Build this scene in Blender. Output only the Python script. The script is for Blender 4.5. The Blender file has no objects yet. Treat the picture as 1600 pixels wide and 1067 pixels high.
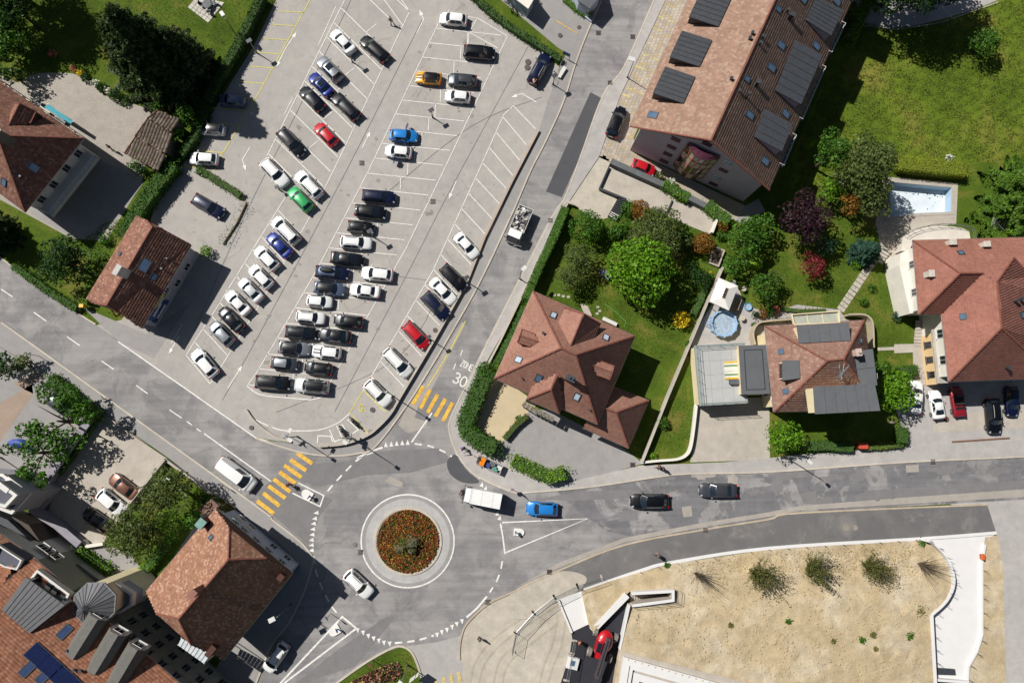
import bpy, bmesh, math, random
import numpy as np
from mathutils import Vector, Matrix, Euler
from mathutils.geometry import tessellate_polygon

random.seed(7)
rng = np.random.default_rng(7)
S = bpy.context.scene
COL = S.collection
PI = math.pi

F, HC, CX, CY = 1120.0, 97.0, 800.0, 533.5          # focal length in photo pixels, flying height in metres
NADIR = (765.0, 665.0)
_dn = Vector(((NADIR[0]-CX)/F, -(NADIR[1]-CY)/F, -1)).normalized()
ROT = _dn.rotation_difference(Vector((0, 0, -1))).to_matrix()
CAM = Vector((0, 0, HC))
cam_d = bpy.data.cameras.new('camera'); cam = bpy.data.objects.new('camera', cam_d); COL.objects.link(cam)
cam.matrix_world = Matrix.Translation(CAM) @ ROT.to_4x4()
cam_d.sensor_width = 36; cam_d.lens = 36*F/1600; cam_d.clip_end = 3000; cam_d.clip_start = 1
S.camera = cam

def ray(px, py):
    return (ROT @ Vector(((px-CX)/F, -(py-CY)/F, -1)))
def at(px, py, z=0.0):
    d = ray(px, py); t = (z-HC)/d.z
    return CAM + d*t
def hit(px, py, p0, n):
    d = ray(px, py); t = (p0-CAM).dot(n)/d.dot(n)
    return CAM + d*t
def P(pts, z=0.0): return [at(x, y, z) for x, y in pts]
def px_per_m(px, py, z=0): return 1.0/((at(px+1, py, z)-at(px, py, z)).length)

SUN_EL = math.radians(47)
_sd = at(765+84.3, 665+53.8)-at(765, 665); _sd.z = 0; _sd.normalize()      # where shadows point on the ground
SUN_DIR = Vector((_sd.x*math.cos(SUN_EL), _sd.y*math.cos(SUN_EL), -math.sin(SUN_EL)))
sun_d = bpy.data.lights.new('sun', 'SUN'); sun = bpy.data.objects.new('sun', sun_d); COL.objects.link(sun)
sun_d.energy = 4.9; sun_d.angle = math.radians(0.53); sun_d.color = (1, .965, .91)
sun.rotation_euler = SUN_DIR.to_track_quat('-Z', 'Y').to_euler(); sun.location = (0, 0, 150)
W = bpy.data.worlds.new('World'); S.world = W; W.use_nodes = True
nt = W.node_tree
sky = nt.nodes.new('ShaderNodeTexSky'); sky.sky_type = 'NISHITA'; sky.sun_disc = False
sky.sun_elevation = SUN_EL; sky.sun_rotation = math.atan2(-_sd.x, -_sd.y)
bg = nt.nodes['Background']; bg.inputs['Strength'].default_value = 0.036
nt.links.new(sky.outputs[0], bg.inputs[0])
S.view_settings.view_transform = 'Standard'; S.view_settings.look = 'None'
S.view_settings.exposure = 0.24; S.view_settings.gamma = 1.0; S.view_settings.use_curve_mapping = False
try: S.cycles.max_bounces = 5; S.cycles.transparent_max_bounces = 6
except Exception: pass

MATS = {}
def hexc(c):
    if isinstance(c, str):
        c = c.lstrip('#'); v = [int(c[i:i+2], 16)/255 for i in (0, 2, 4)]
        return tuple((x/12.92 if x <= .04045 else ((x+.055)/1.055)**2.4) for x in v)
    return tuple(c)
def newmat(name):
    m = bpy.data.materials.new(name); m.use_nodes = True
    n = m.node_tree; b = n.nodes['Principled BSDF']
    return m, n, b
def N(n, typ, **kw):
    x = n.nodes.new(typ)
    for k, v in kw.items(): setattr(x, k, v)
    return x
def coords(n, world):
    if world: return N(n, 'ShaderNodeNewGeometry').outputs['Position']
    return N(n, 'ShaderNodeTexCoord').outputs['Object']
def noise(n, co, scale, detail=5, rough=.6, dist=0):
    x = N(n, 'ShaderNodeTexNoise'); x.inputs['Scale'].default_value = scale; x.inputs['Detail'].default_value = detail
    x.inputs['Roughness'].default_value = rough; x.inputs['Distortion'].default_value = dist
    n.links.new(co, x.inputs['Vector']); return x.outputs['Fac']
def ramp(n, fac, stops, interp='LINEAR'):
    r = N(n, 'ShaderNodeValToRGB'); r.color_ramp.interpolation = interp
    els = r.color_ramp.elements
    while len(els) < len(stops): els.new(.5)
    for e, (p, c) in zip(els, stops):
        e.position = p; e.color = (*c, 1) if len(c) == 3 else c
    n.links.new(fac, r.inputs[0]); return r.outputs[0]
def mixc(n, a, b, fac, mode='MIX'):
    x = N(n, 'ShaderNodeMix', data_type='RGBA', blend_type=mode)
    for s, v in ((x.inputs[6], a), (x.inputs[7], b), (x.inputs[0], fac)):
        if isinstance(v, (tuple, list)): s.default_value = (*v, 1) if len(v) == 3 else v
        elif isinstance(v, (int, float)): s.default_value = v
        else: n.links.new(v, s)
    return x.outputs[2]
def gray(v): return (v, v, v)
def bump(n, b, h, strength, dist=.05):
    x = N(n, 'ShaderNodeBump'); x.inputs['Strength'].default_value = strength; x.inputs['Distance'].default_value = dist
    n.links.new(h, x.inputs['Height']); n.links.new(x.outputs[0], b.inputs['Normal'])

def plain(name, col, rough=.6, var=.12, scale=2.0, metal=0.0, coat=0.0, spec=.5, world=False, fine=0.0, bmp=0.0):
    if name in MATS: return MATS[name]
    m, n, b = newmat(name); col = hexc(col)
    b.inputs['Roughness'].default_value = rough; b.inputs['Metallic'].default_value = metal
    b.inputs['Coat Weight'].default_value = coat; b.inputs['Coat Roughness'].default_value = .05
    b.inputs['Specular IOR Level'].default_value = spec
    if var > 0:
        co = coords(n, world)
        f = noise(n, co, scale, 7, .65)
        c = mixc(n, col, ramp(n, f, [(.28, gray(1-var*1.6)), (.72, gray(1+var*.9))]), 1.0, 'MULTIPLY')
        if fine:
            g = noise(n, co, scale*14, 3, .7)
            c = mixc(n, c, ramp(n, g, [(.3, gray(1-fine)), (.7, gray(1+fine*.8))]), 1.0, 'MULTIPLY')
            if bmp: bump(n, b, g, bmp)
        n.links.new(c, b.inputs['Base Color'])
    else: b.inputs['Base Color'].default_value = (*col, 1)
    MATS[name] = m; return m

def ground(name, col, big=.18, mid=.14, fine=.12, crack=0.0, stain=0.0, rough=.92, cscale=.22, light=0.0, bmp=.25, tint=None, tintamt=.5, streak=0, tsharp=.23):
    """worn ground: large blotches, medium mottling, grain, optional cracks, dark stains, pale dust"""
    if name in MATS: return MATS[name]
    m, n, b = newmat(name); col = hexc(col); co = coords(n, True)
    b.inputs['Roughness'].default_value = rough; b.inputs['Specular IOR Level'].default_value = .25
    c = mixc(n, col, ramp(n, noise(n, co, .07, 6, .6), [(.3, gray(1-big)), (.7, gray(1+big))]), 1.0, 'MULTIPLY')
    if tint: c = mixc(n, c, hexc(tint), ramp(n, noise(n, co, .21, 7, .65, .6), [(.45, gray(0)), (.45+tsharp, gray(tintamt))]))
    c = mixc(n, c, ramp(n, noise(n, co, .7, 8, .68), [(.28, gray(1-mid)), (.72, gray(1+mid))]), 1.0, 'MULTIPLY')
    g = noise(n, co, 9, 4, .75)
    c = mixc(n, c, ramp(n, g, [(.3, gray(1-fine)), (.7, gray(1+fine))]), 1.0, 'MULTIPLY')
    if streak:
        mp = N(n, 'ShaderNodeMapping'); n.links.new(co, mp.inputs[0]); mp.inputs['Rotation'].default_value = (0, 0, math.radians(streak)); mp.inputs['Scale'].default_value = (.06, 1.1, 1)
        c = mixc(n, c, ramp(n, noise(n, mp.outputs[0], 1.0, 5, .6), [(.35, gray(.86)), (.65, gray(1.1))]), 1.0, 'MULTIPLY')
    if stain:
        c = mixc(n, c, gray(.45), ramp(n, noise(n, co, 1.3, 3, .5), [(.64, gray(0)), (.74, gray(stain))]), 'MULTIPLY')
    if light:
        c = mixc(n, c, (.50, .46, .41), ramp(n, noise(n, co, .16, 9, .72, 1.0), [(.55, gray(0)), (.75, gray(light))]))
    if crack:
        v = N(n, 'ShaderNodeTexVoronoi', feature='DISTANCE_TO_EDGE'); v.inputs['Scale'].default_value = cscale
        nz = N(n, 'ShaderNodeTexNoise'); nz.inputs['Scale'].default_value = .5; nz.inputs['Detail'].default_value = 6; n.links.new(co, nz.inputs['Vector'])
        ad = N(n, 'ShaderNodeVectorMath', operation='MULTIPLY_ADD'); ad.inputs[1].default_value = (2.6, 2.6, 0)
        n.links.new(nz.outputs['Color'], ad.inputs[0]); n.links.new(co, ad.inputs[2])
        n.links.new(ad.outputs[0], v.inputs['Vector'])
        msk = ramp(n, v.outputs['Distance'], [(.0, gray(crack)), (.012, gray(0))])
        brk = ramp(n, noise(n, co, .12, 3), [(.45, gray(0)), (.6, gray(1))])
        c = mixc(n, c, gray(.5), mixc(n, msk, brk, 1.0, 'MULTIPLY'), 'MULTIPLY')
    n.links.new(c, b.inputs['Base Color'])
    if bmp: bump(n, b, g, bmp, .02)
    MATS[name] = m; return m

def grassmat(name, a, b2, c3, scale=.35, fine=7, aniso=None, bmp=.6):
    if name in MATS: return MATS[name]
    m, n, b = newmat(name); co = coords(n, True); b.inputs['Roughness'].default_value = .9; b.inputs['Specular IOR Level'].default_value = .1
    src = co
    if aniso is not None:
        mp = N(n, 'ShaderNodeMapping'); n.links.new(co, mp.inputs[0]); mp.inputs['Rotation'].default_value = (0, 0, aniso); mp.inputs['Scale'].default_value = (1, 3.2, 1); src = mp.outputs[0]
    f1 = noise(n, co, scale, 7, .62, .5); f2 = noise(n, src, fine*.5, 6, .75, .6); f3 = noise(n, co, fine*2.2, 3, .7)
    c = ramp(n, f1, [(.33, hexc(a)), (.52, hexc(b2)), (.7, hexc(c3))])
    c = mixc(n, c, ramp(n, f2, [(.28, gray(.62)), (.72, gray(1.35))]), 1.0, 'MULTIPLY')
    c = mixc(n, c, ramp(n, f3, [(.3, gray(.75)), (.7, gray(1.22))]), 1.0, 'MULTIPLY')
    n.links.new(c, b.inputs['Base Color']); bump(n, b, f2, bmp, .12)
    MATS[name] = m; return m

def islandmat(name, cols, rough=.85, spot=None, leaf=False, grime=.25, gscale=.5, spec=.3):
    """colour picked per separate piece (tile, leaf, petal) plus some weathering"""
    if name in MATS: return MATS[name]
    m, n, b = newmat(name); co = coords(n, True)
    geo = N(n, 'ShaderNodeNewGeometry')
    k = len(cols)
    c = ramp(n, geo.outputs['Random Per Island'], [((i+.5)/k, hexc(x)) for i, x in enumerate(cols)], 'LINEAR' if leaf else 'CONSTANT')
    if grime: c = mixc(n, c, ramp(n, noise(n, co, gscale, 7, .65), [(.3, gray(1-grime)), (.7, gray(1+grime*.7))]), 1.0, 'MULTIPLY')
    if spot: c = mixc(n, c, hexc(spot[0]), ramp(n, noise(n, co, spot[1], 3, .6), [(spot[2], gray(0)), (spot[2]+.05, gray(spot[3]))]))
    n.links.new(c, b.inputs['Base Color']); b.inputs['Roughness'].default_value = rough; b.inputs['Specular IOR Level'].default_value = spec
    if leaf:
        c = mixc(n, c, mixc(n, c, (1.45, 1.15, .7), 1.0, 'MULTIPLY'), ramp(n, noise(n, co, .55, 4, .6), [(.48, gray(0)), (.66, gray(.8))])); c = mixc(n, c, mixc(n, c, (.7, .85, .8), 1.0, 'MULTIPLY'), ramp(n, noise(n, co, 1.6, 4, .6, .5), [(.5, gray(0)), (.62, gray(.9))]))
        b.inputs['Roughness'].default_value = .55; b.inputs['Specular IOR Level'].default_value = .25
        tr = N(n, 'ShaderNodeBsdfTranslucent'); mx = N(n, 'ShaderNodeMixShader'); mx.inputs[0].default_value = .28
        c2 = mixc(n, c, (1.0, 1.15, .5), 1.0, 'MULTIPLY')
        n.links.new(c2, tr.inputs[0]); n.links.new(b.outputs[0], mx.inputs[1]); n.links.new(tr.outputs[0], mx.inputs[2])
        n.links.new(mx.outputs[0], n.nodes['Material Output'].inputs[0])
    MATS[name] = m; return m

def tag(o, label=None, cat=None, group=None, kind=None):
    if label: o['label'] = label
    if cat: o['category'] = cat
    if group: o['group'] = group
    if kind: o['kind'] = kind
    return o
def thing(name, label, cat, loc=(0, 0, 0), rotz=0.0, group=None):
    o = bpy.data.objects.new(name, None); COL.objects.link(o); o.empty_display_size = .2
    o.location = loc; o.rotation_euler = (0, 0, rotz)
    return tag(o, label, cat, group)
def link(name, me, m=None, parent=None, loc=None):
    o = bpy.data.objects.new(name, me); COL.objects.link(o)
    if m is not None and len(me.materials) == 0: me.materials.append(m)
    if parent is not None: o.parent = parent
    if loc is not None: o.location = loc
    return o
class MB:
    """collects polygons (world or local coordinates) and links them as ONE mesh object"""
    def __init__(s): s.v = []; s.f = []; s.sm = False
    def poly(s, pts):
        i = len(s.v); s.v += [tuple(p) for p in pts]; s.f.append(tuple(range(i, i+len(pts)))); return s
    def tris(s, pts, tr):
        i = len(s.v); s.v += [tuple(p) for p in pts]; s.f += [tuple(i+k for k in t) for t in tr]; return s
    def flat(s, pts, holes=()):
        rings = [[Vector((p[0], p[1], 0)) for p in pts]]+[[Vector((p[0], p[1], 0)) for p in h] for h in holes]
        allp = list(pts)+[p for h in holes for p in h]
        tr = tessellate_polygon(rings); i = len(s.v); s.v += [tuple(p) for p in allp]
        for t in tr:
            a, b, c = (Vector(allp[k][:2]) for k in t)
            if (b-a).cross(c-a) < 0: t = (t[0], t[2], t[1])
            s.f.append(tuple(i+k for k in t))
        return s
    def prism(s, pts, z0, z1, top=True, bottom=False):
        """vertical walls round a ground outline, plus its top"""
        n = len(pts); ar = sum(pts[i][0]*pts[(i+1) % n][1]-pts[(i+1) % n][0]*pts[i][1] for i in range(n))
        if ar < 0: pts = pts[::-1]
        for i in range(n):
            a, b = pts[i], pts[(i+1) % n]
            s.poly([(a[0], a[1], z0), (b[0], b[1], z0), (b[0], b[1], z1), (a[0], a[1], z1)])
        if top: s.flat([(p[0], p[1], z1) for p in pts])
        return s
    def box(s, c, x, y, z, sx, sy, sz, skip_bottom=False):
        """box centred at c with unit axes x, y, z"""
        c = Vector(c); x = Vector(x)*sx/2; y = Vector(y)*sy/2; z = Vector(z)*sz/2
        q = [c-x-y-z, c+x-y-z, c+x+y-z, c-x+y-z, c-x-y+z, c+x-y+z, c+x+y+z, c-x+y+z]
        i = len(s.v); s.v += [tuple(p) for p in q]
        fs = [(4, 5, 6, 7), (0, 1, 5, 4), (1, 2, 6, 5), (2, 3, 7, 6), (3, 0, 4, 7)]
        if not skip_bottom: fs.append((3, 2, 1, 0))
        s.f += [tuple(i+k for k in t) for t in fs]; return s
    def abox(s, c, sx, sy, sz): return s.box(c, (1, 0, 0), (0, 1, 0), (0, 0, 1), sx, sy, sz)
    def tube(s, pts, r, n=6, cap=True):
        pts = [Vector(p) for p in pts]; rs = r if isinstance(r, (list, tuple)) else [r]*len(pts)
        base = len(s.v); up = None
        for k, p in enumerate(pts):
            d = (pts[min(k+1, len(pts)-1)]-pts[max(k-1, 0)]).normalized()
            if up is None or abs(up.dot(d)) > .95: up = Vector((0, 0, 1)) if abs(d.z) < .9 else Vector((1, 0, 0))
            a = d.cross(up).normalized(); b = a.cross(d).normalized(); up = b
            for j in range(n):
                t = 2*PI*j/n; s.v.append(tuple(p+(a*math.cos(t)+b*math.sin(t))*rs[k]))
        for k in range(len(pts)-1):
            for j in range(n):
                a0 = base+k*n+j; a1 = base+k*n+(j+1) % n
                s.f.append((a0, a1, a1+n, a0+n))
        if cap:
            s.f.append(tuple(base+j for j in range(n))[::-1]); e = base+(len(pts)-1)*n; s.f.append(tuple(e+j for j in range(n)))
        return s
    def lathe(s, c, prof, n=16):
        c = Vector(c); base = len(s.v)
        for r, z in prof:
            for j in range(n):
                t = 2*PI*j/n; s.v.append((c.x+r*math.cos(t), c.y+r*math.sin(t), c.z+z))
        for k in range(len(prof)-1):
            for j in range(n):
                a0 = base+k*n+j; a1 = base+k*n+(j+1) % n; s.f.append((a0, a1, a1+n, a0+n))
        e = base+(len(prof)-1)*n; s.f.append(tuple(e+j for j in range(n)))
        return s
    def blob(s, c, rx, ry, rz, nu=10, nv=7, jit=.0):
        c = Vector(c); base = len(s.v)
        for k in range(nv+1):
            ph = -PI/2+PI*k/nv
            for j in range(nu):
                t = 2*PI*j/nu; q = 1+random.uniform(-jit, jit)
                s.v.append((c.x+rx*q*math.cos(ph)*math.cos(t), c.y+ry*q*math.cos(ph)*math.sin(t), c.z+rz*q*math.sin(ph)))
        for k in range(nv):
            for j in range(nu):
                a0 = base+k*nu+j; a1 = base+k*nu+(j+1) % nu; s.f.append((a0, a1, a1+nu, a0+nu))
        return s
    def strip(s, pts, w, z, closed=False):
        """flat painted band of width w along a ground polyline"""
        pts = [Vector((p[0], p[1], 0)) for p in pts]; n = len(pts); L = []; R = []
        for k in range(n):
            a = pts[(k-1) % n] if (closed or k > 0) else pts[k]; b = pts[(k+1) % n] if (closed or k < n-1) else pts[k]
            d1 = (pts[k]-a); d2 = (b-pts[k])
            if d1.length < 1e-6: d1 = d2
            if d2.length < 1e-6: d2 = d1
            d1 = d1.normalized(); d2 = d2.normalized(); t = (d1+d2)
            t = t.normalized() if t.length > 1e-3 else d1
            q = Vector((-t.y, t.x, 0)); c = max(.5, q.dot(Vector((-d2.y, d2.x, 0))))
            L.append(pts[k]+q*w/2/c); R.append(pts[k]-q*w/2/c)
        for k in range(n if closed else n-1):
            j = (k+1) % n
            s.poly([(R[k].x, R[k].y, z), (R[j].x, R[j].y, z), (L[j].x, L[j].y, z), (L[k].x, L[k].y, z)])
        return s
    def wallstrip(s, pts, w, z0, z1, closed=False):
        """a low wall or kerb of width w along a ground polyline"""
        pts = [Vector((p[0], p[1], 0)) for p in pts]; t = MB().strip(pts, w, 0, closed)
        for f in t.f:
            a, b, c, d = (Vector(t.v[i]) for i in f)
            s.poly([(p.x, p.y, z1) for p in (a, b, c, d)])
            s.poly([(a.x, a.y, z0), (b.x, b.y, z0), (b.x, b.y, z1), (a.x, a.y, z1)])
            s.poly([(c.x, c.y, z0), (d.x, d.y, z0), (d.x, d.y, z1), (c.x, c.y, z1)])
        if not closed and t.f:
            a, d = (Vector(t.v[t.f[0][i]]) for i in (0, 3)); b, c = (Vector(t.v[t.f[-1][i]]) for i in (1, 2))
            s.poly([(d.x, d.y, z0), (a.x, a.y, z0), (a.x, a.y, z1), (d.x, d.y, z1)])
            s.poly([(b.x, b.y, z0), (c.x, c.y, z0), (c.x, c.y, z1), (b.x, b.y, z1)])
        return s
    def mesh(s, name, m=None, origin=None, smooth=False):
        o = Vector(origin) if origin is not None else Vector((0, 0, 0))
        me = bpy.data.meshes.new(name)
        me.from_pydata([(v[0]-o.x, v[1]-o.y, v[2]-o.z) for v in s.v], [], s.f)
        if smooth: me.polygons.foreach_set('use_smooth', [True]*len(me.polygons))
        if m is not None: me.materials.append(m)
        me.update(); return me
    def build(s, name, m, parent=None, smooth=False, kind=None, label=None, cat=None, group=None):
        if not s.v: return None
        if parent is not None:
            r = parent; off = Vector((0, 0, 0))
            while r is not None: off += r.location; r = r.parent
            o = link(name, s.mesh(name, m, off, smooth), None, parent)
        else:
            v = np.array(s.v); org = Vector((float(v[:, 0].mean()), float(v[:, 1].mean()), float(v[:, 2].min())))
            if kind == 'structure': org = Vector((0, 0, 0))
            o = link(name, s.mesh(name, m, org, smooth)); o.location = org
        return tag(o, label, cat, group, kind)

def np_mesh(name, verts, quads, m=None):
    me = bpy.data.meshes.new(name); nq = len(quads); k = quads.shape[1]
    me.vertices.add(len(verts)); me.vertices.foreach_set('co', np.ascontiguousarray(verts, dtype=np.float32).ravel())
    me.loops.add(nq*k); me.loops.foreach_set('vertex_index', np.ascontiguousarray(quads, dtype=np.int32).ravel())
    me.polygons.add(nq); me.polygons.foreach_set('loop_start', np.arange(0, nq*k, k, dtype=np.int32))
    me.update(calc_edges=True); me.validate()
    if m is not None: me.materials.append(m)
    return me
def copy_tree(o, parent=None):
    c = o.copy(); COL.objects.link(c)
    if parent is not None: c.parent = parent
    for ch in list(o.children): copy_tree(ch, c)
    return c
def smooth_line(pts, n=6, closed=False):
    out = []; m = len(pts)
    for i in range(m if closed else m-1):
        g = lambda k: pts[k % m] if closed else pts[max(0, min(m-1, k))]
        p0, p1, p2, p3 = g(i-1), g(i), g(i+1), g(i+2)
        for j in range(n):
            t = j/n
            out.append(tuple(.5*((2*p1[d])+(-p0[d]+p2[d])*t+(2*p0[d]-5*p1[d]+4*p2[d]-p3[d])*t*t+(-p0[d]+3*p1[d]-3*p2[d]+p3[d])*t**3) for d in range(2)))
    if not closed: out.append(tuple(pts[-1]))
    return out
def inside(poly, x, y):
    """vectorised point in polygon (numpy arrays)"""
    r = np.zeros(len(x), bool); n = len(poly)
    for i in range(n):
        x1, y1 = poly[i][0], poly[i][1]; x2, y2 = poly[(i+1) % n][0], poly[(i+1) % n][1]
        c = ((y1 > y) != (y2 > y))
        with np.errstate(divide='ignore', invalid='ignore'):
            r ^= c & (x < (x2-x1)*(y-y1)/(y2-y1+1e-12)+x1)
    return r
def scatter(poly, n):
    a = np.array([(p[0], p[1]) for p in poly]); lo, hi = a.min(0), a.max(0)
    x = rng.uniform(lo[0], hi[0], n); y = rng.uniform(lo[1], hi[1], n); k = inside(poly, x, y)
    return x[k], y[k]
STR = 'structure'
M_road = ground('road_asphalt', '#8d8a88', big=.10, mid=.10, fine=.10, crack=.6, stain=.3, cscale=.2, tint='#757374', tintamt=.75, streak=35, tsharp=.12)
M_roadE = ground('road_asphalt_patched', '#8a8786', big=.14, mid=.16, fine=.10, crack=.7, stain=.35, cscale=.3, tint='#6b6a6c', tintamt=.9, streak=6, tsharp=.05)
M_lot = ground('lot_asphalt', '#9d9994', big=.08, mid=.11, fine=.09, crack=.5, stain=.4, cscale=.14, tint='#a9a298', tintamt=.5, light=.18)
M_walk = ground('pavement_asphalt', '#8f8c89', big=.08, mid=.10, fine=.09, stain=.18, crack=.25)
M_walkpale = ground('pavement_pale', '#a29e9a', big=.08, mid=.14, fine=.09, stain=.15, light=.3)
M_newasph = ground('new_asphalt', '#656363', big=.08, mid=.09, fine=.09, light=.32, tint='#7a7672', tintamt=.5)
M_dark = ground('dark_asphalt', '#4f4f52', big=.06, mid=.08, fine=.10)
M_black = ground('fresh_black_asphalt', '#2f2f35', big=.06, mid=.10, fine=.10, light=.02)
M_patch = ground('asphalt_patch', '#757373', big=.05, mid=.12, fine=.10)
M_patchpale = ground('asphalt_patch_pale', '#9b948c', big=.05, mid=.12, fine=.10)
M_kerb = ground('kerb_stone', '#b3aa9d', big=.08, mid=.15, fine=.1)
M_concrete = ground('concrete', '#a9a196', big=.08, mid=.14, fine=.08, stain=.3, light=.2)
M_white_conc = ground('white_concrete', '#cfcdcb', big=.03, mid=.04, fine=.03, bmp=.1)
M_gravel = ground('gravel', '#9a938a', big=.08, mid=.14, fine=.42, bmp=1.0, light=.1)
M_sandgravel = ground('sandy_gravel', '#b9a98b', big=.05, mid=.07, fine=.14, bmp=.5)
M_earth = ground('bare_earth', '#ab9a7b', big=.12, mid=.22, fine=.26, stain=.25, bmp=1.2, tint='#bdb19c', tintamt=.8)
M_dust = ground('dusty_ground', '#aea698', big=.12, mid=.2, fine=.14, bmp=.6, light=.35)
M_brownpave = ground('brown_paving', '#968476', big=.08, mid=.12, fine=.18)
M_lawn = grassmat('lawn', '#3f5117', '#4d601d', '#706a32', scale=.22)
M_meadow = grassmat('meadow_grass', '#4d601a', '#5f7022', '#7d7838', scale=.13, fine=5.0, aniso=.6)
M_white = plain('white_road_paint', '#d9d6d0', .7, .2, 3, world=True, fine=.08)
M_yellow = plain('yellow_road_paint', '#d8aa3c', .7, .28, 2.2, world=True, fine=.12)
M_yellowpale = plain('pale_yellow_paint', '#c9bd58', .7, .2, 3, world=True)

def sheet(name, pts, m, z, holes=(), smooth=0):
    if smooth: pts = smooth_line(pts, smooth, True)
    b = MB().flat(P(pts, z), [P(h, z) for h in holes]); return b.build(name, m, kind=STR)
def raised(name, pts, m, z):
    return MB().prism(P(pts, 0), -.05, z).build(name, m, kind=STR)
POOL = [(1389, 284.5), (1487, 293.5), (1486, 331), (1431, 333.5), (1393, 340)]
STAIR = [(984.7, 926), (1045.6, 922.7), (1045.6, 931.8), (984.7, 940)]
g = MB().flat([Vector(p) for p in ((-420, -400, 0), (420, -400, 0), (420, 400, 0), (-420, 400, 0))], [P(POOL), P(STAIR)])
g.build('ground', M_lawn, kind=STR)

sheet('meadow', [(1325, -200), (1900, -200), (1900, 266), (1500, 252), (1405, 246), (1330, 300), (1215, 300), (1290, 120), (1320, 40)], M_meadow, .004)
M_paver = ground('concrete_pavers', '#a0978a', big=.06, mid=.10, fine=.10, light=.15, tint='#a99672', tintamt=.45)
sheet('block_paving', [(1115, -150), (1150, -150), (1085, 0), (990, 215), (992, 240), (1040, 262), (1165, 322), (1150, 345), (1100, 322), (1040, 292), (954, 254), (936, 246), (967, 155), (1040, 0)], M_paver, .008)
pvg = MB(); ua = (at(984, 235)-at(1076, 0)).normalized(); va = Vector((-ua.y, ua.x, 0)); PQ = P([(1097, -50), (1073, 0), (986, 226), (1000, 246), (954, 252), (938, 243), (967, 157), (1040, 2), (1062, -50)]); A0 = at(1076, 0)
for i in range(-14, 62):
    for j in range(-26, 26):
        c = A0+ua*(i*.5+.25*(j % 2))+va*(j*.5)
        if inside(PQ, np.array([c.x]), np.array([c.y]))[0]: pvg.box((c.x, c.y, .018), ua, va, (0, 0, 1), .46, .46, .035, True)
pvg.build('paving_block', islandmat('paving_blocks', ['#a59c8e', '#9c9386', '#ada494', '#a89878', '#a1988a'], grime=.12), kind='stuff', label='pale concrete blocks paving the strip beside the apartment block', cat='paving')
for px, py in ((1043, 26), (1019, 85), (995, 138)): 
    for sg in (-1, 1): MB().strip([at(px, py)+va*(sg*.5)+ua*.5, at(px, py)+va*(sg*1.3)+ua*.5], .12, .045).build('bay_marking', M_yellowpale, kind=STR)
for px, py in ((1023, 45), (997, 105), (973, 148)): MB().strip([at(px, py)-va*1.1, at(px, py)+va*1.1], .12, .045).build('bay_marking', M_yellowpale, kind=STR)
sheet('gable_path', [(1040, 262), (1165, 322), (1185, 310), (1196, 330), (1160, 350), (1040, 292)], M_walk, .006)
sheet('gravel_court', smooth_line([(28, 130), (50, 117), (85, 114), (120, 117), (142, 130), (165, 150), (200, 160), (238, 173)], 4)+[(225, 262), (222, 287), (165, 377), (110, 372), (0, 312), (-120, 240), (-120, 60)], M_gravel, .008)
sheet('yard_asphalt', [(118, 222), (160, 252), (200, 270), (224, 286), (182, 345), (150, 372), (110, 370), (45, 331)], M_walk, .012)
sheet('small_car_park', [(262, 262), (300, 258), (352, 290), (392, 318), (350, 392), (318, 410), (235, 345)], M_lot, .008)
LOT = [(500, -150), (432, 0), (395, 75), (348, 150), (305, 225), (283, 262), (345, 285), (388, 320), (345, 395), (300, 380), (262, 400), (190, 500), (150, 508), (185, 533), (290, 606), (400, 683), (450, 692), (500, 698), (540, 695), (575, 682), (600, 661), (625, 622), (678, 534), (731, 440), (757, 372), (800, 285), (841, 206), (880, 110), (745, 0), (730, -150)]
sheet('car_park', LOT, M_lot, .012)
ROAD = [(-250, 225), (0, 402), (120, 488), (150, 508), (185, 534), (290, 607), (400, 684), (470, 706), (520, 712), (560, 708), (590, 696), (635, 634), (662, 592), (697, 534), (749, 442), (800, 334), (829, 267), (852, 222), (880, 160), (900, 97), (922, 41), (945, -10), (1010, -150), (1100, -150),
        (1022, 0), (975, 105), (942, 150), (907, 245), (882, 310), (862, 340), (800, 460), (762, 534), (725, 609), (704, 654), (702, 674), (712, 704), (728, 728), (750, 746), (800, 768), (825, 769), (925, 760), (1025, 745), (1075, 740), (1200, 737), (1412, 722), (1600, 713), (1850, 697),
        (1850, 765), (1600, 780), (1250, 801), (1200, 811), (1100, 827), (975, 851), (875, 890), (800, 925), (762, 943), (730, 973), (721, 993), (680, 1003), (627, 1010), (585, 1025), (525, 1067), (400, 1180), (270, 1180), (400, 1067), (425, 1007), (450, 975), (475, 925), (487, 887), (489, 872), (477, 854), (425, 811), (387, 780), (45, 534), (0, 503), (-250, 320)]
sheet('road', ROAD, M_road, .016)
sheet('east_road', [(868, 765), (925, 760), (1025, 745), (1075, 740), (1200, 737), (1412, 722), (1600, 713), (1850, 697), (1850, 765), (1600, 780), (1250, 801), (1200, 811), (1100, 827), (1010, 843), (950, 830), (905, 800)], M_roadE, .020)
raised('west_pavement', [(-250, 320), (0, 503), (45, 534), (387, 780), (425, 811), (477, 854), (489, 872), (487, 887), (475, 925), (450, 975), (425, 1007), (400, 1067), (330, 1180), (250, 1180), (352, 1020), (471, 884), (440, 850), (370, 795), (330, 768), (265, 716), (175, 653), (75, 588), (0, 541), (-250, 370)], M_walk, .10)
raised('car_park_pavement', [(400, 686), (470, 707), (520, 712.5), (560, 708), (587, 698), (635, 634), (662, 592), (697, 534), (749, 442), (800, 334), (829, 267), (852, 222), (880, 160), (900, 97), (922, 41), (945, -10), (1010, -150), (990, -150), (925, 0), (905, 45), (872, 110), (841, 206), (800, 285), (757, 372), (731, 440), (678, 534), (625, 622), (600, 661), (575, 682), (540, 695), (500, 698), (450, 692)], M_walk, .10)
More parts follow.
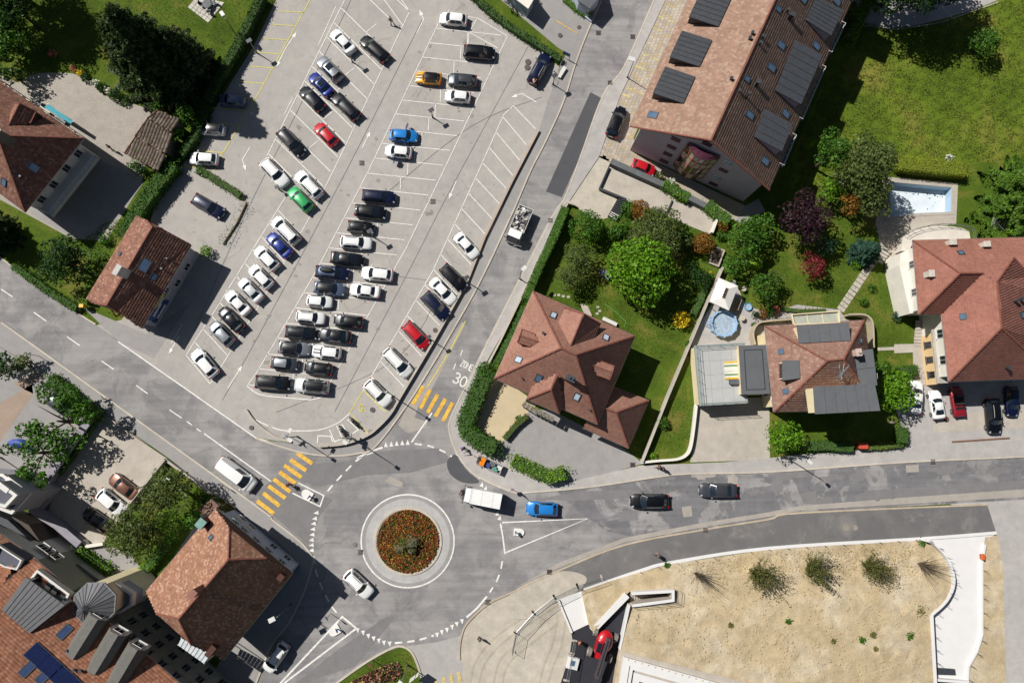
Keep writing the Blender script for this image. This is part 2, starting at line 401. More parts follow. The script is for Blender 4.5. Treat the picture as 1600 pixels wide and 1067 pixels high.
raised('east_pavement', [(1100, -150), (1022, 0), (975, 105), (942, 150), (907, 245), (882, 310), (862, 340), (800, 460), (762, 534), (725, 609), (704, 654), (702, 674), (712, 704), (728, 728), (750, 746), (800, 768), (825, 769), (925, 760), (1025, 745), (1075, 740), (1200, 737), (1412, 722), (1600, 713), (1850, 697),
        (1850, 668), (1600, 686), (1420, 697), (1260, 709), (1215, 714), (1130, 722), (1000, 727), (885, 754), (800, 724), (770, 710), (745, 700), (722, 682), (718, 660), (735, 610), (778, 534), (815, 467), (874, 330), (890, 314), (936, 245), (967, 155), (1040, 0), (1115, -150)], M_walkpale, .10)
raised('building_site_pavement', [(800, 925), (875, 890), (975, 851), (1100, 827), (1200, 811), (1250, 801), (1542, 789), (1556, 832), (1440, 841), (1200, 856), (1050, 878), (1000, 891), (912, 921), (860, 945), (790, 960)], M_newasph, .10)
sheet('site_dust', smooth_line([(790, 962), (800, 925), (870, 893), (915, 900), (905, 921), (868, 940), (830, 965)], 5, True), M_dust, .108)
sheet('side_road', [(1480, 784), (1600, 779), (1850, 764), (1850, 1200), (1578, 1200), (1571, 1067), (1567, 887), (1560, 845), (1556, 832)], M_walkpale, .012)
sheet('dusty_track', [(718, 1012), (721, 993), (730, 973), (762, 943), (800, 928), (912, 920), (908, 990), (895, 1067), (870, 1200), (690, 1200), (723, 1043)], M_dust, .008)
sheet('south_lane', [(627, 1010), (680, 1003), (721, 993), (718, 1012), (724, 1043), (700, 1200), (640, 1200), (660, 1067), (652, 1037), (642, 1017)], M_walkpale, .012)
sheet('villa_gravel', [(760, 590), (775, 585), (840, 630), (822, 655), (772, 710), (735, 690), (735, 640)], M_sandgravel, .008)
sheet('villa_driveway', [(828, 640), (860, 640), (960, 690), (990, 712), (1004, 724), (930, 745), (885, 756), (800, 726), (768, 710)], M_walk, .012)
sheet('garage_driveway', [(1078, 722), (1086, 690), (1088, 625), (1202, 620), (1203, 718)], M_concrete, .008)
sheet('east_house_car_park', [(1418, 700), (1400, 640), (1412, 585), (1700, 560), (1850, 560), (1850, 668), (1600, 686)], M_walkpale, .012)
sheet('light_paving_strip', [(1458, 650), (1700, 630), (1700, 663), (1458, 676)], M_concrete, .016)
sheet('dusty_yard', [(883, 312), (940, 240), (955, 250), (936, 296), (968, 314), (952, 340), (930, 345), (893, 318)], M_dust, .008)
sheet('concrete_ramp', [(953, 258), (1121, 340), (1109, 366), (1060, 346), (1040, 336), (975, 312), (936, 297)], M_concrete, .012)
sheet('pool_deck', [(1380, 276), (1497, 287), (1494, 350), (1440, 358), (1410, 375), (1402, 410), (1380, 400), (1368, 350)], M_concrete, .008, holes=[POOL])
sheet('patio', [(1148, 436), (1165, 478), (1205, 489), (1245, 476), (1312, 484), (1322, 500), (1350, 500), (1350, 512), (1200, 520), (1175, 545), (1085, 548), (1075, 540), (1115, 470)], M_walkpale, .008)
sheet('west_court', [(-150, 470), (0, 542), (75, 590), (155, 650), (70, 800), (0, 750), (-150, 690)], M_walk, .008)
sheet('brown_path', [(-150, 560), (0, 630), (50, 600), (70, 590), (55, 580), (20, 600), (52, 615), (0, 690), (-150, 640)], M_brownpave, .012)
sheet('walled_yard', [(158, 642), (263, 718), (205, 795), (178, 822), (160, 852), (130, 850), (75, 800), (90, 750)], M_concrete, .012)
sheet('back_yard', [(75, 800), (130, 850), (160, 852), (200, 860), (245, 920), (330, 1040), (300, 1090), (200, 1000), (60, 880)], M_walk, .010)
sheet('corner_house_apron', [(330, 780), (375, 800), (440, 850), (471, 884), (352, 1022), (245, 935), (240, 920)], M_walk, .006)
sheet('neighbour_driveway', [(758, -20), (872, 75), (905, 95), (922, 42), (960, -60), (900, -150), (700, -150)], M_walk, .008)
sheet('park_path', smooth_line([(1310, -40), (1338, 5), (1350, 35), (1385, 44), (1430, 40), (1500, 22), (1560, 0), (1640, -40), (1500, -120), (1350, -120)], 4, True), M_walkpale, .008)
sheet('workshop_forecourt', [(130, 480), (228, 522), (300, 470), (240, 560), (185, 534)], M_walk, .0145)
M_oil = ground('oil_stained_asphalt', '#8b857d', big=.1, mid=.12, fine=.1)
for i, (pts, m) in enumerate([
    ([(922.5, 144.5), (947, 157.5), (877.5, 308), (853, 299.5)], M_dark),
    ([(722, 503), (727, 507), (676, 606), (664, 600), (690, 555)], M_patchpale),
    ([(662, 598), (676, 606), (655, 646), (668, 660), (666, 668), (638, 677), (622, 664), (636, 636)], M_patchpale),
    ([(653, 636), (664, 618), (676, 624), (664, 658), (648, 652)], M_patch),
    ([(601, 752), (609, 743), (630, 754), (628, 761), (615, 758)], M_patchpale),
    (smooth_line([(712, 709), (699, 720), (702, 738), (717, 751), (735, 755), (749, 752), (730, 735), (718, 719)], 4, True), M_dark),
    ([(840, 780), (900, 768), (985, 765), (1010, 772), (985, 778), (900, 782)], M_patch),
    ([(965, 800), (995, 797), (998, 812), (968, 815)], M_patch), ([(1065, 792), (1080, 790), (1082, 806), (1068, 808)], M_patchpale),
    ([(1335, 775), (1355, 766), (1600, 750), (1850, 735), (1850, 752), (1600, 772), (1400, 790), (1345, 800)], M_patch),
    ([(1415, 727), (1435, 726), (1436, 737), (1416, 738)], M_patchpale),
    ([(1250, 770), (1275, 766), (1276, 780), (1300, 776), (1303, 794), (1285, 797), (1280, 788), (1255, 786)], M_patch),
    ([(420, 800), (400, 770), (430, 745), (520, 780), (500, 805), (480, 850)], M_patch),
    ([(600, 965), (620, 960), (555, 1040), (470, 1067), (440, 1120), (400, 1120), (520, 1020)], M_patch),
    ([(545, 720), (600, 704), (690, 700), (705, 720), (640, 738), (570, 742), (500, 760), (450, 745), (480, 725)], M_patch),
    ([(160, 625), (178, 656), (232, 694), (237, 680), (230, 670)], M_patch)]):
    sheet('road_patch', pts, m, .024+.0006*i if m is not M_dark else .036)
for px, w, h in ((1230, 60, 9), (1300, 40, 7), (1390, 50, 8), (1480, 60, 9), (1560, 40, 8), (1180, 30, 6), (1100, 40, 7), (1040, 30, 6), (1340, 25, 14), (1215, 18, 22), (1145, 16, 18)):
    y = 765-(px-1000)*.05+random.uniform(-22, 14); w *= .5; pts = [(px-w, y-h*.5+w*.05), (px-w*.3, y-h*random.uniform(.4, .6)), (px-w*.3, y-h*.9), (px+w*.5, y-h*.9-w*.03), (px+w*.5, y-h*.4), (px+w, y-h*.45-w*.05), (px+w*random.uniform(.8, 1), y+h*.4-w*.05), (px+w*.1, y+h*.45), (px+w*.1, y+h*.8), (px-w*.5, y+h*.8), (px-w*.6, y+h*.3), (px-w, y+h*.3)]
    sheet('road_patch', pts, M_patch if random.random() < .65 else M_patchpale, .0285+px*.000002)
for pts in ([(560, -20), (470, 160), (380, 340), (300, 520)], [(660, 30), (545, 265), (420, 500), (345, 625)], [(830, 60), (700, 300), (640, 420), (520, 640)], [(540, 420), (700, 440)], [(430, 640), (620, 560), (700, 420)], [(610, 300), (740, 200), (850, 150)]):
    MB().strip(P(smooth_line([(x+random.uniform(-4, 4), y+random.uniform(-4, 4)) for x, y in pts], 5)), .07, .0385).build('tar_seam', M_patch, kind=STR)
for k in range(46):
    y = random.uniform(60, 600); x0 = 545-y*.33 if k % 3 == 0 else 640-y*.33 if k % 3 == 1 else 745-y*.3; c = (x0+random.uniform(-25, 60), y); r = random.uniform(2, 5)
    sheet('oil_stain', [(c[0]+r*random.uniform(.5, 1.2)*math.cos(a), c[1]+r*random.uniform(.4, 1)*math.sin(a)) for a in np.linspace(0, 2*PI, 8)[:-1]], M_oil, .037, smooth=2)
M_track = ground('tyre_track_dust', '#a39a8a', big=.1, mid=.25, fine=.14)
for pts in ([(735, 1067), (745, 1030), (775, 995), (825, 960), (880, 925), (930, 905)], [(770, 1075), (782, 1030), (815, 1000), (860, 965)], [(840, 1080), (850, 1040), (865, 1000), (872, 960)]):
    for o_ in (0, 16): MB().strip(P(smooth_line([(x+o_*.75, y+o_*.5) for x, y in pts], 6)), .28, .0095 if o_ else .0092).build('tyre_track', M_track, kind=STR)
M_iron = plain('cast_iron', '#5b5350', .7, .2, 4, metal=.3); M_ironpale = plain('pale_cover', '#8d8578', .8, .2, 4)
for px, py, r, m in ((579, 674, 3.4, M_ironpale), (1394, 660, 3.2, M_ironpale), (1478, 655, 3.8, M_iron), (825, 97.5, 4.2, M_iron), (824, 106, 4.2, M_iron), (905, 44, 3.2, M_iron), (875, 56, 3.2, M_iron), (1393, 775, 3.6, M_patch), (1370, 778, 3.6, M_patch), (1322, 824, 4.5, M_ironpale), (1336, 824, 3.6, M_ironpale), (939, 936, 4.5, M_ironpale), (393, 668, 3, M_iron), (582, 640, 3.4, M_iron), (554, 850, 3, M_patch), (680, 516, 3.2, M_iron)):
    c = at(px, py, 0); r /= 11.5
    MB().lathe((c.x, c.y, .10), [(r*1.15, 0), (r*1.15, .018), (r, .02), (r*.96, .012), (r*.5, .014)], 14).build('manhole_cover', m, kind=STR)
for px, py in ((934.5, 52), (988, 58), (988, 726), (1457, 721), (1102, 828), (762, 940), (563, 862), (123, 487), (953, 130), (860, 345), (676, 315), (565, 255), (858, 893)):
    c = at(px, py, 0); b = MB()
    for k in range(-3, 4): b.abox((c.x+k*.09, c.y, .115), .05, .5, .03)
    b.abox((c.x, c.y+.28, .115), .72, .06, .03).abox((c.x, c.y-.28, .115), .72, .06, .03); b.build('drain_grate', M_iron, kind=STR)
def kerb(pts, w=.22, z=.13, m=None, n=5, name='kerb'):
    MB().wallstrip(P(smooth_line(pts, n)), w, -.02, z).build(name, m or M_kerb, kind=STR)
kerb([(0, 503), (45, 534), (387, 780), (425, 811), (460, 838), (477, 854), (489, 872), (487, 887), (475, 925), (450, 975), (425, 1007), (400, 1067)])
kerb([(400, 685), (470, 706.5), (520, 712), (560, 708), (587, 697), (635, 634), (662, 592), (697, 534), (749, 442), (800, 334), (829, 267), (852, 222), (880, 160), (900, 97), (922, 41), (945, -10)])
kerb([(1022, 0), (975, 105), (942, 150), (907, 245), (882, 310), (862, 340), (800, 460), (762, 534), (725, 609), (704, 654), (702, 674), (712, 704), (728, 728), (750, 746), (800, 768), (825, 769), (925, 760), (1025, 745), (1075, 740), (1200, 737), (1412, 722), (1600, 713), (1850, 697)])
M_kerbo = ground('orange_kerb', '#aa9c88', big=.1, mid=.2, fine=.1)
kerb([(718, 1030), (718, 1012), (721, 993), (730, 973), (762, 943), (800, 925), (875, 890), (975, 851), (1100, 827), (1200, 811), (1250, 801), (1542, 788)], m=M_kerbo)
sheet('gutter_strip', [(800, 921), (875, 886), (975, 847), (1100, 823), (1200, 807), (1250, 797), (1600, 776), (1850, 762), (1850, 750), (1600, 764), (1400, 778), (1250, 790), (1200, 800), (1100, 816), (975, 840), (875, 878)], M_patchpale, .0335)
kerb([(912, 921), (1000, 891), (1050, 878), (1200, 856), (1440, 841), (1556, 832)], w=.42, z=.16, m=M_white_conc)
kerb([(525, 1067), (560, 1042), (585, 1026), (612, 1012), (627, 1009), (642, 1017), (652, 1037), (661, 1067)], w=.26)
kerb([(-20, 388), (0, 402), (60, 446), (120, 488), (150, 507)], w=.2)
RC = (637, 845)
def circ(r, n=64, a0=0, a1=360, c=RC, ry=None): return [(c[0]+r*math.cos(math.radians(a0+(a1-a0)*k/n)), c[1]+(ry or r)*math.sin(math.radians(a0+(a1-a0)*k/n))) for k in range(n)]
sheet('roundabout_apron', circ(72), M_walk, .044); 
sheet('apron_ring', circ(66), ground('apron_concrete', '#a5a3a0', big=.1, mid=.16, fine=.08, stain=.2), .052)
MB().wallstrip(P(circ(51.5)), .34, 0, .17, True).build('roundabout_kerb', M_kerb, kind=STR)
MB().prism(P(circ(50.5)), 0, .12).build('roundabout_gravel_ring', M_walkpale, kind=STR)

ZP = .040
def line(pts, w=.12, m=None, z=ZP, name='road_marking', closed=False, b=None):
    bb = b if b is not None else MB(); bb.strip(P(pts), w, z, closed)
    if b is None: bb.build(name, m or M_white, kind=STR)
def dash(pts, on, off, w, m=None, z=ZP, start=0.0, name='dashed_line'):
    q = P(pts); seg = [(q[i+1]-q[i]).length for i in range(len(q)-1)]; tot = sum(seg); s = start; b = MB()
    def pt(d):
        for i, L in enumerate(seg):
            if d <= L or i == len(seg)-1: return q[i].lerp(q[i+1], d/L)
            d -= L
    while s < tot:
        e = min(s+on, tot); k = max(1, int((e-s)/.6)); b.strip([pt(s+(e-s)*i/k) for i in range(k+1)], w, z); s += on+off
    b.build(name, m or M_white, kind=STR)
line([(7, 508), (45, 534), (387, 780), (400, 789)], .22)
line([(185, 534), (290, 607), (400, 684)], .16); line([(400, 684), (432, 692)], .14)
for a, b2 in (((2, 452), (20, 464)), ((53, 488), (73, 502)), ((105, 526), (125, 540)), ((159, 564), (178, 577)), ((213, 602), (231, 615)), ((265, 640), (284, 653)), ((292, 658), (300, 664)), ((307, 669), (314, 674))): line([a, b2], .14)
line([(319, 677), (400, 735), (424, 752)], .15)
line(circ(72.6, 96), .19, closed=True, z=.056, name='roundabout_ring_line')
dash([(512, 767), (524, 753), (540, 736), (560, 716), (585, 705)], 1.0, .75, .22)
line([(558, 716), (572, 708), (585, 703), (598, 699)], .26)
dash([(648, 693), (670, 696), (690, 703), (706, 713)], .95, .75, .22)
dash([(490, 868), (494, 895), (503, 918), (512, 936), (520, 950), (531, 962)], 1.0, .75, .2)
dash([(785, 876), (782, 893), (775, 910), (765, 925)], 1.0, .8, .22)
line([(761, 931), (745, 950), (729, 964)], .26)
dash([(617, 1004), (640, 1002), (660, 998), (678, 992)], .95, .65, .24)
def teeth(pts, dirpx, size=6.4):
    for x, y in pts:
        d = Vector(dirpx).normalized(); q = Vector((-d.y, d.x))
        a = Vector((x, y))+d*size*.75; b2 = Vector((x, y))-d*size*.5+q*size*.5; c = Vector((x, y))-d*size*.5-q*size*.5
        MB().poly(P([a, c, b2], ZP)).build('give_way_tooth', M_white, kind=STR)
teeth([(603, 695), (611.5, 694), (620, 693), (628.5, 692), (637, 691.5)], (0, -1))
teeth([(494.5, 801), (492, 810), (490, 818), (489, 826.5), (488, 835), (487, 843.5), (486.8, 851.5), (487, 859.5)], (-1, .15))
teeth([(559, 984), (567.5, 988), (575.5, 993), (584, 997), (592, 1000.5), (600, 1003.5), (609, 1005)], (.1, 1))
teeth([(683, 991), (690.5, 987), (698.5, 983.5), (706.5, 979), (714, 974.5), (722, 970)], (.15, 1))
teeth([(753, 757), (759, 763), (777.5, 802), (781, 809)], (.25, -.95))
line([(466, 754), (506, 774), (500, 791), (457, 770)], .17); line([(785, 816), (918, 810), (790, 863)], .2); line([(782, 817), (786, 840), (789, 865)], .2)
line([(437, 1068), (535, 963), (557, 981), (437, 1072)], .24)
line([(675, 645), (643, 691)], .2)
line([(712, 709), (730, 720), (742, 733), (749, 748)], .18); line([(720, 699), (712, 709)], .14); line([(726, 687), (722, 696)], .14)
def crossing(name, bars, w):
    r = thing(name, None, None, P([bars[0][0]])[0]); r['kind'] = STR
    for a, b2 in bars: MB().strip(P([a, b2]), w, ZP+.002).build('crossing_bar', M_yellow, r)
crossing('zebra_crossing', [((464, 707.5), (488, 724)), ((453.5, 718), (478.5, 735)), ((444, 726.5), (471, 745.5)), ((436.5, 737), (462, 755)), ((427.5, 748), (453.5, 768)), ((419.5, 759), (446, 778)), ((411, 770), (437, 790)), ((401.5, 782), (428, 802))], .52)
crossing('zebra_crossing', [((661, 603), (645, 632)), ((672, 609), (657, 638)), ((684, 616), (668, 645)), ((696, 623), (680, 651)), ((707, 629), (692, 658))], .5)
r = thing('zebra_crossing', None, None, P([(700, 1060)])[0]); r['kind'] = STR
for a, b2 in (((681, 1063), (684, 1100)), ((693, 1057), (697, 1095)), ((704, 1052), (709, 1090)), ((716, 1049), (722, 1086))): MB().strip(P([a, b2]), .48, ZP).build('crossing_bar', plain('worn_yellow_paint', '#c2ad76', .8, .25, 3, world=True), r)
line([(727, 502), (700, 553), (667, 606)], .13, M_yellowpale)
line([(882, 310), (862, 342), (800, 462), (762, 536), (728, 607)], .12, z=.108)
line([(722.5, 547), (719.5, 556)], .14); line([(712, 568), (708.5, 577)], .14)
line([(869, 33), (910, 58)], .12, M_yellow); line([(940, 0), (930, 22)], .12, M_yellow)
def letter(strokes, o, ux, uy, w, name):
    b = MB()
    for s in strokes: b.strip(P([(o[0]+ux[0]*x+uy[0]*y, o[1]+ux[1]*x+uy[1]*y) for x, y in s]), w, ZP+.002)
    b.build(name, M_white, kind=STR)
UX, UY = (4.0, 2.2), (5.2, -11.5)        # across and up the writing, photo pixels
LZ = [[(0, 1), (1, 1), (0, 0), (1, 0)]]; LO = [[(.5+.5*math.cos(t), .5+.5*math.sin(t)) for t in np.linspace(0, 2*PI, 15)]]
LN = [[(0, 0), (0, 1), (1, 0), (1, 1)]]; LE = [[(1, 1), (0, 1), (0, 0), (1, 0)], [(0, .52), (.8, .52)]]
for i, l in enumerate((LZ, LO, LN, LE)): letter(l, (719+i*4.6, 571+i*2.5), (3.4, 1.9), (4.0, -8.8), .13, 'road_lettering')
L3 = [[(.05, .88), (.3, 1), (.7, .97), (.9, .78), (.7, .56), (.4, .52), (.72, .46), (.97, .25), (.75, .03), (.35, 0), (.02, .14)]]
letter(L3, (706.5, 596), (8.5, 4.2), (6.6, -14.5), .2, 'road_lettering'); letter(LO, (717, 601.5), (8.0, 4.0), (6.6, -14.5), .2, 'road_lettering')
b = MB(); by = MB()
def L(p, q, w=.11, bb=None): (b if bb is None else bb).strip(P([p, q]), w, ZP)
A_l = [(399.9+33.85+100, 13.8)]; A_left = [(533.8-11.35*i, 13.8+22.75*i) for i in range(11)]
line([(545, -12), (539, 0), (407, 265)], .11, b=b); line([(610, -10), (640, 19), (522, 265), (494, 321), (445, 410), (400, 485), (329, 600)], .11, b=b)
for i, (x, y) in enumerate(A_left):
    k = 1.0 if i else 1.0; e = (x+73.5*k, y+72.5*k); L((x, y), e)
    m0 = (x+38, y+37.5)
    m1 = (m0[0]+16.5, m0[1]-13.2); L(m0, m1)
L((552, -25), (607, 28)); L((568, -45), (629, 40)); L((597, -45), (640, 19))
line([(447, 307), (400, 382), (335, 487), (304, 534), (291, 555)], .11, b=b); L((291, 555), (329, 600))
for i in range(11):
    t = i/10; x, y = 434+(304-434)*t, 328+(534-328)*t; L((x, y), (x+38, y+41))
line([(685, 37), (577, 265), (495, 422), (430, 534), (400, 584), (386, 603)], .11, b=b); line([(793, 57), (694, 265), (635, 387), (552, 534), (516, 597)], .11, b=b)
BL = [(685, 45)]+[(673.5-10.72*i, 67+22.5*i) for i in range(15)]
BL2 = [(477.5, 457.5), (462, 481), (448, 505), (434, 528), (420, 553), (405.5, 576), (388, 601)]
def onB(y, left):   # x on the row's side line at height y
    pts = [(685, 37), (577, 265), (495, 422), (430, 534), (386, 603)] if left else [(793, 57), (694, 265), (635, 387), (552, 534), (516, 597)]
    for (x1, y1), (x2, y2) in zip(pts, pts[1:]):
        if y <= y2 or (x2, y2) == pts[-1]: return x1+(x2-x1)*(y-y1)/(y2-y1)
ys = [45+22.55*i for i in range(18)]+[457.5+23.9*i for i in range(7)]
ys = [45, 67.5, 90, 111.5, 134.5, 157, 178.5, 201.5, 224.5, 247.5, 271, 294, 317.5, 340.5, 364, 387.5, 411.5, 434, 457.5, 481, 505, 528, 553, 576, 601]
mids = []
for y in ys:
    x0 = onB(y, True); w = 102 if y < 150 else (107 if y < 420 else 113); x1 = x0+w; L((x0, y), (x1, y+w*.104)); mids.append((x0+w*.49, y+w*.049))
for (x0, y0) in mids[:-1]: L((x0, y0), (x0-1, y0+20.6))
line([(386, 603), (396, 611), (405, 616), (420, 619), (485, 624.5), (500, 621.5), (510, 612), (516, 597)], .13, b=b)
L((731.5, 27), (746, 29)); L((746, 29), (793, 57)); L((746, 29), (733, 51)); L((733, 51), (778, 76)); L((733, 51), (731, 73))
line([(837, 202), (802, 166), (787, 180), (749, 265), (677, 422), (612, 534), (567, 611)], .11, b=b)
for i in range(18):
    t = i/17; y = 183+(588-183)*t
    pts = [(787, 180), (749, 265), (677, 422), (612, 534), (567, 611)]
    for (x1, y1), (x2, y2) in zip(pts, pts[1:]):
        if y <= y2: x = x1+(x2-x1)*(y-y1)/(y2-y1); break
    L((x, y), (x+37, y+(44 if i < 3 else 40)))
line([(567, 611), (547, 644)], .12, b=by); L((569, 611), (603, 644), .12, by); L((548, 646), (578, 681), .12, by)
for pts in ([(420, 665), (440, 672), (468, 673), (495, 672), (514, 667), (532, 658), (547, 645)], [(400, 656), (425, 668)], [(515, 671), (523, 690), (535, 685), (526, 665)], [(534, 662), (546, 681), (560, 671), (543, 655)], [(496, 692), (497, 680.5), (517, 681.5), (520, 690)]): line(smooth_line(pts, 4) if len(pts) > 5 else pts, .14, b=b)
line([(492, -12), (485, 0), (410, 136), (350, 237), (335, 267)], .12, b=by)
for p, q in (((475, 20), (437, 18)), ((460, 41), (424, 38.5)), ((448, 63), (405, 60)), ((436, 85), (398, 82)), ((425, 107), (390, 104)), ((412, 131), (372, 128)), ((399, 156), (350, 150)), ((386, 174), (332, 169)), ((376, 195), (322, 192)), ((349, 239), (291, 235)), ((335, 264), (285, 259))): L(p, q, .11, by)
b.build('bay_lines', M_white, kind=STR); by.build('yellow_bay_lines', M_yellowpale, kind=STR)
def arrow(pts, head=7.5, w=.13):
    bb = MB(); bb.strip(P(pts), w, ZP+.001); a, c = Vector(pts[-2]), Vector(pts[-1]); d = (c-a).normalized(); q = Vector((-d.y, d.x))
    bb.poly(P([c+d*head*.6, c-d*head*.6+q*head*.42, c-d*head*.6-q*head*.42], ZP+.002)); bb.build('painted_arrow', M_white, kind=STR)
arrow([(566, 232), (577, 209)]); arrow([(651, 53), (662, 31), (657, 20)]); arrow([(713, 283), (703, 307)]); arrow([(356, 607), (376, 575)]); arrow([(391, 230), (379, 250), (383, 263)])
arrow([(838, 160), (816, 147), (803, 151)]); arrow([(446, 77), (461, 54)]); arrow([(446, 77), (434, 101)]); arrow([(280, 525), (266, 549)]); line([(525, 11), (497, 72)], .1); line([(458, 152), (444, 180)], .1)
line([(268, 536), (285, 507)], .1)
wb = MB(); wb.strip(P(circ(4.3, 14, 20, 330, (565, 638))), .13, ZP); wb.strip(P([(564, 636), (567, 641), (571, 642)]), .13, ZP); wb.strip(P([(563, 630), (564, 636), (569, 634)]), .12, ZP); wb.build('wheelchair_marking', M_yellowpale, kind=STR)
M_wallwhite = plain('white_render', '#d8d3c8', .85, .08, .6, fine=.04)
M_wallcream = plain('cream_render', '#d9cba6', .85, .08, .6, fine=.04)
M_wallgrey = plain('grey_render', '#9c9aa0', .85, .08, .6, fine=.04)
M_walllilac = plain('lilac_render', '#b3a5ae', .85, .06, .6, fine=.04)
M_wallblue = plain('bluegrey_render', '#a3abb8', .85, .08, .6, fine=.04)
M_wallpink = plain('peach_render', '#d8b98a', .85, .08, .6, fine=.04)
M_glass = plain('window_glass', '#1a222c', .06, 0, spec=.8)
M_glassblue = plain('skylight_glass', '#51677f', .08, .2, 1.5, spec=.9)
M_frame = plain('window_frame', '#c9c6c0', .5, .05)
M_metal = plain('zinc', '#84878b', .45, .15, 2, metal=.5)
M_dkmetal = plain('dark_zinc', '#43464b', .55, .18, 2.5, metal=.3)
M_gutter = plain('gutter_metal', '#a9a7a2', .4, .1, 2, metal=.6)
M_flat = ground('roof_felt', '#5d5f62', big=.06, mid=.1, fine=.1, stain=.15)
M_batten = plain('roof_underlay', '#4a2f27', .9, .1)
M_steel = plain('steel_rail', '#8f9394', .4, .08, 2, metal=.7)
M_black = MATS['fresh_black_asphalt']
M_tile_orange = islandmat('clay_tiles_orange', ['#8c7060', '#927666', '#876b5b', '#99806f', '#8b6f60', '#937465'], grime=.2, gscale=.6)
M_tile_red = islandmat('clay_tiles_red', ['#916a5b', '#8c6557', '#956e60', '#8e6859', '#876154'], grime=.16, gscale=.4)
M_tile_eastred = islandmat('clay_tiles_brick_red', ['#956558', '#926255', '#9a695b', '#8e5f51', '#966658'], grime=.2, gscale=.35)
M_tile_old = islandmat('old_mottled_tiles', ['#8c654f', '#936c56', '#9d7660', '#84604e', '#8f6852', '#a58470', '#886151', '#956c54'], grime=.2, gscale=.8)
M_tile_brown = islandmat('weathered_brown_tiles', ['#7d5849', '#855f4e', '#735043', '#8c6656', '#79564a', '#957464'], grime=.24, gscale=.7, spot=('#b39c8c', 5.0, .70, .45))
M_tile_grey = islandmat('grey_brown_tiles', ['#857566', '#8f8070', '#796a5c', '#998a7a', '#827265'], grime=.28, gscale=.7, spot=('#71733f', 1.2, .6, .5))
M_tile_pale = islandmat('lichened_tiles', ['#88685b', '#836457', '#8e6e61', '#8a685b', '#957a6d'], grime=.2, gscale=.8, spot=('#b5a79b', 3.0, .62, .5))
M_ridge = plain('ridge_tiles', '#7c4a3c', .8, .25, 3)

def offset_poly(p, d):
    n = len(p); ar = sum(p[i].x*p[(i+1) % n].y-p[(i+1) % n].x*p[i].y for i in range(n)); sg = 1 if ar > 0 else -1; out = []
    for i in range(n):
        a, b2, c = p[i-1], p[i], p[(i+1) % n]
        d1 = (b2-a); d2 = (c-b2); d1.z = d2.z = 0; d1.normalize(); d2.normalize()
        n1 = Vector((-d1.y, d1.x, 0))*sg; n2 = Vector((-d2.y, d2.x, 0))*sg; m = n1+n2; m.normalize()
        out.append(b2+m*(d/max(.4, m.dot(n1))))
    return out
class Face:
    def __init__(s, pts, abs_=False):
        s.p = [Vector(p) if abs_ else at(*p) for p in pts]
        s.tr = tessellate_polygon([[Vector((q.x, q.y, 0)) for q in s.p]])
        e = s.p[1]-s.p[0]; s.e = Vector((e.x, e.y, 0)).normalized()
        c = sum(s.p, Vector())/len(s.p); n = Vector((-s.e.y, s.e.x, 0))
        s.up = n if (c-s.p[0]).dot(n) > 0 else -n
        s.planes = []
        for t in s.tr:
            a, b2, c2 = (s.p[i] for i in t); nn = (b2-a).cross(c2-a)
            if nn.length < 1e-9: nn = Vector((0, 0, 1))
            nn.normalize(); nn = nn if nn.z > 0 else -nn; s.planes.append((a, nn, [(q.x, q.y) for q in (a, b2, c2)]))
    def has(s, x, y): return bool(inside([(q.x, q.y) for q in s.p], np.array([x]), np.array([y]))[0])
    def z(s, x, y):
        best = None
        for a, n, t in s.planes:
            zz = a.z-(n.x*(x-a.x)+n.y*(y-a.y))/n.z
            if inside(t, np.array([x]), np.array([y]))[0]: return zz
            if best is None: best = zz
        return best
    def hit(s, px, py):
        r0 = None
        for a, n, t in s.planes:
            q = hit(px, py, a, n)
            if r0 is None: r0 = (q, n)
            if inside(t, np.array([q.x]), np.array([q.y]))[0]: return q, n
        return r0
    def frame(s, n):
        u = s.e-n*s.e.dot(n); u.normalize(); return u, n.cross(u).normalized() if n.cross(u).dot(s.up) > 0 else -(n.cross(u).normalized())
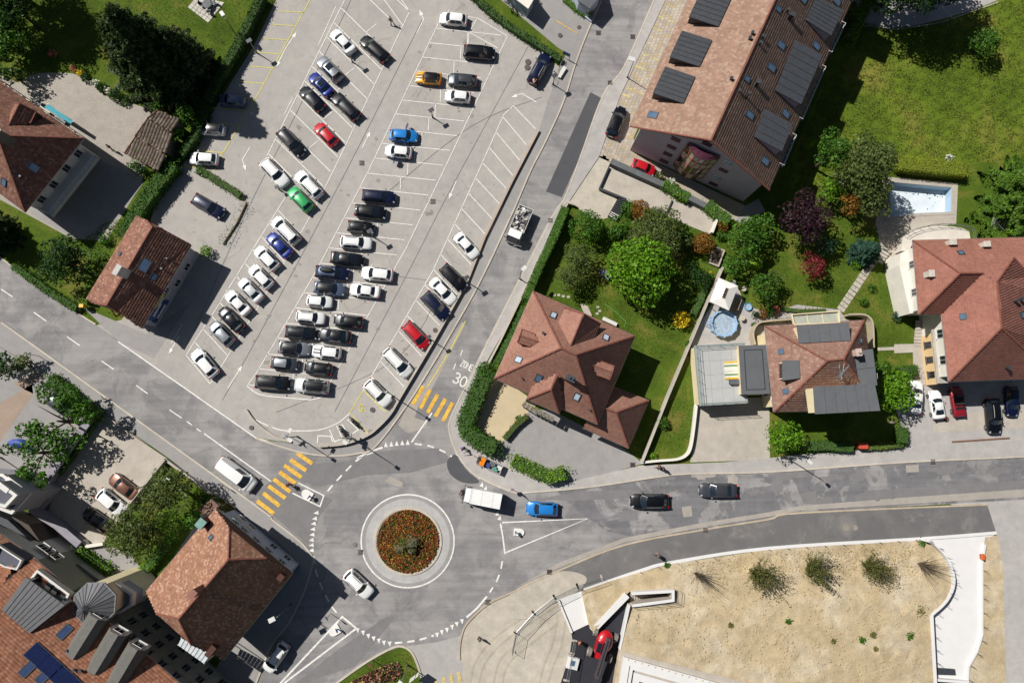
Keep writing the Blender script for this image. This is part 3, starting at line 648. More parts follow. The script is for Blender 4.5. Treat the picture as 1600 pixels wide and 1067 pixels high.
def tiles(face, w, h, lift=.03, jit=.008):
    P0 = face.p[0]; e, up = face.e, face.up
    n = max(face.planes, key=lambda t: abs((t[2][1][0]-t[2][0][0])*(t[2][2][1]-t[2][0][1])-(t[2][1][1]-t[2][0][1])*(t[2][2][0]-t[2][0][0])))[1]
    hs = h*n.z
    uv = np.array([((q-P0).dot(e), (q-P0).dot(up)) for q in face.p]); lo, hi = uv.min(0), uv.max(0)
    nu = int((hi[0]-lo[0])/w)+2; nv = int((hi[1]-lo[1])/hs)+2
    U, V = np.meshgrid(np.arange(nu), np.arange(nv)); U = lo[0]+(U+.5*(V % 2))*w; V = lo[1]+(V+.35)*hs
    U = U.ravel(); V = V.ravel(); X = P0.x+e.x*U+up.x*V; Y = P0.y+e.y*U+up.y*V
    vs = []; qs = []; base = 0; done = np.zeros(len(X), bool)
    for a, nn, t in face.planes:
        k = inside(t, X, Y) & ~done; done |= k; m = int(k.sum())
        if not m: continue
        x, y = X[k], Y[k]; hw = w*.485; j = rng.uniform(-jit, jit, (m, 1)); L = lift+rng.uniform(0, jit, m)
        def zz(px, py, l): return a.z-(nn.x*(px-a.x)+nn.y*(py-a.y))/nn.z+l
        cs = []
        for du, dv, l in ((-hw, -hs*.5, L), (hw, -hs*.5, L), (hw, hs*.62, L*.3), (-hw, hs*.62, L*.3), (-hw, -hs*.5, L*0-.02), (hw, -hs*.5, L*0-.02)):
            dv2 = dv+(j[:, 0] if dv < 0 else 0)
            px = x+e.x*du+up.x*dv2; py = y+e.y*du+up.y*dv2; cs.append(np.stack([px, py, zz(px, py, l)], 1))
        vs.append(np.stack(cs, 1).reshape(-1, 3)); b0 = base+np.arange(m)[:, None]*6
        qs.append(np.concatenate([b0+np.array([[0, 1, 2, 3]]), b0+np.array([[4, 5, 1, 0]])])); base += m*6
    return (np.concatenate(vs), np.concatenate(qs)) if vs else (np.zeros((0, 3)), np.zeros((0, 4), int))
class Roof:
    def __init__(s, root, faces, mat, tw=.30, th=.36, ridges=(), eaves=(), name='roof', tile=True, cap=.13, lift=.032, abs_=False, slabmat=None):
        s.root = root; s.faces = [Face(f, abs_) for f in faces]; b2 = MB()
        for f in s.faces:
            top = [q-Vector((0, 0, .03)) for q in f.p]; bot = [q-Vector((0, 0, .22)) for q in f.p]
            b2.tris(top, [t if (top[t[1]]-top[t[0]]).cross(top[t[2]]-top[t[0]]).z > 0 else t[::-1] for t in f.tr]); k = len(top)
            for i in range(k): b2.poly([bot[i], bot[(i+1) % k], top[(i+1) % k], top[i]])
            b2.tris(bot, f.tr)
        s.ob = b2.build(name, slabmat or M_batten, root)
        if tile:
            V = []; Q = []; n0 = 0
            for f in s.faces:
                v, q = tiles(f, tw, th, lift)
                if len(v): V.append(v); Q.append(q+n0); n0 += len(v)
            V = np.concatenate(V)-np.array(root.location)[None, :]; me = np_mesh('roof_tile', V, np.concatenate(Q), mat)
            o = link('roof_tile', me, None, s.ob); o['kind'] = 'stuff'
        if ridges:
            rb = MB()
            for a, c in ridges:
                a, c = (Vector(a), Vector(c)) if abs_ else (at(*a), at(*c)); L = (c-a).length; k = max(1, int(L/.42)); d = (c-a)/k
                for i in range(k):
                    p = a+d*i; rb.tube([p+Vector((0, 0, .03)), p+d*1.04+Vector((0, 0, .05))], [cap*1.08, cap*.92], 6)
            o = rb.build('ridge_tile', M_ridge, s.ob, smooth=False); o['kind'] = 'stuff'
        for a, c in eaves:
            a, c = (Vector(a), Vector(c)) if abs_ else (at(*a), at(*c)); MB().tube([a-Vector((0, 0, .12)), c-Vector((0, 0, .12))], .085, 6).build('gutter', M_gutter, root)
    def face(s, px, py):
        for f in s.faces:
            for a, n, t in f.planes:
                q = hit(px, py, a, n)
                if inside(t, np.array([q.x]), np.array([q.y]))[0]: return f, q, n
        f = s.faces[0]; q, n = f.hit(px, py); return f, q, n
    def z(s, x, y):
        for f in s.faces:
            if f.has(x, y): return f.z(x, y)
        return None
def walls(root, poly, z0, z1, m, name='wall'):
    MB().prism([(q.x, q.y) for q in poly], z0, z1).build(name, m, root)
def skylight(roof, px, py, w, h, glass=None, frame=None, lift=.12):
    f, q, n = roof.face(px, py); u, v = f.frame(n); fr = MB()
    for s2 in (-1, 1):
        fr.box(q+u*s2*(w/2-.05)+n*lift*.6, u, v, n, .12, h, lift); fr.box(q+v*s2*(h/2-.05)+n*lift*.6, u, v, n, w-.22, .12, lift)
    o = fr.build('skylight', frame or M_dkmetal, roof.root)
    MB().box(q+n*(lift*.75), u, v, n, w-.2, h-.2, .04).build('pane', glass or M_glassblue, o)
def chimney(roof, px, py, w, d, h, m, cap=True, pots=0, capm=None):
    f, q, n = roof.face(px, py); u = f.e; v = f.up; b2 = MB(); b2.box(q+Vector((0, 0, h/2-.4)), u, v, (0, 0, 1), w, d, h+.8)
    o = b2.build('chimney', m, roof.ob)
    c = MB()
    if cap: c.box(q+Vector((0, 0, h+.06)), u, v, (0, 0, 1), w+.16, d+.16, .12)
    for i in range(pots): c.tube([q+u*(i-(pots-1)/2)*.4+Vector((0, 0, h)), q+u*(i-(pots-1)/2)*.4+Vector((0, 0, h+.4))], .14, 8)
    if cap or pots: MBb = c; cm = MBb.mesh('chimney_cap', capm or m, None)
    if cap or pots:
        x = link('chimney_cap', cm, None, roof.ob); off = Vector(); r = roof.ob
        while r is not None: off += r.location; r = r.parent
        x.location = -off
def vent(roof, px, py, h=.55, r=.1):
    f, q, n = roof.face(px, py); MB().tube([q-n*.1, q+Vector((0, 0, h))], r, 8).tube([q+Vector((0, 0, h)), q+Vector((0, 0, h+.12))], r*1.6, 8).build('roof_vent', M_dkmetal, roof.root)
def window(root, q, u, n, w, h, frame=None, glass=None, sill=True, depth=.06, mull=1):
    up = Vector((0, 0, 1)); fr = MB(); t = .07
    for s2 in (-1, 1):
        fr.box(q+u*s2*(w/2-t/2)+n*depth/2, u, n, up, t, depth, h); fr.box(q+up*s2*(h/2-t/2)+n*depth/2, u, n, up, w-2*t, depth, t)
    for k in range(mull): fr.box(q+u*((k+1)/(mull+1)-.5)*(w-2*t)+n*depth/2, u, n, up, .05, depth, h-2*t)
    if sill: fr.box(q-up*(h/2+.05)+n*.09, u, n, up, w+.2, .2, .07)
    o = fr.build('window', frame or M_frame, root)
    MB().box(q+n*.02, u, n, up, w-2*t, .03, h-2*t).build('pane', glass or M_glass, o)
def wall_windows(root, a, b2, z, us, w=1.0, h=1.3, center=None, **kw):
    """a row of windows on the wall a-b, at fractions us along it"""
    a = Vector((a.x, a.y, 0)); b2 = Vector((b2.x, b2.y, 0)); d = (b2-a); L = d.length; u = d/L; n = Vector((u.y, -u.x, 0))
    if center is not None and (a+d*.5-center).dot(n) < 0: n = -n
    for t in us: window(root, a+d*t+n*.004+Vector((0, 0, z)), u, n, w, h, **kw)
def cen(poly): 
    c = sum(poly, Vector())/len(poly); return Vector((c.x, c.y, 0))
def shed_dormer(roof, quad, drop, topm, wallm, seams=0, th=.14, name='dormer', inset=.18, seamdir=0, sidegap=0.0, glassfront=True):
    """quad: two front (eave side) then two back (ridge side) corners in the photo; the back edge lies on the roof, the front is `drop` lower"""
    f, q2, n2 = roof.face(*quad[2]); f3, q3, n3 = roof.face(*quad[3])
    zb = (q2.z+q3.z)/2+.06; zf = zb-drop
    A, B2, C, D = at(*quad[0], zf), at(*quad[1], zf), at(*quad[2], zb), at(*quad[3], zb)
    poly = [A, B2, C, D]; up = Vector((0, 0, th))
    top = MB(); top.poly([p+up for p in poly]) if (B2-A).cross(C-A).z > 0 else top.poly([p+up for p in poly][::-1])
    for i in range(4): top.poly([poly[i], poly[(i+1) % 4], poly[(i+1) % 4]+up, poly[i]+up])
    top.poly(poly[::-1])
    inn = offset_poly([p.copy() for p in poly], inset); w = MB()
    def rz(p): z = roof.z(p.x, p.y); return (z if z is not None else p.z-2.0)
    bot = [Vector((p.x, p.y, min(rz(p)-.15, p.z-.05))) for p in inn]
    for i in range(4): w.poly([bot[i], bot[(i+1) % 4], inn[(i+1) % 4], inn[i]])
    o = w.build(name, wallm, roof.root); t = top.build('dormer_roof', topm, o)
    if seams:
        for k in range(1, seams):
            t2 = k/seams
            if seamdir == 0: p, r = A.lerp(D, t2), B2.lerp(C, t2)
            else: p, r = A.lerp(B2, t2), D.lerp(C, t2)
            d = (r-p).normalized(); s2 = MB(); s2.box((p+r)/2+up+Vector((0, 0, .03)), d, d.cross(Vector((0, 0, 1))).normalized(), (0, 0, 1), (r-p).length*.985, .06, .07); x = s2.build('roof_seam', topm, o)
    if glassfront:
        a, c = inn[0], inn[1]; d = c-a; d.z = 0; u = d.normalized(); n = Vector((u.y, -u.x, 0))
        if n.dot(A-D) < 0: n = -n
        h = max(.3, a.z-bot[0].z-.3); x = MB(); x.box((a+c)/2-Vector((0, 0, .1+h/2))+n*.02, u, n, (0, 0, 1), d.length*.85, .04, h*.8); x.build('dormer_window', M_glass, o)
    return o, poly
def railing(root, pts, h=1.0, m=None, name='railing', step=1.4, r=.03, closed=False, bars=2):
    b2 = MB(); n = len(pts)
    for i in range(n if closed else n-1):
        a, c = pts[i], pts[(i+1) % n]
        for k in range(bars): b2.tube([a+Vector((0, 0, h*(1-k*.42))), c+Vector((0, 0, h*(1-k*.42)))], r, 5)
        L = (c-a).length; kk = max(1, int(L/step))
        for j in range(kk+1): p = a.lerp(c, j/kk); b2.tube([p, p+Vector((0, 0, h))], r*.9, 5)
    return b2.build(name, m or M_steel, root)

ap = thing('apartment_block', 'long apartment block with orange tiled roof, dark flat dormers and lilac gable wall', 'building', at(1090, 150, 0))
ZE, ZR = 7.4, 12.4
pk, rg = (1111, 219.5, ZR), (1260, -107, ZR)
el, el2 = (984.5, 198, ZE), (1113, -82, ZE); er, er2 = (1202, 297, ZE), (1372, -92, ZE)
apr = Roof(ap, [[el, el2, rg, pk], [er, er2, rg, pk]], M_tile_orange, .32, .36, lift=.014, ridges=[(pk, rg), (el, pk), (er, pk)], eaves=[(el, el2), (er, er2)])
ga, gb = at(984, 235, 0), at(1161, 315, 0); d = (at(*rg)-at(*pk)); d.z = 0; d.normalize(); far = 42
ft = [ga, gb, gb+d*far, ga+d*far]; walls(ap, ft, 0, ZE-.1, M_walllilac)
gu = (gb-ga).normalized(); gn = Vector((gu.y, -gu.x, 0)); gn = gn if gn.dot(d) < 0 else -gn
pm = hit(1111, 219.5, ga, gn); mid = (ga+gb)/2; top = Vector((mid.x, mid.y, ZR-.45))
gw = MB(); a1, b1 = ga+Vector((0, 0, ZE-.1)), gb+Vector((0, 0, ZE-.1))
gw.poly([a1, b1, top]); gw.poly([a1+d*.25, top+d*.25, b1+d*.25]); gw.build('gable_wall', M_walllilac, ap)
M_maroon = plain('maroon_shutter', '#4f2233', .6, .15); M_bayred = plain('bay_frame_red', '#8d4a3f', .5, .15)
def gablewin(px, py, w, h, fm, gm):
    q = hit(px, py, ga, gn); window(ap, q+gn*.004, gu, gn, w, h, frame=fm, glass=gm, sill=False)
for px, py in ((1056, 218), (1049.5, 230), (1043.5, 241), (1037.5, 252), (1105, 225)): gablewin(px, py, 1.25, .95, M_maroon, M_maroon)
for px, py, k in ((1138.5, 254.5, 1), (1130.3, 266.3, 0), (1122.2, 277.2, 1), (1114.5, 287.4, 0)): gablewin(px, py, 1.25, .85, M_frame if k else M_maroon, plain('blue_pane', '#5d7ea6', .1, .1) if k else M_maroon)
qa, qb, qc = hit(1074, 226, ga, gn), hit(1124, 246, ga, gn), hit(1057, 258, ga, gn)
u0, u1 = (qa-ga).dot(gu), (qb-ga).dot(gu); zt, zb = max(qa.z, qb.z), qc.z
bay = MB(); NB = 6; ZL = 4; pt = lambda i, z: ga+gu*(u0+(u1-u0)*i/NB)+gn*(.15+1.0*math.sin(PI*i/NB))+Vector((0, 0, z))
for i in range(NB+1): bay.tube([pt(i, zb), pt(i, zt)], .09, 5)
for k in range(ZL+1):
    z = zb+(zt-zb)*k/ZL; bay.tube([pt(i, z) for i in range(NB+1)], .09, 5)
bo = bay.build('bay_window', M_bayred, ap)
M_panes = [plain('bay_glass', '#6b6a58', .08, .35, 1.2, spec=.8), plain('bay_glass_green', '#4f6b3e', .12, .5, 1.5), plain('bay_blind', '#b6a98c', .5, .2, 1.5), M_glass]
for i in range(NB):
    for k in range(ZL):
        z0, z1 = zb+(zt-zb)*k/ZL, zb+(zt-zb)*(k+1)/ZL; o = MB().poly([pt(i, z0), pt(i+1, z0), pt(i+1, z1), pt(i, z1)]).build('pane', M_panes[(i*2+k*3+i*k) % 4], bo)
rf = MB(); rf.flat([pt(i, zt+.12)+gn*.15 for i in range(NB+1)]+[ga+gu*u1+Vector((0, 0, zt+.12)), ga+gu*u0+Vector((0, 0, zt+.12))])
for i in range(NB): rf.poly([pt(i, zt-.05)+gn*.15, pt(i+1, zt-.05)+gn*.15, pt(i+1, zt+.12)+gn*.15, pt(i, zt+.12)+gn*.15])
rf.build('bay_roof', M_maroon, bo)
for i in range(NB): MB().poly([pt(i, zt+.13)+gn*.1, pt(i+1, zt+.13)+gn*.1, pt(i+1, zt+.7)*.5+(ga+gu*(u0+(u1-u0)*(i+1)/NB)+Vector((0, 0, zt+.7)))*.5, pt(i, zt+.7)*.5+(ga+gu*(u0+(u1-u0)*i/NB)+Vector((0, 0, zt+.7)))*.5]).build('bay_roof_panel', M_maroon, bo)
for q in ([(1019.5, 146), (1039, 105), (1086, 121), (1067.5, 162.5)], [(1046, 90), (1065, 49), (1112.5, 64), (1092.5, 105)], [(1076, 27.5), (1096, -16), (1142, 0), (1122, 42.5)]):
    shed_dormer(apr, q, .35, M_dkmetal, M_dkmetal, seams=6, seamdir=1)
for q in ([(1298, 57), (1317, 17), (1275, -5), (1257.5, 32)], [(1251, 164), (1285, 87), (1242.5, 64), (1210, 142)], [(1221, 237.5), (1238, 196), (1195, 171), (1177, 214)], [(1345, -40), (1360, -80), (1318, -100), (1303, -62)]):
    o, poly = shed_dormer(apr, q, .35, M_dkmetal, M_walllilac, seams=4 if q[0][0] < 1240 else 7, seamdir=1)
    A, B2, C, D = poly; out = (A-D); out.z = 0; out.normalize(); zf = 6.5; s2 = (B2-A); s2.z = 0; s2n = s2.normalized()
    pts = [Vector((p.x, p.y, zf)) for p in (A-out*.6-s2n*.3, B2-out*.6+s2n*.3, B2+out*1.5+s2n*.3, A+out*1.5-s2n*.3)]
    bal = MB().prism([(p.x, p.y) for p in pts], zf-.2, zf).build('balcony', plain('balcony_slab', '#6d6a78', .8, .12), ap)
    railing(bal, [pts[1], pts[2], pts[3], pts[0]], 1.0, plain('white_rail', '#c9cacb', .5, .05), 'balcony_railing', .8, .035)
    if q[0][0] in (1251, 1298):
        bl = plain('blue_fabric', '#3c4a8a', .8, .15); cc = (pts[0]+pts[1])/2+out*1.2
        for t2 in (.28, .66):
            p = pts[0].lerp(pts[1], t2)+out*1.1; t = thing('balcony_chair', 'blue balcony chair %s on the %s balcony of the apartment block' % ('on the lower half' if t2 < .5 else 'on the upper half', 'middle' if q[0][0] == 1251 else 'top'), 'chair', p)
            MB().box(p+Vector((0, 0, .42)), out, s2n, (0, 0, 1), .62, .6, .08).build('seat', bl, t); MB().box(p+Vector((0, 0, .75))-out*.3, out, s2n, (0, 0, 1), .07, .6, .6).build('backrest', bl, t)
            for sx in (-1, 1):
                for sy in (-1, 1): MB().box(p+out*.25*sx+s2n*.25*sy+Vector((0, 0, .2)), out, s2n, (0, 0, 1), .05, .05, .4).build('leg', M_steel, t)
for px, py in ((1020, 180), (1254, -1), (1216, 15), (1220, 71), (1275, 72), (1205, 106), (1167, 124), (1171, 180), (1227, 178), (1195, 252), (1307, 3)): skylight(apr, px, py, .95 if px not in (1167, 1216) else .8, 1.35 if px not in (1167, 1216) else .95)
for px, py, h in ((1174, 54, .5), (1170, 62, .5), (1141, 125, .5), (1190, 60, .6), (1186, 70, .6), (1229, 19, .6), (1231, 29, .9), (1166, 153, 1.3), (1155, 144, .4)): vent(apr, px, py, h, .14)
for px, py in ((1181, 134), (1233, 30)): chimney(apr, px, py, .45, .45, 1.1, M_dkmetal, True)

vl = thing('villa', 'square villa with red hipped roof, gabled dormers and an annex', 'house', at(880, 560, 0))
E, R = 5.6, 10.2
nw, ne, se, sw = (833.4, 455, E), (992.3, 524.8, E), (933.3, 662.7, E), (772.7, 591.3, E); ra, rb = (877, 544, R), (899.7, 554.4, R)
vr = Roof(vl, [[nw, ne, rb, ra], [ne, se, rb], [se, sw, ra, rb], [sw, nw, ra]], M_tile_red, .27, .33, ridges=[(nw, ra), (ne, rb), (se, rb), (sw, ra), (ra, rb)], eaves=[(nw, ne), (ne, se), (se, sw), (sw, nw)])
fp = offset_poly([at(*p) for p in (nw, ne, se, sw)], .8); walls(vl, fp, 0, E-.05, M_wallwhite)
for i in range(4): wall_windows(vl, fp[i], fp[(i+1) % 4], 1.7, (.2, .5, .8), center=cen(fp)); wall_windows(vl, fp[i], fp[(i+1) % 4], 4.2, (.2, .5, .8), center=cen(fp))
def abs_gable(root, rf, rb2, l1, l2, r1, r2, m, front=True, wallm=None, tw=.27, th=.33):
    """gabled dormer from ridge front/back and left/right eave front/back, each (px, py, z)"""
    rr = Roof(root, [[l1, l2, rb2, rf], [r1, r2, rb2, rf]], m, tw, th, ridges=[(rf, rb2), (l1, rf), (r1, rf)], name='dormer_roof', eaves=[], cap=.1)
    a, b2, c = at(*l1), at(*r1), at(*rf); k = (at(*rb2)-c); k.z = 0; k.normalize(); w = MB()
    a2, b3 = a+k*.3-Vector((0, 0, .25)), b2+k*.3-Vector((0, 0, .25)); a2 = a2.lerp(b3, .06); b3 = b3.lerp(a2, .06); c2 = c+k*.3-Vector((0, 0, .25)); lo = 2.6
    w.poly([a2, b3, c2]); w.poly([a2-Vector((0, 0, lo)), b3-Vector((0, 0, lo)), b3, a2])
    for p, q in ((a2, at(*l2)), (b3, at(*r2))): w.poly([p-Vector((0, 0, lo)), Vector((q.x, q.y, p.z-lo)), Vector((q.x, q.y, q.z-.25)), p])
    o = w.build('dormer', wallm or M_wallwhite, root); d2 = (b3-a2); d2.z = 0; u = d2.normalized()
    window(root, (a2+b3)/2-Vector((0, 0, .5))-k*.02, u, -k, min(1.4, d2.length*.5), 1.0); return rr
abs_gable(vl, (911.8, 490.6, 9.3), (891.6, 540, 9.6), (883.2, 481.8, 7.3), (870, 509.6, 7.8), (938.4, 506.3, 7.3), (927, 533.6, 7.8), M_tile_red, wallm=plain('slate_cheek', '#5e6069', .7, .1))
fb, ff, fl, fr2, rbk, lbk = (870.6, 583.5, 9.0), (861.2, 608.3, 8.5), (823.3, 623.5, 6.0), (873.9, 646.2, 6.0), (883.2, 628.5, 6.2), (832, 602, 6.3)
Roof(vl, [[lbk, fl, ff, fb], [fl, fr2, ff], [fr2, rbk, fb, ff]], M_tile_red, .27, .33, ridges=[(fb, ff), (ff, fl), (ff, fr2)], eaves=[(fl, fr2)], name='wing_roof')
q = offset_poly([at(*p) for p in (fl, fr2, rbk, lbk)], .5); walls(vl, q, 0, 5.9, M_wallwhite, 'wing_wall')
def small_gable(rf, rb2, half, z, m, vr=vr, vl=vl):
    f, q2, n = vr.face(*rb2); zr = q2.z+.05; a, b2 = at(*rf, zr), at(*rb2, zr); k = (b2-a).normalized(); s2 = Vector((-k.y, k.x, 0))*half; dz = Vector((0, 0, z))
    Lr, Rr = (a+s2-dz, b2-k*half*.9+s2*1.0-dz), (a-s2-dz, b2-k*half*.9-s2-dz)
    Roof(vl, [[Lr[0], Lr[1], b2, a], [Rr[0], Rr[1], b2, a]], m, .27, .33, ridges=[(a, b2), (Lr[0], a), (Rr[0], a), (Lr[0], Lr[1]), (Rr[0], Rr[1])], name='dormer_roof', abs_=True, cap=.08)
    w = MB(); ins = .12
    for p in (Lr, Rr): w.poly([p[0]*.9+a*.1-Vector((0, 0, 1.6)), p[1]-Vector((0, 0, 1.6)), p[1]-Vector((0, 0, .15)), p[0]*.9+a*.1-Vector((0, 0, .1))])
    w.poly([Lr[0]+k*.2-Vector((0, 0, 1.6)), Rr[0]+k*.2-Vector((0, 0, 1.6)), Rr[0]+k*.2-Vector((0, 0, .2)), a+k*.2-Vector((0, 0, .25)), Lr[0]+k*.2-Vector((0, 0, .2))]); w.build('dormer', M_batten, vl)
small_gable((812.5, 524), (842, 534), .85, .45, M_tile_red); small_gable((957, 582), (927, 571), .9, .45, M_tile_red)
for px, py in ((864.5, 493), (946.5, 527.5), (810.6, 562), (841.5, 590.5), (901.5, 619.5)): skylight(vr, px, py, .85, 1.1, glass=plain('bright_pane', '#aab6c4', .1, .1) if px != 841.5 else M_glassblue)
chimney(vr, 889, 593, 1.0, .6, 2.2, M_dkmetal, True, 2); vent(vr, 848.5, 521, .5, .13); vent(vr, 814, 590, .4, .08); vent(vr, 920, 640, .4, .08)
z1, z2 = 3.2, 5.2
a_, b_, c_, d_ = (957, 604, z1), (1013.8, 625.5, z1), (982, 700, z1), (911, 668.5, z1); r1, r2 = (963, 644, z2), (932, 633, z2)
Roof(vl, [[a_, b_, r1, r2], [b_, c_, r1], [c_, d_, r2, r1]], M_tile_red, .27, .33, ridges=[(r1, b_), (r1, c_), (r1, r2)], eaves=[(a_, b_), (b_, c_), (c_, d_)], name='annex_roof')
q = offset_poly([at(*p) for p in (a_, b_, c_, d_)], .5); walls(vl, q, 0, z1-.05, M_wallwhite, 'annex_wall'); wall_windows(vl, q[2], q[3], 1.5, (.3, .7), w=1.6, h=1.5, center=cen(q))
cn = thing('porch_roof', 'grey slatted porch roof on posts below the villa', 'porch roof', at(842, 645, 0))
pq = [at(821, 628, 2.7), at(836, 627, 2.7), (at(863, 648, 2.7)), at(864, 657, 2.7)]
for k in range(8):
    p, r = at(822, 629, 2.7).lerp(at(864, 651, 2.7), k/7), at(817, 635, 2.7).lerp(at(861, 658, 2.7), k/7); dd = (r-p); u = dd.normalized(); MB().box((p+r)/2+Vector((0, 0, .03*(k % 2))), u, u.cross(Vector((0, 0, 1))), (0, 0, 1), dd.length, .5, .05).build('slat', plain('weathered_wood', '#6f685c', .85, .25, 3), cn)
for x, y in ((819, 635), (860, 656), (840, 645)): p = at(x, y, 2.6); MB().box((p.x, p.y, 1.3), (1, 0, 0), (0, 1, 0), (0, 0, 1), .12, .12, 2.6).build('post', MATS['weathered_wood'], cn)

mh = thing('terrace_house', 'house with lichened hipped roof, grey flat dormers and a roof terrace', 'house', at(1265, 575, 0))
E, R = 5.4, 9.3
nw, ne, se, sw = (1195.2, 509.8, E), (1349.9, 500.5, E), (1372, 640, E), (1209.3, 643.4, E); ra, rb = (1292.5, 563.7, R), (1318, 561.4, R)
mr = Roof(mh, [[nw, ne, rb, ra], [ne, se, rb], [se, sw, ra, rb], [sw, nw, ra]], M_tile_pale, .30, .36, ridges=[(nw, ra), (ne, rb), (se, rb), (sw, ra), (ra, rb)], eaves=[(nw, ne), (se, sw), (sw, nw)])
fp = offset_poly([at(*p) for p in (nw, ne, se, sw)], .7); walls(mh, fp, 0, E-.05, M_wallcream)
for i in (2, 3): wall_windows(mh, fp[i], fp[(i+1) % 4], 1.6, (.2, .5, .8), center=cen(fp)); wall_windows(mh, fp[i], fp[(i+1) % 4], 4.2, (.15, .4), center=cen(fp))
shed_dormer(mr, [(1244.4, 508.5), (1325, 504), (1328.5, 532), (1248, 536.5)], .1, M_flat, M_wallcream, seams=5, seamdir=1)
shed_dormer(mr, [(1374.5, 641.5), (1273, 647), (1270, 604), (1366, 600)], .1, M_flat, M_wallcream, seams=6, seamdir=1)
shed_dormer(mr, [(1363, 545), (1370, 602), (1339, 604), (1334, 550)], .1, M_flat, M_wallcream, seams=2, seamdir=1)
shed_dormer(mr, [(1222, 594.5), (1222, 563), (1248.5, 563), (1249.5, 591)], .1, M_flat, M_wallcream, seams=0, seamdir=1)
for px, py in ((1220.5, 549), (1227.5, 611), (1344.5, 532.5)): skylight(mr, px, py, .75, .75)
chimney(mr, 1334, 552, .8, .6, 1.2, plain('pink_chimney', '#b9a49a', .85, .15), True, 1)
cw = MB(); p = at(1356, 588, 6.4); cw.box((p.x, p.y, p.z-.6), (1, 0, 0), (0, 1, 0), (0, 0, 1), 2.0, .75, 2.2); co = cw.build('chimney', M_wallcream, mh)
for k in range(4): MB().tube([(p.x-.3+k*.32, p.y, p.z+.4), (p.x-.3+k*.32, p.y, p.z+.7)], .11, 8).build('chimney_pot', M_dkmetal, co)
an = thing('roof_antenna', 'rusty branched television antenna above the lichened roof', 'antenna', at(1303, 584, 8)); b2 = MB(); p = at(1303, 584, 8.0); b2.tube([p, p+Vector((0, 0, 2.6))], .05, 5); b2.build('mast', M_steel, an); b3 = MB()
for k in range(9):
    a = random.uniform(0, 2*PI); t = p+Vector((0, 0, 1.6+.1*k)); b3.tube([t-Vector((math.cos(a), math.sin(a), 0))*.9, t+Vector((math.cos(a), math.sin(a), .1))*1.2], .035, 4)
b3.build('antenna_arm', M_steel, an)
M_creamw = M_wallcream
b2 = MB(); pts = P([(1236, 492), (1309, 486.5), (1310.5, 504), (1240, 507.5)], 5.2); b2.prism([(p.x, p.y) for p in pts], 4.9, 5.2); b2.build('canopy', plain('glass_canopy', '#a5a89a', .35, .1), mh)
b2 = MB(); b2.wallstrip(pts, .12, 5.2, 5.5, True); b2.build('canopy_frame', M_wallcream, mh)
for t2 in (.33, .66): p, r = pts[0].lerp(pts[1], t2), pts[3].lerp(pts[2], t2); MB().box((p+r)/2+Vector((0, 0, .04)), (r-p).normalized(), (pts[1]-pts[0]).normalized(), (0, 0, 1), (r-p).length, .08, .08).build('canopy_bar', M_wallcream, mh)
arc = smooth_line([(1174, 540), (1171, 525), (1173, 515), (1180, 507), (1192, 504), (1240, 500)], 5); MB().wallstrip(P(arc, 0), .22, 0, 1.5).build('garden_wall_curve', plain('beige_wall', '#a89c86', .85, .12), mh)
arc2 = smooth_line([(1318, 494), (1340, 494), (1351, 500), (1355, 512), (1356, 545)], 5); MB().wallstrip(P(arc2, 0), .22, 0, 1.6).build('garden_wall_curve', MATS['beige_wall'], mh)
zf = 4.2; fw = P([(1155, 540), (1197, 538.6), (1203, 614.8), (1159.6, 616)], zf); b2 = MB(); b2.prism([(p.x, p.y) for p in fw], 0, zf-.3, top=False); b2.build('wing_wall', M_wallcream, mh); MB().prism([(p.x, p.y) for p in fw], zf-.3, zf).build('flat_roof', M_flat, mh)
b2 = MB(); b2.wallstrip(offset_poly([p.copy() for p in fw], .6), .1, zf, zf+.05, True); b2.build('flat_roof_edging', M_dkmetal, mh)
M_terr = ground('terrace_paving', '#a9a9a7', big=.05, mid=.07, fine=.05, stain=.12)
M_terr0 = M_terr
zt2 = 3.0; tr = P([(1087, 542), (1161, 538), (1166, 628), (1095, 632)], zt2); MB().prism([(p.x, p.y) for p in tr], 0, zt2-.05).build('terrace_wall', M_wallcream, mh); MB().prism([(p.x, p.y) for p in offset_poly([p.copy() for p in tr], .05)], zt2-.05, zt2).build('terrace_deck', M_terr0, mh)
ix, iy = 4, 4
inn = offset_poly([p.copy() for p in tr], .15)
for i in range(ix):
    for j in range(iy):
        f = lambda u, v: inn[0].lerp(inn[1], u).lerp(inn[3].lerp(inn[2], u), v)
        g2 = .002; MB().prism([(p.x, p.y) for p in (f(i/ix+g2, j/iy+g2), f((i+1)/ix-g2, j/iy+g2), f((i+1)/ix-g2, (j+1)/iy-g2), f(i/ix+g2, (j+1)/iy-g2))], zt2-.02, zt2+.035).build('terrace_slab', M_terr, mh)
MB().wallstrip(offset_poly([p.copy() for p in tr], -.02), .3, zt2-.25, zt2+.1, True).build('terrace_coping', plain('terrace_coping', '#8f928f', .8, .1), mh)
railing(mh, [tr[1]+Vector((0, 0, .1)), tr[0]+Vector((0, 0, .1)), tr[3]+Vector((0, 0, .1)), tr[2]+Vector((0, 0, .1))], 1.0, plain('green_rail', '#5f7f80', .5, .1), 'terrace_railing', 1.3, .03)
eh = thing('red_roofed_house', 'large house with brick red hipped roofs and white walls at the right edge', 'house', at(1540, 480, 0))
E, R = 6.2, 10.2
A = (1426.4, 375.8, E); B2 = (1720, 368, E); C1, C2 = (1500, 427, R), (1536, 427, R); D1, D2 = (1436, 491, E), (1471.5, 491, E); G1, G2 = (1557.5, 440, R+.6), (1564.5, 512.5, R+.6); S1, S2 = (1482.8, 596, E), (1648, 590, E); H1, H2 = (1584, 403, 9.1), (1720, 398, 8.7); K = (1610, 432, 8.1); T = (1720, 540, E+1)
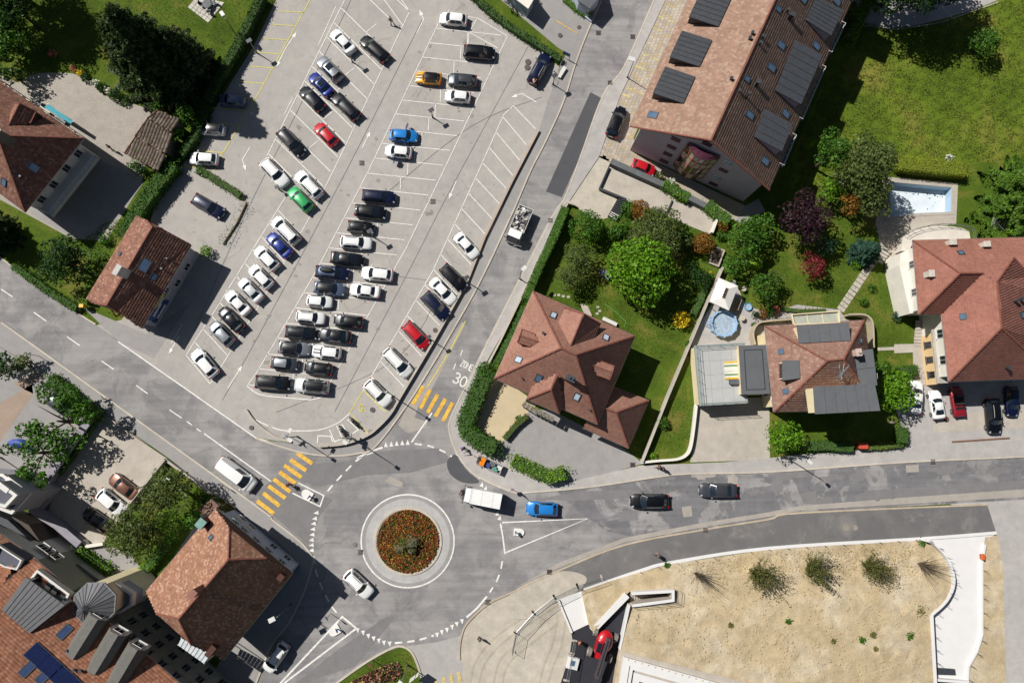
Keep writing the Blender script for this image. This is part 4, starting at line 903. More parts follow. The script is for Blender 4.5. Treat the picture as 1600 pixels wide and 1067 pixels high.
er_ = Roof(eh, [[A, B2, H2, H1, G1, C2, C1], [D1, A, C1], [D2, D1, C1, C2], [S1, D2, C2, G1, G2], [S2, S1, G2], [H1, H2, (1720, 480, 6.9), K], [(1720, 560, E+.1), S2, G2, G1, H1, K, (1720, 480, 6.9)]], M_tile_eastred, .25, .33, lift=.02,
          ridges=[(A, C1), (C1, C2), (D1, C1), (G1, G2), (S1, G2), (S2, G2), (G1, H1), (H1, K)], eaves=[(A, B2), (D1, A), (D2, D1), (S1, D2), (S2, S1)])
fp = [at(*p) for p in (A, B2, (1720, 590, E), S1, D2, D1)]; fp = offset_poly(fp, .75); walls(eh, fp, 0, E-.05, M_wallwhite)
wall_windows(eh, fp[5], fp[0], 4.4, (.3, .75), center=cen(fp)); wall_windows(eh, fp[3], fp[4], 4.3, (.25, .65), w=1.2, center=cen(fp)); wall_windows(eh, fp[2], fp[3], 1.5, (.2, .4, .6, .8), w=1.4, center=cen(fp))
for px, py in ((1501.5, 395.5), (1505, 494.5), (1598, 492)): skylight(er_, px, py, .8, .8)
for px, py in ((1482, 381), (1534.5, 384), (1449, 429.5)): chimney(er_, px, py, .75, .6, .9, plain('pale_chimney', '#bdb6ab', .85, .15), True, 0)
for px, py in ((1591, 468), (1584, 471), (1571, 575)): vent(er_, px, py, .7, .16)
lo_ = P([(1458, 522), (1474, 505), (1484, 598), (1467, 600)], 2.9); MB().prism([(p.x, p.y) for p in lo_], 0, 2.9).build('lower_storey', M_wallpink, eh); q = P([(1456, 515), (1474, 505), (1484, 598), (1465, 599)], 3.2); MB().prism([(p.x, p.y) for p in q], 2.95, 3.15).build('ledge', plain('ledge_concrete', '#a39d93', .85, .1), eh)
wall_windows(eh, lo_[3], lo_[0], 1.6, (.2, .5, .8), w=.9, h=1.4, center=cen(lo_), frame=plain('dark_frame', '#5b564e', .6, .1))
lo2 = P([(1407, 396), (1429, 386), (1438, 486), (1422, 490), (1405, 415)], 3.6); MB().prism([(p.x, p.y) for p in lo2], 0, 3.6).build('west_bay', M_wallwhite, eh)
M_terwhite = ground('white_terrace', '#c6bfb4', big=.05, mid=.10, fine=.04, stain=.2)
tp = P(smooth_line([(1412, 370), (1425, 362), (1450, 355.5), (1480, 353.5), (1505, 357), (1514, 361)], 4)+[(1517, 376), (1426, 380), (1421, 392), (1408, 392)], 1.6); MB().prism([(p.x, p.y) for p in tp], 0, 1.6).build('terrace', M_terwhite, eh)
railing(eh, [p+Vector((0, 0, 0)) for p in P(smooth_line([(1412, 369), (1425, 361), (1450, 354.5), (1480, 352.5), (1505, 356), (1515, 360), (1518, 375)], 2), 1.6)], 1.0, M_steel, 'terrace_railing', 1.2)

ws = thing('workshop', 'long workshop with half hipped brown roof beside the car park', 'building', at(225, 430, 0))
E, R = 4.6, 7.0
nw, sw, ne, se = (212.5, 338, E), (134.5, 467, E), (299, 382, E), (221, 513, E); ra, rb = (238, 355, R), (167, 477, R); ga1, ga2 = (229, 344.5, R-.9), (254, 357.5, R-.9); gb1, gb2 = (148, 474, R-.9), (183, 487, R-.9)
wr = Roof(ws, [[sw, nw, ga1, ra, rb, gb1], [ne, se, gb2, rb, ra, ga2], [ga1, ga2, ra], [gb2, gb1, rb]], M_tile_brown, .28, .33, ridges=[(ra, rb), (ra, ga1), (ra, ga2), (rb, gb1), (rb, gb2)], eaves=[(nw, sw), (ne, se)])
fp = offset_poly([at(*p) for p in (nw, ne, se, sw)], .55); walls(ws, fp, 0, E-.05, M_wallgrey)
for i, j, g1, g2_ in ((0, 1, ga1, ga2), (2, 3, gb2, gb1)):
    a, c = fp[i]+Vector((0, 0, -.06)), fp[j]+Vector((0, 0, -.06)); MB().poly([a, c, c.lerp(a, .3)+Vector((0, 0, 1.4)), a.lerp(c, .3)+Vector((0, 0, 1.4))]).build('gable_wall', M_wallgrey, ws)
wall_windows(ws, fp[1], fp[2], 3.0, (.55, .62), w=.8, h=.8, center=cen(fp)); wall_windows(ws, fp[1], fp[2], 1.4, (.2, .42, .86), w=1.1, h=1.2, center=cen(fp))
a, c = fp[1], fp[2]; u = (c-a); L_ = u.length; u.normalize(); nn = Vector((u.y, -u.x, 0)); nn = nn if nn.dot(a+u*L_/2-cen(fp)) > 0 else -nn
for t2, z, w2, h2, m2 in ((.70, 2.9, 2.2, .9, plain('poster_yellow_green', '#a8a83a', .5, .3, 3)), (.80, 2.6, 3.2, 1.0, plain('poster_blue', '#3d5f9c', .5, .4, 2)), (.80, 1.4, 3.4, 1.1, plain('poster_dark_blue', '#2b3d6d', .5, .4, 2))):
    p = Vector((a.x, a.y, z))+u*L_*t2+nn*.05; o = MB().box(p, u, nn, (0, 0, 1), w2, .06, h2).build('wall_poster', m2, ws)
    MB().box(p+nn*.035-Vector((0, 0, h2*.1)), u, nn, (0, 0, 1), w2*.6, .03, h2*.4).build('poster_band', M_frame, o)
skylight(wr, 226, 414.5, 1.7, 1.2); skylight(wr, 240, 432.5, 1.0, .8); skylight(wr, 188, 397, .55, .55)
chimney(wr, 199, 428.5, 1.2, .5, 2.5, plain('white_chimney', '#b9b6b0', .8, .15), True, 0); vent(wr, 255, 421, .5, .1); vent(wr, 263, 405, .4, .08)

lh = thing('old_house', 'old house with steep brown hipped roof and shaded white wall at the left edge', 'house', at(20, 250, 0))
E, R = 6.4, 11.0
ne, se, nw2, sw2 = (130.4, 216.5, E), (39, 331, E), (-120, 45, E), (-150, 190, E); ap1, ap2 = (-4, 212, R), (-110, 120, R)
lr = Roof(lh, [[ne, nw2, ap2, ap1], [se, ne, ap1], [sw2, se, ap1, ap2]], M_tile_brown, .28, .34, ridges=[(ap1, ne), (ap1, se), (ap1, ap2)], eaves=[(nw2, ne), (ne, se), (se, sw2)])
fp = offset_poly([at(*p) for p in (ne, se, sw2, nw2)], .8); walls(lh, fp, 0, E-.05, M_wallwhite)
wall_windows(lh, fp[0], fp[1], 4.3, (.12, .36, .62, .86), w=1.0, h=1.4, center=cen(fp)); wall_windows(lh, fp[0], fp[1], 1.5, (.2, .5, .8), w=1.2, h=1.3, center=cen(fp))
a, c = fp[0], fp[1]; u = (c-a); L_ = u.length; u.normalize(); nn = Vector((u.y, -u.x, 0)); nn = nn if nn.dot(a-cen(fp)) > 0 else -nn
bl = MB(); bl.box(Vector((a.x, a.y, 3.1))+u*L_*.5+nn*.9, u, nn, (0, 0, 1), L_*.95, 1.8, .2); bo = bl.build('balcony', M_wallwhite, lh)
railing(bo, [Vector((a.x, a.y, 3.2))+u*L_*.03+nn*.05, Vector((a.x, a.y, 3.2))+u*L_*.03+nn*1.75, Vector((a.x, a.y, 3.2))+u*L_*.97+nn*1.75, Vector((a.x, a.y, 3.2))+u*L_*.97+nn*.05], 1.0, plain('balcony_panel', '#c2c3c8', .6, .1), 'balcony_railing', .9, .05, bars=3)
skylight(lr, 52, 261.5, 1.0, 1.3); skylight(lr, 6.5, 285, .8, 1.1); vent(lr, 38, 279, .8, .09)
chimney(lr, 17, 222, 1.2, .6, 2.8, plain('dark_chimney', '#6a645e', .8, .2), True, 0, M_frame)
small_gable((31, 162), (14, 196), 1.5, 1.1, M_tile_brown, lr, lh)
aw = thing('shop_awning', 'turquoise awning over furniture along the old house wall', 'awning', at(92, 180, 0)); q = [at(69, 168, 2.5), at(75, 163, 2.4), at(114, 190, 2.4), at(111, 194, 2.5)]
MB().poly([q[0], q[3], q[2], q[1]] if (q[3]-q[0]).cross(q[2]-q[0]).z > 0 else q).poly([p-Vector((0, 0, .08)) for p in q]).build('awning_cloth', plain('turquoise_cloth', '#1f8f9f', .7, .1), aw)
for p in (q[1], q[2]): MB().tube([Vector((p.x, p.y, 0)), p], .04, 6).build('post', M_steel, aw)
for i, (x, y, w2, m2, nm, lb) in enumerate(((71, 175, 1.9, '#c9c0ad', 'bench', 'cream bench against the old house under the turquoise awning'), (98, 190, 1.5, '#6f6f70', 'cabinet', 'dark grey cabinet at the lower end of the turquoise awning'), (61, 163, 1.3, '#54565a', 'storage_chest', 'dark storage chest at the upper end of the turquoise awning'))):
    p = at(x, y, 0); t = thing(nm, lb, nm.replace('_', ' '), p); uu = (q[2]-q[1]); uu.z = 0; uu.normalize(); vv = Vector((-uu.y, uu.x, 0)); m = plain('furniture_%d' % i, m2, .7, .15)
    MB().box(p+Vector((0, 0, .45)), uu, vv, (0, 0, 1), w2, .6, .1).build('top', m, t); MB().box(p+Vector((0, 0, .2))-uu*w2*.4, uu, vv, (0, 0, 1), .1, .5, .4).build('leg', m, t); MB().box(p+Vector((0, 0, .2))+uu*w2*.4, uu, vv, (0, 0, 1), .1, .5, .4).build('leg', m, t)
p = at(84, 183, .5); t = thing('parked_bicycle', 'bicycle leaning by the turquoise awning of the old house', 'bicycle', at(84, 183, 0)); BIKES = [(t, (84, 183), 35)]

sh = thing('garden_shed', 'grey garden shed stepped in three mossy roofs beside the gravel court', 'shed', at(238, 215, 0))
for pts, z, m in (([(267, 206), (280, 187), (247, 172), (230, 185)], 3.3, M_tile_grey), ([(257.5, 240), (270, 207), (231, 185), (211, 213)], 2.9, M_tile_grey), ([(246.5, 267), (258, 241), (212, 213.5), (194, 240)], 2.6, M_tile_grey)):
    Roof(sh, [[(pts[0][0], pts[0][1], z), (pts[1][0], pts[1][1], z), (pts[2][0], pts[2][1], z+.6), (pts[3][0], pts[3][1], z+.6)]], m, .30, .40, name='roof', eaves=[], ridges=[((pts[2][0], pts[2][1], z+.6), (pts[3][0], pts[3][1], z+.6))], cap=.07)
    q = offset_poly(P(pts, z), .25); walls(sh, q, 0, z-.2, plain('shed_boards', '#75695c', .85, .25, 3))

mo = thing('corner_house', 'corner house with mottled clay roof and shaded blue grey wall by the roundabout', 'house', at(350, 900, 0))
E, R = 6.6, 11.2
n_, w_, ws2, rs, rn, ne2, e_, se2, s2_, sw3 = (337, 794.5, E), (227.5, 924.5, E), (244.7, 958.6, E+1), (279.3, 966.6, R), (357, 873.7, R), (358.4, 824, E+1.2), (417, 872, E+1.2), (457, 895, E), (349, 1030, E), (299, 1007, E+1)
def zon(px, py, *q):
    a, b2, c = (at(*p) for p in q); return (px, py, hit(px, py, a, (b2-a).cross(c-a).normalized()).z)
ne2 = zon(358.4, 824, n_, w_, rn); ws2 = zon(244.7, 958.6, n_, w_, rs); e_ = zon(417, 872, se2, s2_, rn); sw3 = zon(299, 1007, se2, s2_, rs)
cr = Roof(mo, [[w_, n_, ne2, rn, rs, ws2], [se2, s2_, sw3, rs, rn, e_], [n_, se2, e_, ne2], [ne2, e_, rn], [s2_, w_, ws2, sw3], [sw3, ws2, rs]], M_tile_old, .24, .27, ridges=[(rs, rn), (rn, ne2), (rn, e_), (rs, ws2), (rs, sw3)], eaves=[(n_, w_), (n_, se2), (se2, s2_), (s2_, w_)])
fp = offset_poly([at(*p) for p in (n_, se2, s2_, w_)], .6); walls(mo, fp, 0, E-.1, M_wallblue)
wall_windows(mo, fp[0], fp[1], 4.6, (.16, .30, .48, .66, .86), w=1.0, h=1.5, center=cen(fp)); wall_windows(mo, fp[0], fp[1], 1.6, (.15, .3, .65, .86), w=1.0, h=1.4, center=cen(fp)); wall_windows(mo, fp[1], fp[2], 4.4, (.2, .4, .6, .8), center=cen(fp))
chimney(cr, 322, 815, 1.0, .8, 1.6, M_batten, True, 0, plain('verdigris', '#6d9488', .6, .2)); chimney(cr, 315, 920, .9, .6, 2.6, M_tile_red, True, 0); chimney(cr, 333, 1014, 1.4, .7, .9, M_batten, False); chimney(cr, 441, 900, .8, .7, .8, M_batten, False); skylight(cr, 330, 839.5, .6, .7)
gc = thing('glass_canopy', 'white glazed canopy between the corner house and the big tiled building', 'canopy', at(305, 1012, 0)); pa, pb, pc, pd = at(283, 996, 6.4), at(331, 1021, 6.4), at(319, 1036, 6.4), at(278, 1007, 6.4)
for k in range(8):
    t0, t1 = k/8+.01, (k+1)/8-.01; MB().prism([(p.x, p.y) for p in (pa.lerp(pb, t0), pa.lerp(pb, t1), pd.lerp(pc, t1), pd.lerp(pc, t0))], 6.4, 6.46).build('glass_panel', plain('canopy_glass', '#c2c8cc', .15, .1), gc)
for p in (pa, pb, pc, pd): MB().tube([Vector((p.x, p.y, 0)), Vector((p.x, p.y, 6.4))], .06, 6).build('post', M_frame, gc)
sl = thing('lean_to_roof', 'brown ribbed lean-to roof at the north corner of the corner house', 'lean-to', at(325, 793, 0)); q = P([(309, 797), (330, 779), (342, 790), (322, 806)], 3.0)
for k in range(6):
    t0, t1 = k/6+.012, (k+1)/6-.012; MB().prism([(p.x, p.y) for p in (q[0].lerp(q[3], t0), q[0].lerp(q[3], t1), q[1].lerp(q[2], t1), q[1].lerp(q[2], t0))], 2.85, 3.0+.02*(k % 2)).build('roof_panel', plain('brown_sheet', '#7a5b4b', .7, .2), sl)
for p in q: MB().tube([Vector((p.x, p.y, 0)), Vector((p.x, p.y, 2.86))], .07, 6).build('post', MATS['weathered_wood'], sl)

bg_ = thing('tiled_townhouse', 'large townhouse with orange brown tiled roof, three grey dormers and solar panels', 'building', at(80, 1020, 0))
E = 9.6; slope = math.tan(math.radians(36))
p0, p1 = at(66.5, 884, E), at(300, 1084.5, E); ee = (p1-p0).normalized(); p0 = p0-ee*1.5; p1 = p1+ee*6; inn_ = Vector((-ee.y, ee.x, 0)); inn_ = inn_ if inn_.dot(at(0, 1067, E)-p0) > 0 else -inn_
p3, p2 = p0+inn_*15+Vector((0, 0, 15*slope*.75)), p1+inn_*15+Vector((0, 0, 15*slope*.75)); p4, p5 = p3+inn_*14-Vector((0, 0, 9)), p2+inn_*14-Vector((0, 0, 9))
br = Roof(bg_, [[p0, p1, p2, p3], [p5, p4, p3, p2]], islandmat('orange_brown_tiles', ['#94634a', '#9e6d54', '#885a45', '#a5775f', '#91664f', '#9b6a55'], grime=.2, gscale=.7), .27, .33, ridges=[(p3, p2)], eaves=[(p0, p1)], abs_=True)
fp = [p0-inn_*-.7+Vector((0, 0, 0)), p1+inn_*.7, p5-inn_*.7, p4-inn_*.7]; walls(bg_, fp, 0, E-.15, plain('grey_green_render', '#86867c', .85, .1, .6, fine=.04))
cc = cen(fp)
for z in (1.8, 4.7, 7.6): wall_windows(bg_, fp[0], fp[1], z, [.20+.072*k for k in range(10)], w=1.0, h=1.6, center=cc, frame=plain('shaded_frame', '#8d8d88', .6, .1))
for q, m2 in (([(142, 961), (155, 966.5), (119, 1032), (100, 1020)], 0), ([(173, 983), (187, 994), (158, 1058), (128, 1043)], 0), ([(203, 1005), (218, 1017), (190, 1080), (158, 1065)], 0)):
    f0 = br.faces[0]; zz = lambda px, py: hit(px, py, f0.planes[0][0], f0.planes[0][1])
    a, c, d3, e4 = q; ba = (zz(*d3)+zz(*e4))/2; ztop = ba.z+.15; A1, C1_, D1_, E1 = at(*a, ztop), at(*c, ztop-.15), at(*d3, ztop-.15), at(*e4, ztop)
    fa = ((A1+C1_)/2); bk = ((D1_+E1)/2); ax = (bk-fa); ax.z = 0; Lx = ax.length; ax.normalize(); sx = Vector((-ax.y, ax.x, 0)); hw = 1.05; w = MB()
    prof = [(-hw, -2.6), (-hw, -.75), (-hw*.45, 0), (hw*.45, 0), (hw, -.75), (hw, -2.6)]; base = fa; zt_ = ztop+.1
    ring0 = [Vector((base.x, base.y, zt_))+sx*x+Vector((0, 0, z)) for x, z in prof]; ring1 = [p+ax*Lx for p in ring0]
    for k in range(5): w.poly([ring0[k], ring1[k], ring1[k+1], ring0[k+1]])
    w.poly(ring1[::-1]); o = w.build('dormer', plain('dormer_zinc', '#66655f', .6, .12, 2, metal=.15), bg_)
    MB().poly([p+ax*.08 for p in ring0]).build('dormer_front', M_frame, o); cp = sum(ring0, Vector())/6; window(bg_, cp-ax*.0+Vector((0, 0, -.1)), sx, -ax, 1.2, 1.2)
sd = [(102, 944.6), (41.7, 901), (4, 952), (47, 988.5)]; f0 = br.faces[0]; zz = [hit(*p, f0.planes[0][0], f0.planes[0][1]) for p in sd]; zb = (zz[2].z+zz[3].z)/2+.1; zf = zb-.35
o, poly = shed_dormer(br, sd, .35, plain('standing_seam', '#57575a', .6, .12, 2, metal=.1), M_wallwhite, seams=9, seamdir=1)
bq = P([(64, 890), (112, 926), (104, 941), (52, 905)], 10.0); bb = MB().prism([(p.x, p.y) for p in bq], 9.6, 9.8).build('balcony', plain('balcony_floor', '#9aa0a8', .7, .1), bg_); b2 = MB(); b2.wallstrip([bq[3], bq[0], bq[1], bq[2]], .25, 9.8, 10.7); b2.build('balcony_parapet', M_frame, bb)
for x, y, l in ((79, 913, 'upper'), (88, 921, 'lower')):
    p = at(x, y, 9.85); t = thing('sun_lounger', '%s of two pale loungers on the white balcony of the townhouse' % l, 'lounger', p); MB().box(p+Vector((0, 0, .3)), ee, inn_, (0, 0, 1), .65, 1.6, .1).build('mattress', plain('pale_cushion', '#a9a8a2', .8, .1), t)
    for sx_ in (-1, 1):
        for sy_ in (-1, 1): MB().box(p+ee*.25*sx_+inn_*.65*sy_+Vector((0, 0, .13)), ee, inn_, (0, 0, 1), .05, .05, .26).build('leg', M_steel, t)
tc = at(146, 944, 10.6); TR = 2.5; tb = MB(); oct_ = [Vector((tc.x+TR*math.cos(PI/8+k*PI/4), tc.y+TR*math.sin(PI/8+k*PI/4), 10.4)) for k in range(8)]
tb.prism([(p.x*.9+tc.x*.1, p.y*.9+tc.y*.1) for p in oct_], 0, 10.3); tb.build('turret_wall', M_wallcream, bg_); apx = Vector((tc.x-.5, tc.y-.4, 11.6))
tro = MB(); [tro.poly([oct_[k], oct_[(k+1) % 8], apx]) for k in range(8)]; [tro.poly([oct_[k]-Vector((0, 0, .2)), oct_[(k+1) % 8]-Vector((0, 0, .2)), oct_[(k+1) % 8], oct_[k]]) for k in range(8)]; to = tro.build('turret_roof', MATS['standing_seam'], bg_)
for k in range(24):
    a, c = oct_[k//3], oct_[(k//3+1) % 8]; e = a.lerp(c, (k % 3)/3); MB().tube([e+Vector((0, 0, .02)), apx+Vector((0, 0, .02))], .035, 4).build('roof_seam', M_dkmetal, to)
MB().wallstrip(oct_, .14, 10.2, 10.42, True).build('turret_gutter', M_metal, bg_)
tb2 = P([(165, 921), (180, 912), (206, 928), (205, 945), (186, 957), (172, 945)], 8.2); o = MB().prism([(p.x, p.y) for p in tb2], 5.4, 7.4).build('turret_balcony', M_wallgrey, bg_); MB().wallstrip(tb2, .3, 7.4, 8.3, True).build('balcony_parapet', M_frame, o)
f0 = br.faces[0]; pn = f0.planes[0][1]; u_, v_ = f0.frame(pn)
def onroof(px, py): return hit(px, py, f0.planes[0][0], pn)
pa, pb = onroof(58.5, 1024), onroof(125, 1082)
M_solar = plain('solar_cells', '#1a2347', .12, .12, 1.5, spec=.7)
for k in range(4):
    q = onroof(61.5, 1022)+u_*0; base = onroof(41+19.5*k+18, 1007+17.8*k+16); o = MB().box(base+pn*.16, u_, v_, pn, 2.25, 1.75, .08).build('solar_panel', M_dkmetal, bg_)
    for i in (-1, 1): MB().box(base+pn*.215+u_*i*.54, u_, v_, pn, 1.03, 1.6, .03).build('solar_cell', M_solar, o)
for px, py, w2, h2 in ((101, 987, .95, 1.6), (43, 1045, 1.0, 1.6), (68, 1057, 1.0, 1.5)): skylight(br, px, py, w2, h2, glass=plain('dark_skylight', '#39496b', .1, .15))
vent(br, 108, 1014, .5, .1); vent(br, 118, 1045, .4, .12); vent(br, 128, 1046, .4, .12)
nb = thing('terraced_flats', 'flats with stepped white edged roof terraces at the left edge', 'building', at(10, 800, 0)); 
for pts, z in (([(-60, 735), (8, 742), (47, 771), (22, 800), (-60, 770)], 6.2), ([(-60, 760), (0, 752), (28, 773), (12, 790), (-60, 770)], 8.8)):
    q = P(pts, z); MB().prism([(p.x, p.y) for p in q], 0, z).build('wall', M_wallgrey, nb); b2 = MB(); b2.wallstrip(q, .35, z, z+.5, True); b2.build('parapet', M_frame, nb); MB().flat([p+Vector((0, 0, .01)) for p in q]).build('terrace_floor', plain('terrace_dark', '#4a4c58', .7, .1), nb)
for x, y, l in ((25, 755, 'long'), (10, 762, 'short')): 
    p = at(x, y, 6.3 if l == 'long' else 8.9); t = thing('terrace_bench', '%s white bench on the white edged roof terrace' % l, 'bench', p); uu = (at(47, 771, 6)-at(8, 742, 6)).normalized(); vv = Vector((-uu.y, uu.x, 0)); MB().box(p+Vector((0, 0, .42)), uu, vv, (0, 0, 1), 2.2 if l == 'long' else 1.2, .6, .1).build('seat', M_frame, t); [MB().box(p+uu*s3*.5+Vector((0, 0, .2)), uu, vv, (0, 0, 1), .1, .5, .36).build('leg', M_frame, t) for s3 in (-1, 1)]
nb2 = thing('rear_flats', 'shaded block with orange tiled roof edge and dark roof terrace at the left edge', 'building', at(0, 850, 0)); q = P([(-80, 800), (0, 834), (68, 880), (40, 930), (-80, 930)], 8.5); walls(nb2, offset_poly([p.copy() for p in q], .4), 0, 8.4, M_wallwhite)
Roof(nb2, [[(68, 882, 8.3), (0, 834, 8.3), (-20, 862, 9.8), (35, 906, 9.8)], [(0, 834, 8.3), (-80, 795, 8.3), (-80, 850, 9.8), (-20, 862, 9.8)]], M_tile_old, .3, .34, eaves=[((68, 882, 8.3), (0, 834, 8.3))])
t2 = P([(0, 850), (37, 874), (30, 888), (12, 884), (-10, 872)], 10.1); MB().prism([(p.x, p.y) for p in t2], 8, 10.1).build('roof_terrace', MATS['terrace_dark'], nb2); MB().wallstrip(t2, .15, 10.1, 10.6, True).build('parapet', M_frame, nb2)
Roof(nb2, [[(-40, 880, 10.2), (20, 884, 10.2), (0, 925, 11.6), (-40, 915, 11.6)]], MATS['orange_brown_tiles'], .27, .33)
wall_windows(nb2, at(6, 834, 8.5), at(66, 878, 8.5), 5.5, (.62, .8, .95), w=1.1, h=1.5, center=at(-20, 900, 0))
lt = thing('courtyard_sheds', 'dark flat shed roofs in the shaded court behind the flats', 'shed', at(30, 830, 0)); q = P([(-40, 790), (12, 812), (48, 845), (35, 860), (-40, 815)], 5.0); MB().prism([(p.x, p.y) for p in q], 0, 5.0).build('wall', M_dkmetal, lt); q = P([(18, 806), (45, 820), (62, 845), (48, 848)], 4.0); MB().prism([(p.x, p.y) for p in q], 0, 4.0).build('annex', plain('dark_shed', '#4a3f3a', .8, .2), lt)
hl = thing('low_hut', 'low grey flat roofed hut in the shaded court beside the turret', 'hut', at(135, 905, 0)); q = P([(108, 893), (120, 884), (158, 912), (145, 924)], 3.2); MB().prism([(p.x, p.y) for p in q], 0, 3.0).build('wall', M_wallgrey, hl); MB().prism([(p.x, p.y) for p in offset_poly(q, -.2)], 3.0, 3.2).build('roof', M_flat, hl)
tn = thing('corner_building', 'white flat roofed building whose corner shows at the top edge', 'building', at(800, -60, 0)); q = P([(806, -4), (824.5, 10), (834, -6), (800, -50), (770, -40)], 2.9); MB().prism([(p.x, p.y) for p in q], 0, 2.7).build('wall', M_wallblue, tn); MB().prism([(p.x, p.y) for p in offset_poly(q, -.25)], 2.7, 2.9).build('flat_roof', M_wallwhite, tn)
tn2 = thing('garage_row', 'garage with pale flat roof at the top edge by the street', 'garage', at(920, -15, 0)); q = P([(905, 1), (921, 12), (938, -8), (925, -60), (880, -60)], 2.8); MB().prism([(p.x, p.y) for p in q], 0, 2.6).build('wall', M_wallblue, tn2); MB().prism([(p.x, p.y) for p in offset_poly(q, -.15)], 2.6, 2.8).build('flat_roof', M_flat, tn2)
def paint(name, col, metal=.0, rough=.32):
    return plain('paint_'+name, col, rough, 0, metal=metal, coat=.6, spec=.5)
PAINT = {'white': paint('white', '#dededc'), 'silver': paint('silver', '#8d9196', .55, .35), 'grey': paint('grey', '#43464b', .4), 'black': paint('black', '#07080b'), 'navy': paint('navy', '#0c1433', .2),
         'blue': paint('blue', '#1c2f7a', .2), 'bright': paint('bright_blue', '#1f79c4', .15), 'red': paint('red', '#b0141f'), 'wine': paint('wine', '#7d1620'), 'green': paint('green', '#2f9a55', .2), 'yellow': paint('yellow', '#dd9a12'),
         'brown': paint('brown', '#76503f', .35), 'orange': paint('orange', '#dd7d18'), 'charcoal': paint('charcoal', '#12141a', .25), 'steel': paint('steel_blue', '#5b6880', .45), 'pearl': paint('pearl', '#c4c6c6', .2)}
M_carglass = plain('car_glass', '#1b242d', .05, 0, spec=.9, coat=.5)
M_tyre = plain('tyre', '#141414', .85, 0); M_rim = plain('rim', '#8f9295', .35, 0, metal=.7)
M_lamp = plain('headlamp', '#9aa1a8', .1, 0, spec=.9); M_tail = plain('tail_lamp', '#8c0f14', .2, 0)
M_trim = plain('black_trim', '#17181a', .6, 0); M_plate = plain('number_plate', '#d6d6d0', .5, 0); M_seat = plain('seat_leather', '#2c2827', .7, .1)

KINDS = {  # length, width, height, belt, x of: screen base, roof front, roof rear, rear window base ; trunk height
    'hatch': (4.0, 1.76, 1.48, .93, 1.02, .42, -1.35, -1.78, .90), 'mini': (3.8, 1.70, 1.42, .93, .78, .45, -1.35, -1.70, .90), 'saloon': (4.65, 1.82, 1.44, .93, 1.15, .45, -1.0, -1.62, .98),
    'estate': (4.7, 1.82, 1.48, .94, 1.22, .55, -1.75, -2.15, .90), 'suv': (4.6, 1.90, 1.68, 1.03, 1.12, .55, -1.72, -2.10, .98), 'mpv': (4.5, 1.84, 1.68, 1.0, 1.42, .62, -1.75, -2.08, .95),
    'van': (5.2, 2.0, 2.0, 1.12, 1.85, 1.10, -2.35, -2.48, 1.1), 'coupe': (4.5, 1.86, 1.30, .90, .95, .30, -.75, -1.70, .98), 'convertible': (4.3, 1.80, 1.30, .90, .95, .55, .45, -.9, .95)}
def grid(b2, fn, nu, nv, flip=False):
    base = len(b2.v)
    for i in range(nu+1):
        for j in range(nv+1): b2.v.append(tuple(fn(i/nu, j/nv)))
    for i in range(nu):
        for j in range(nv):
            q = (base+i*(nv+1)+j, base+(i+1)*(nv+1)+j, base+(i+1)*(nv+1)+j+1, base+i*(nv+1)+j+1); b2.f.append(q[::-1] if flip else q)
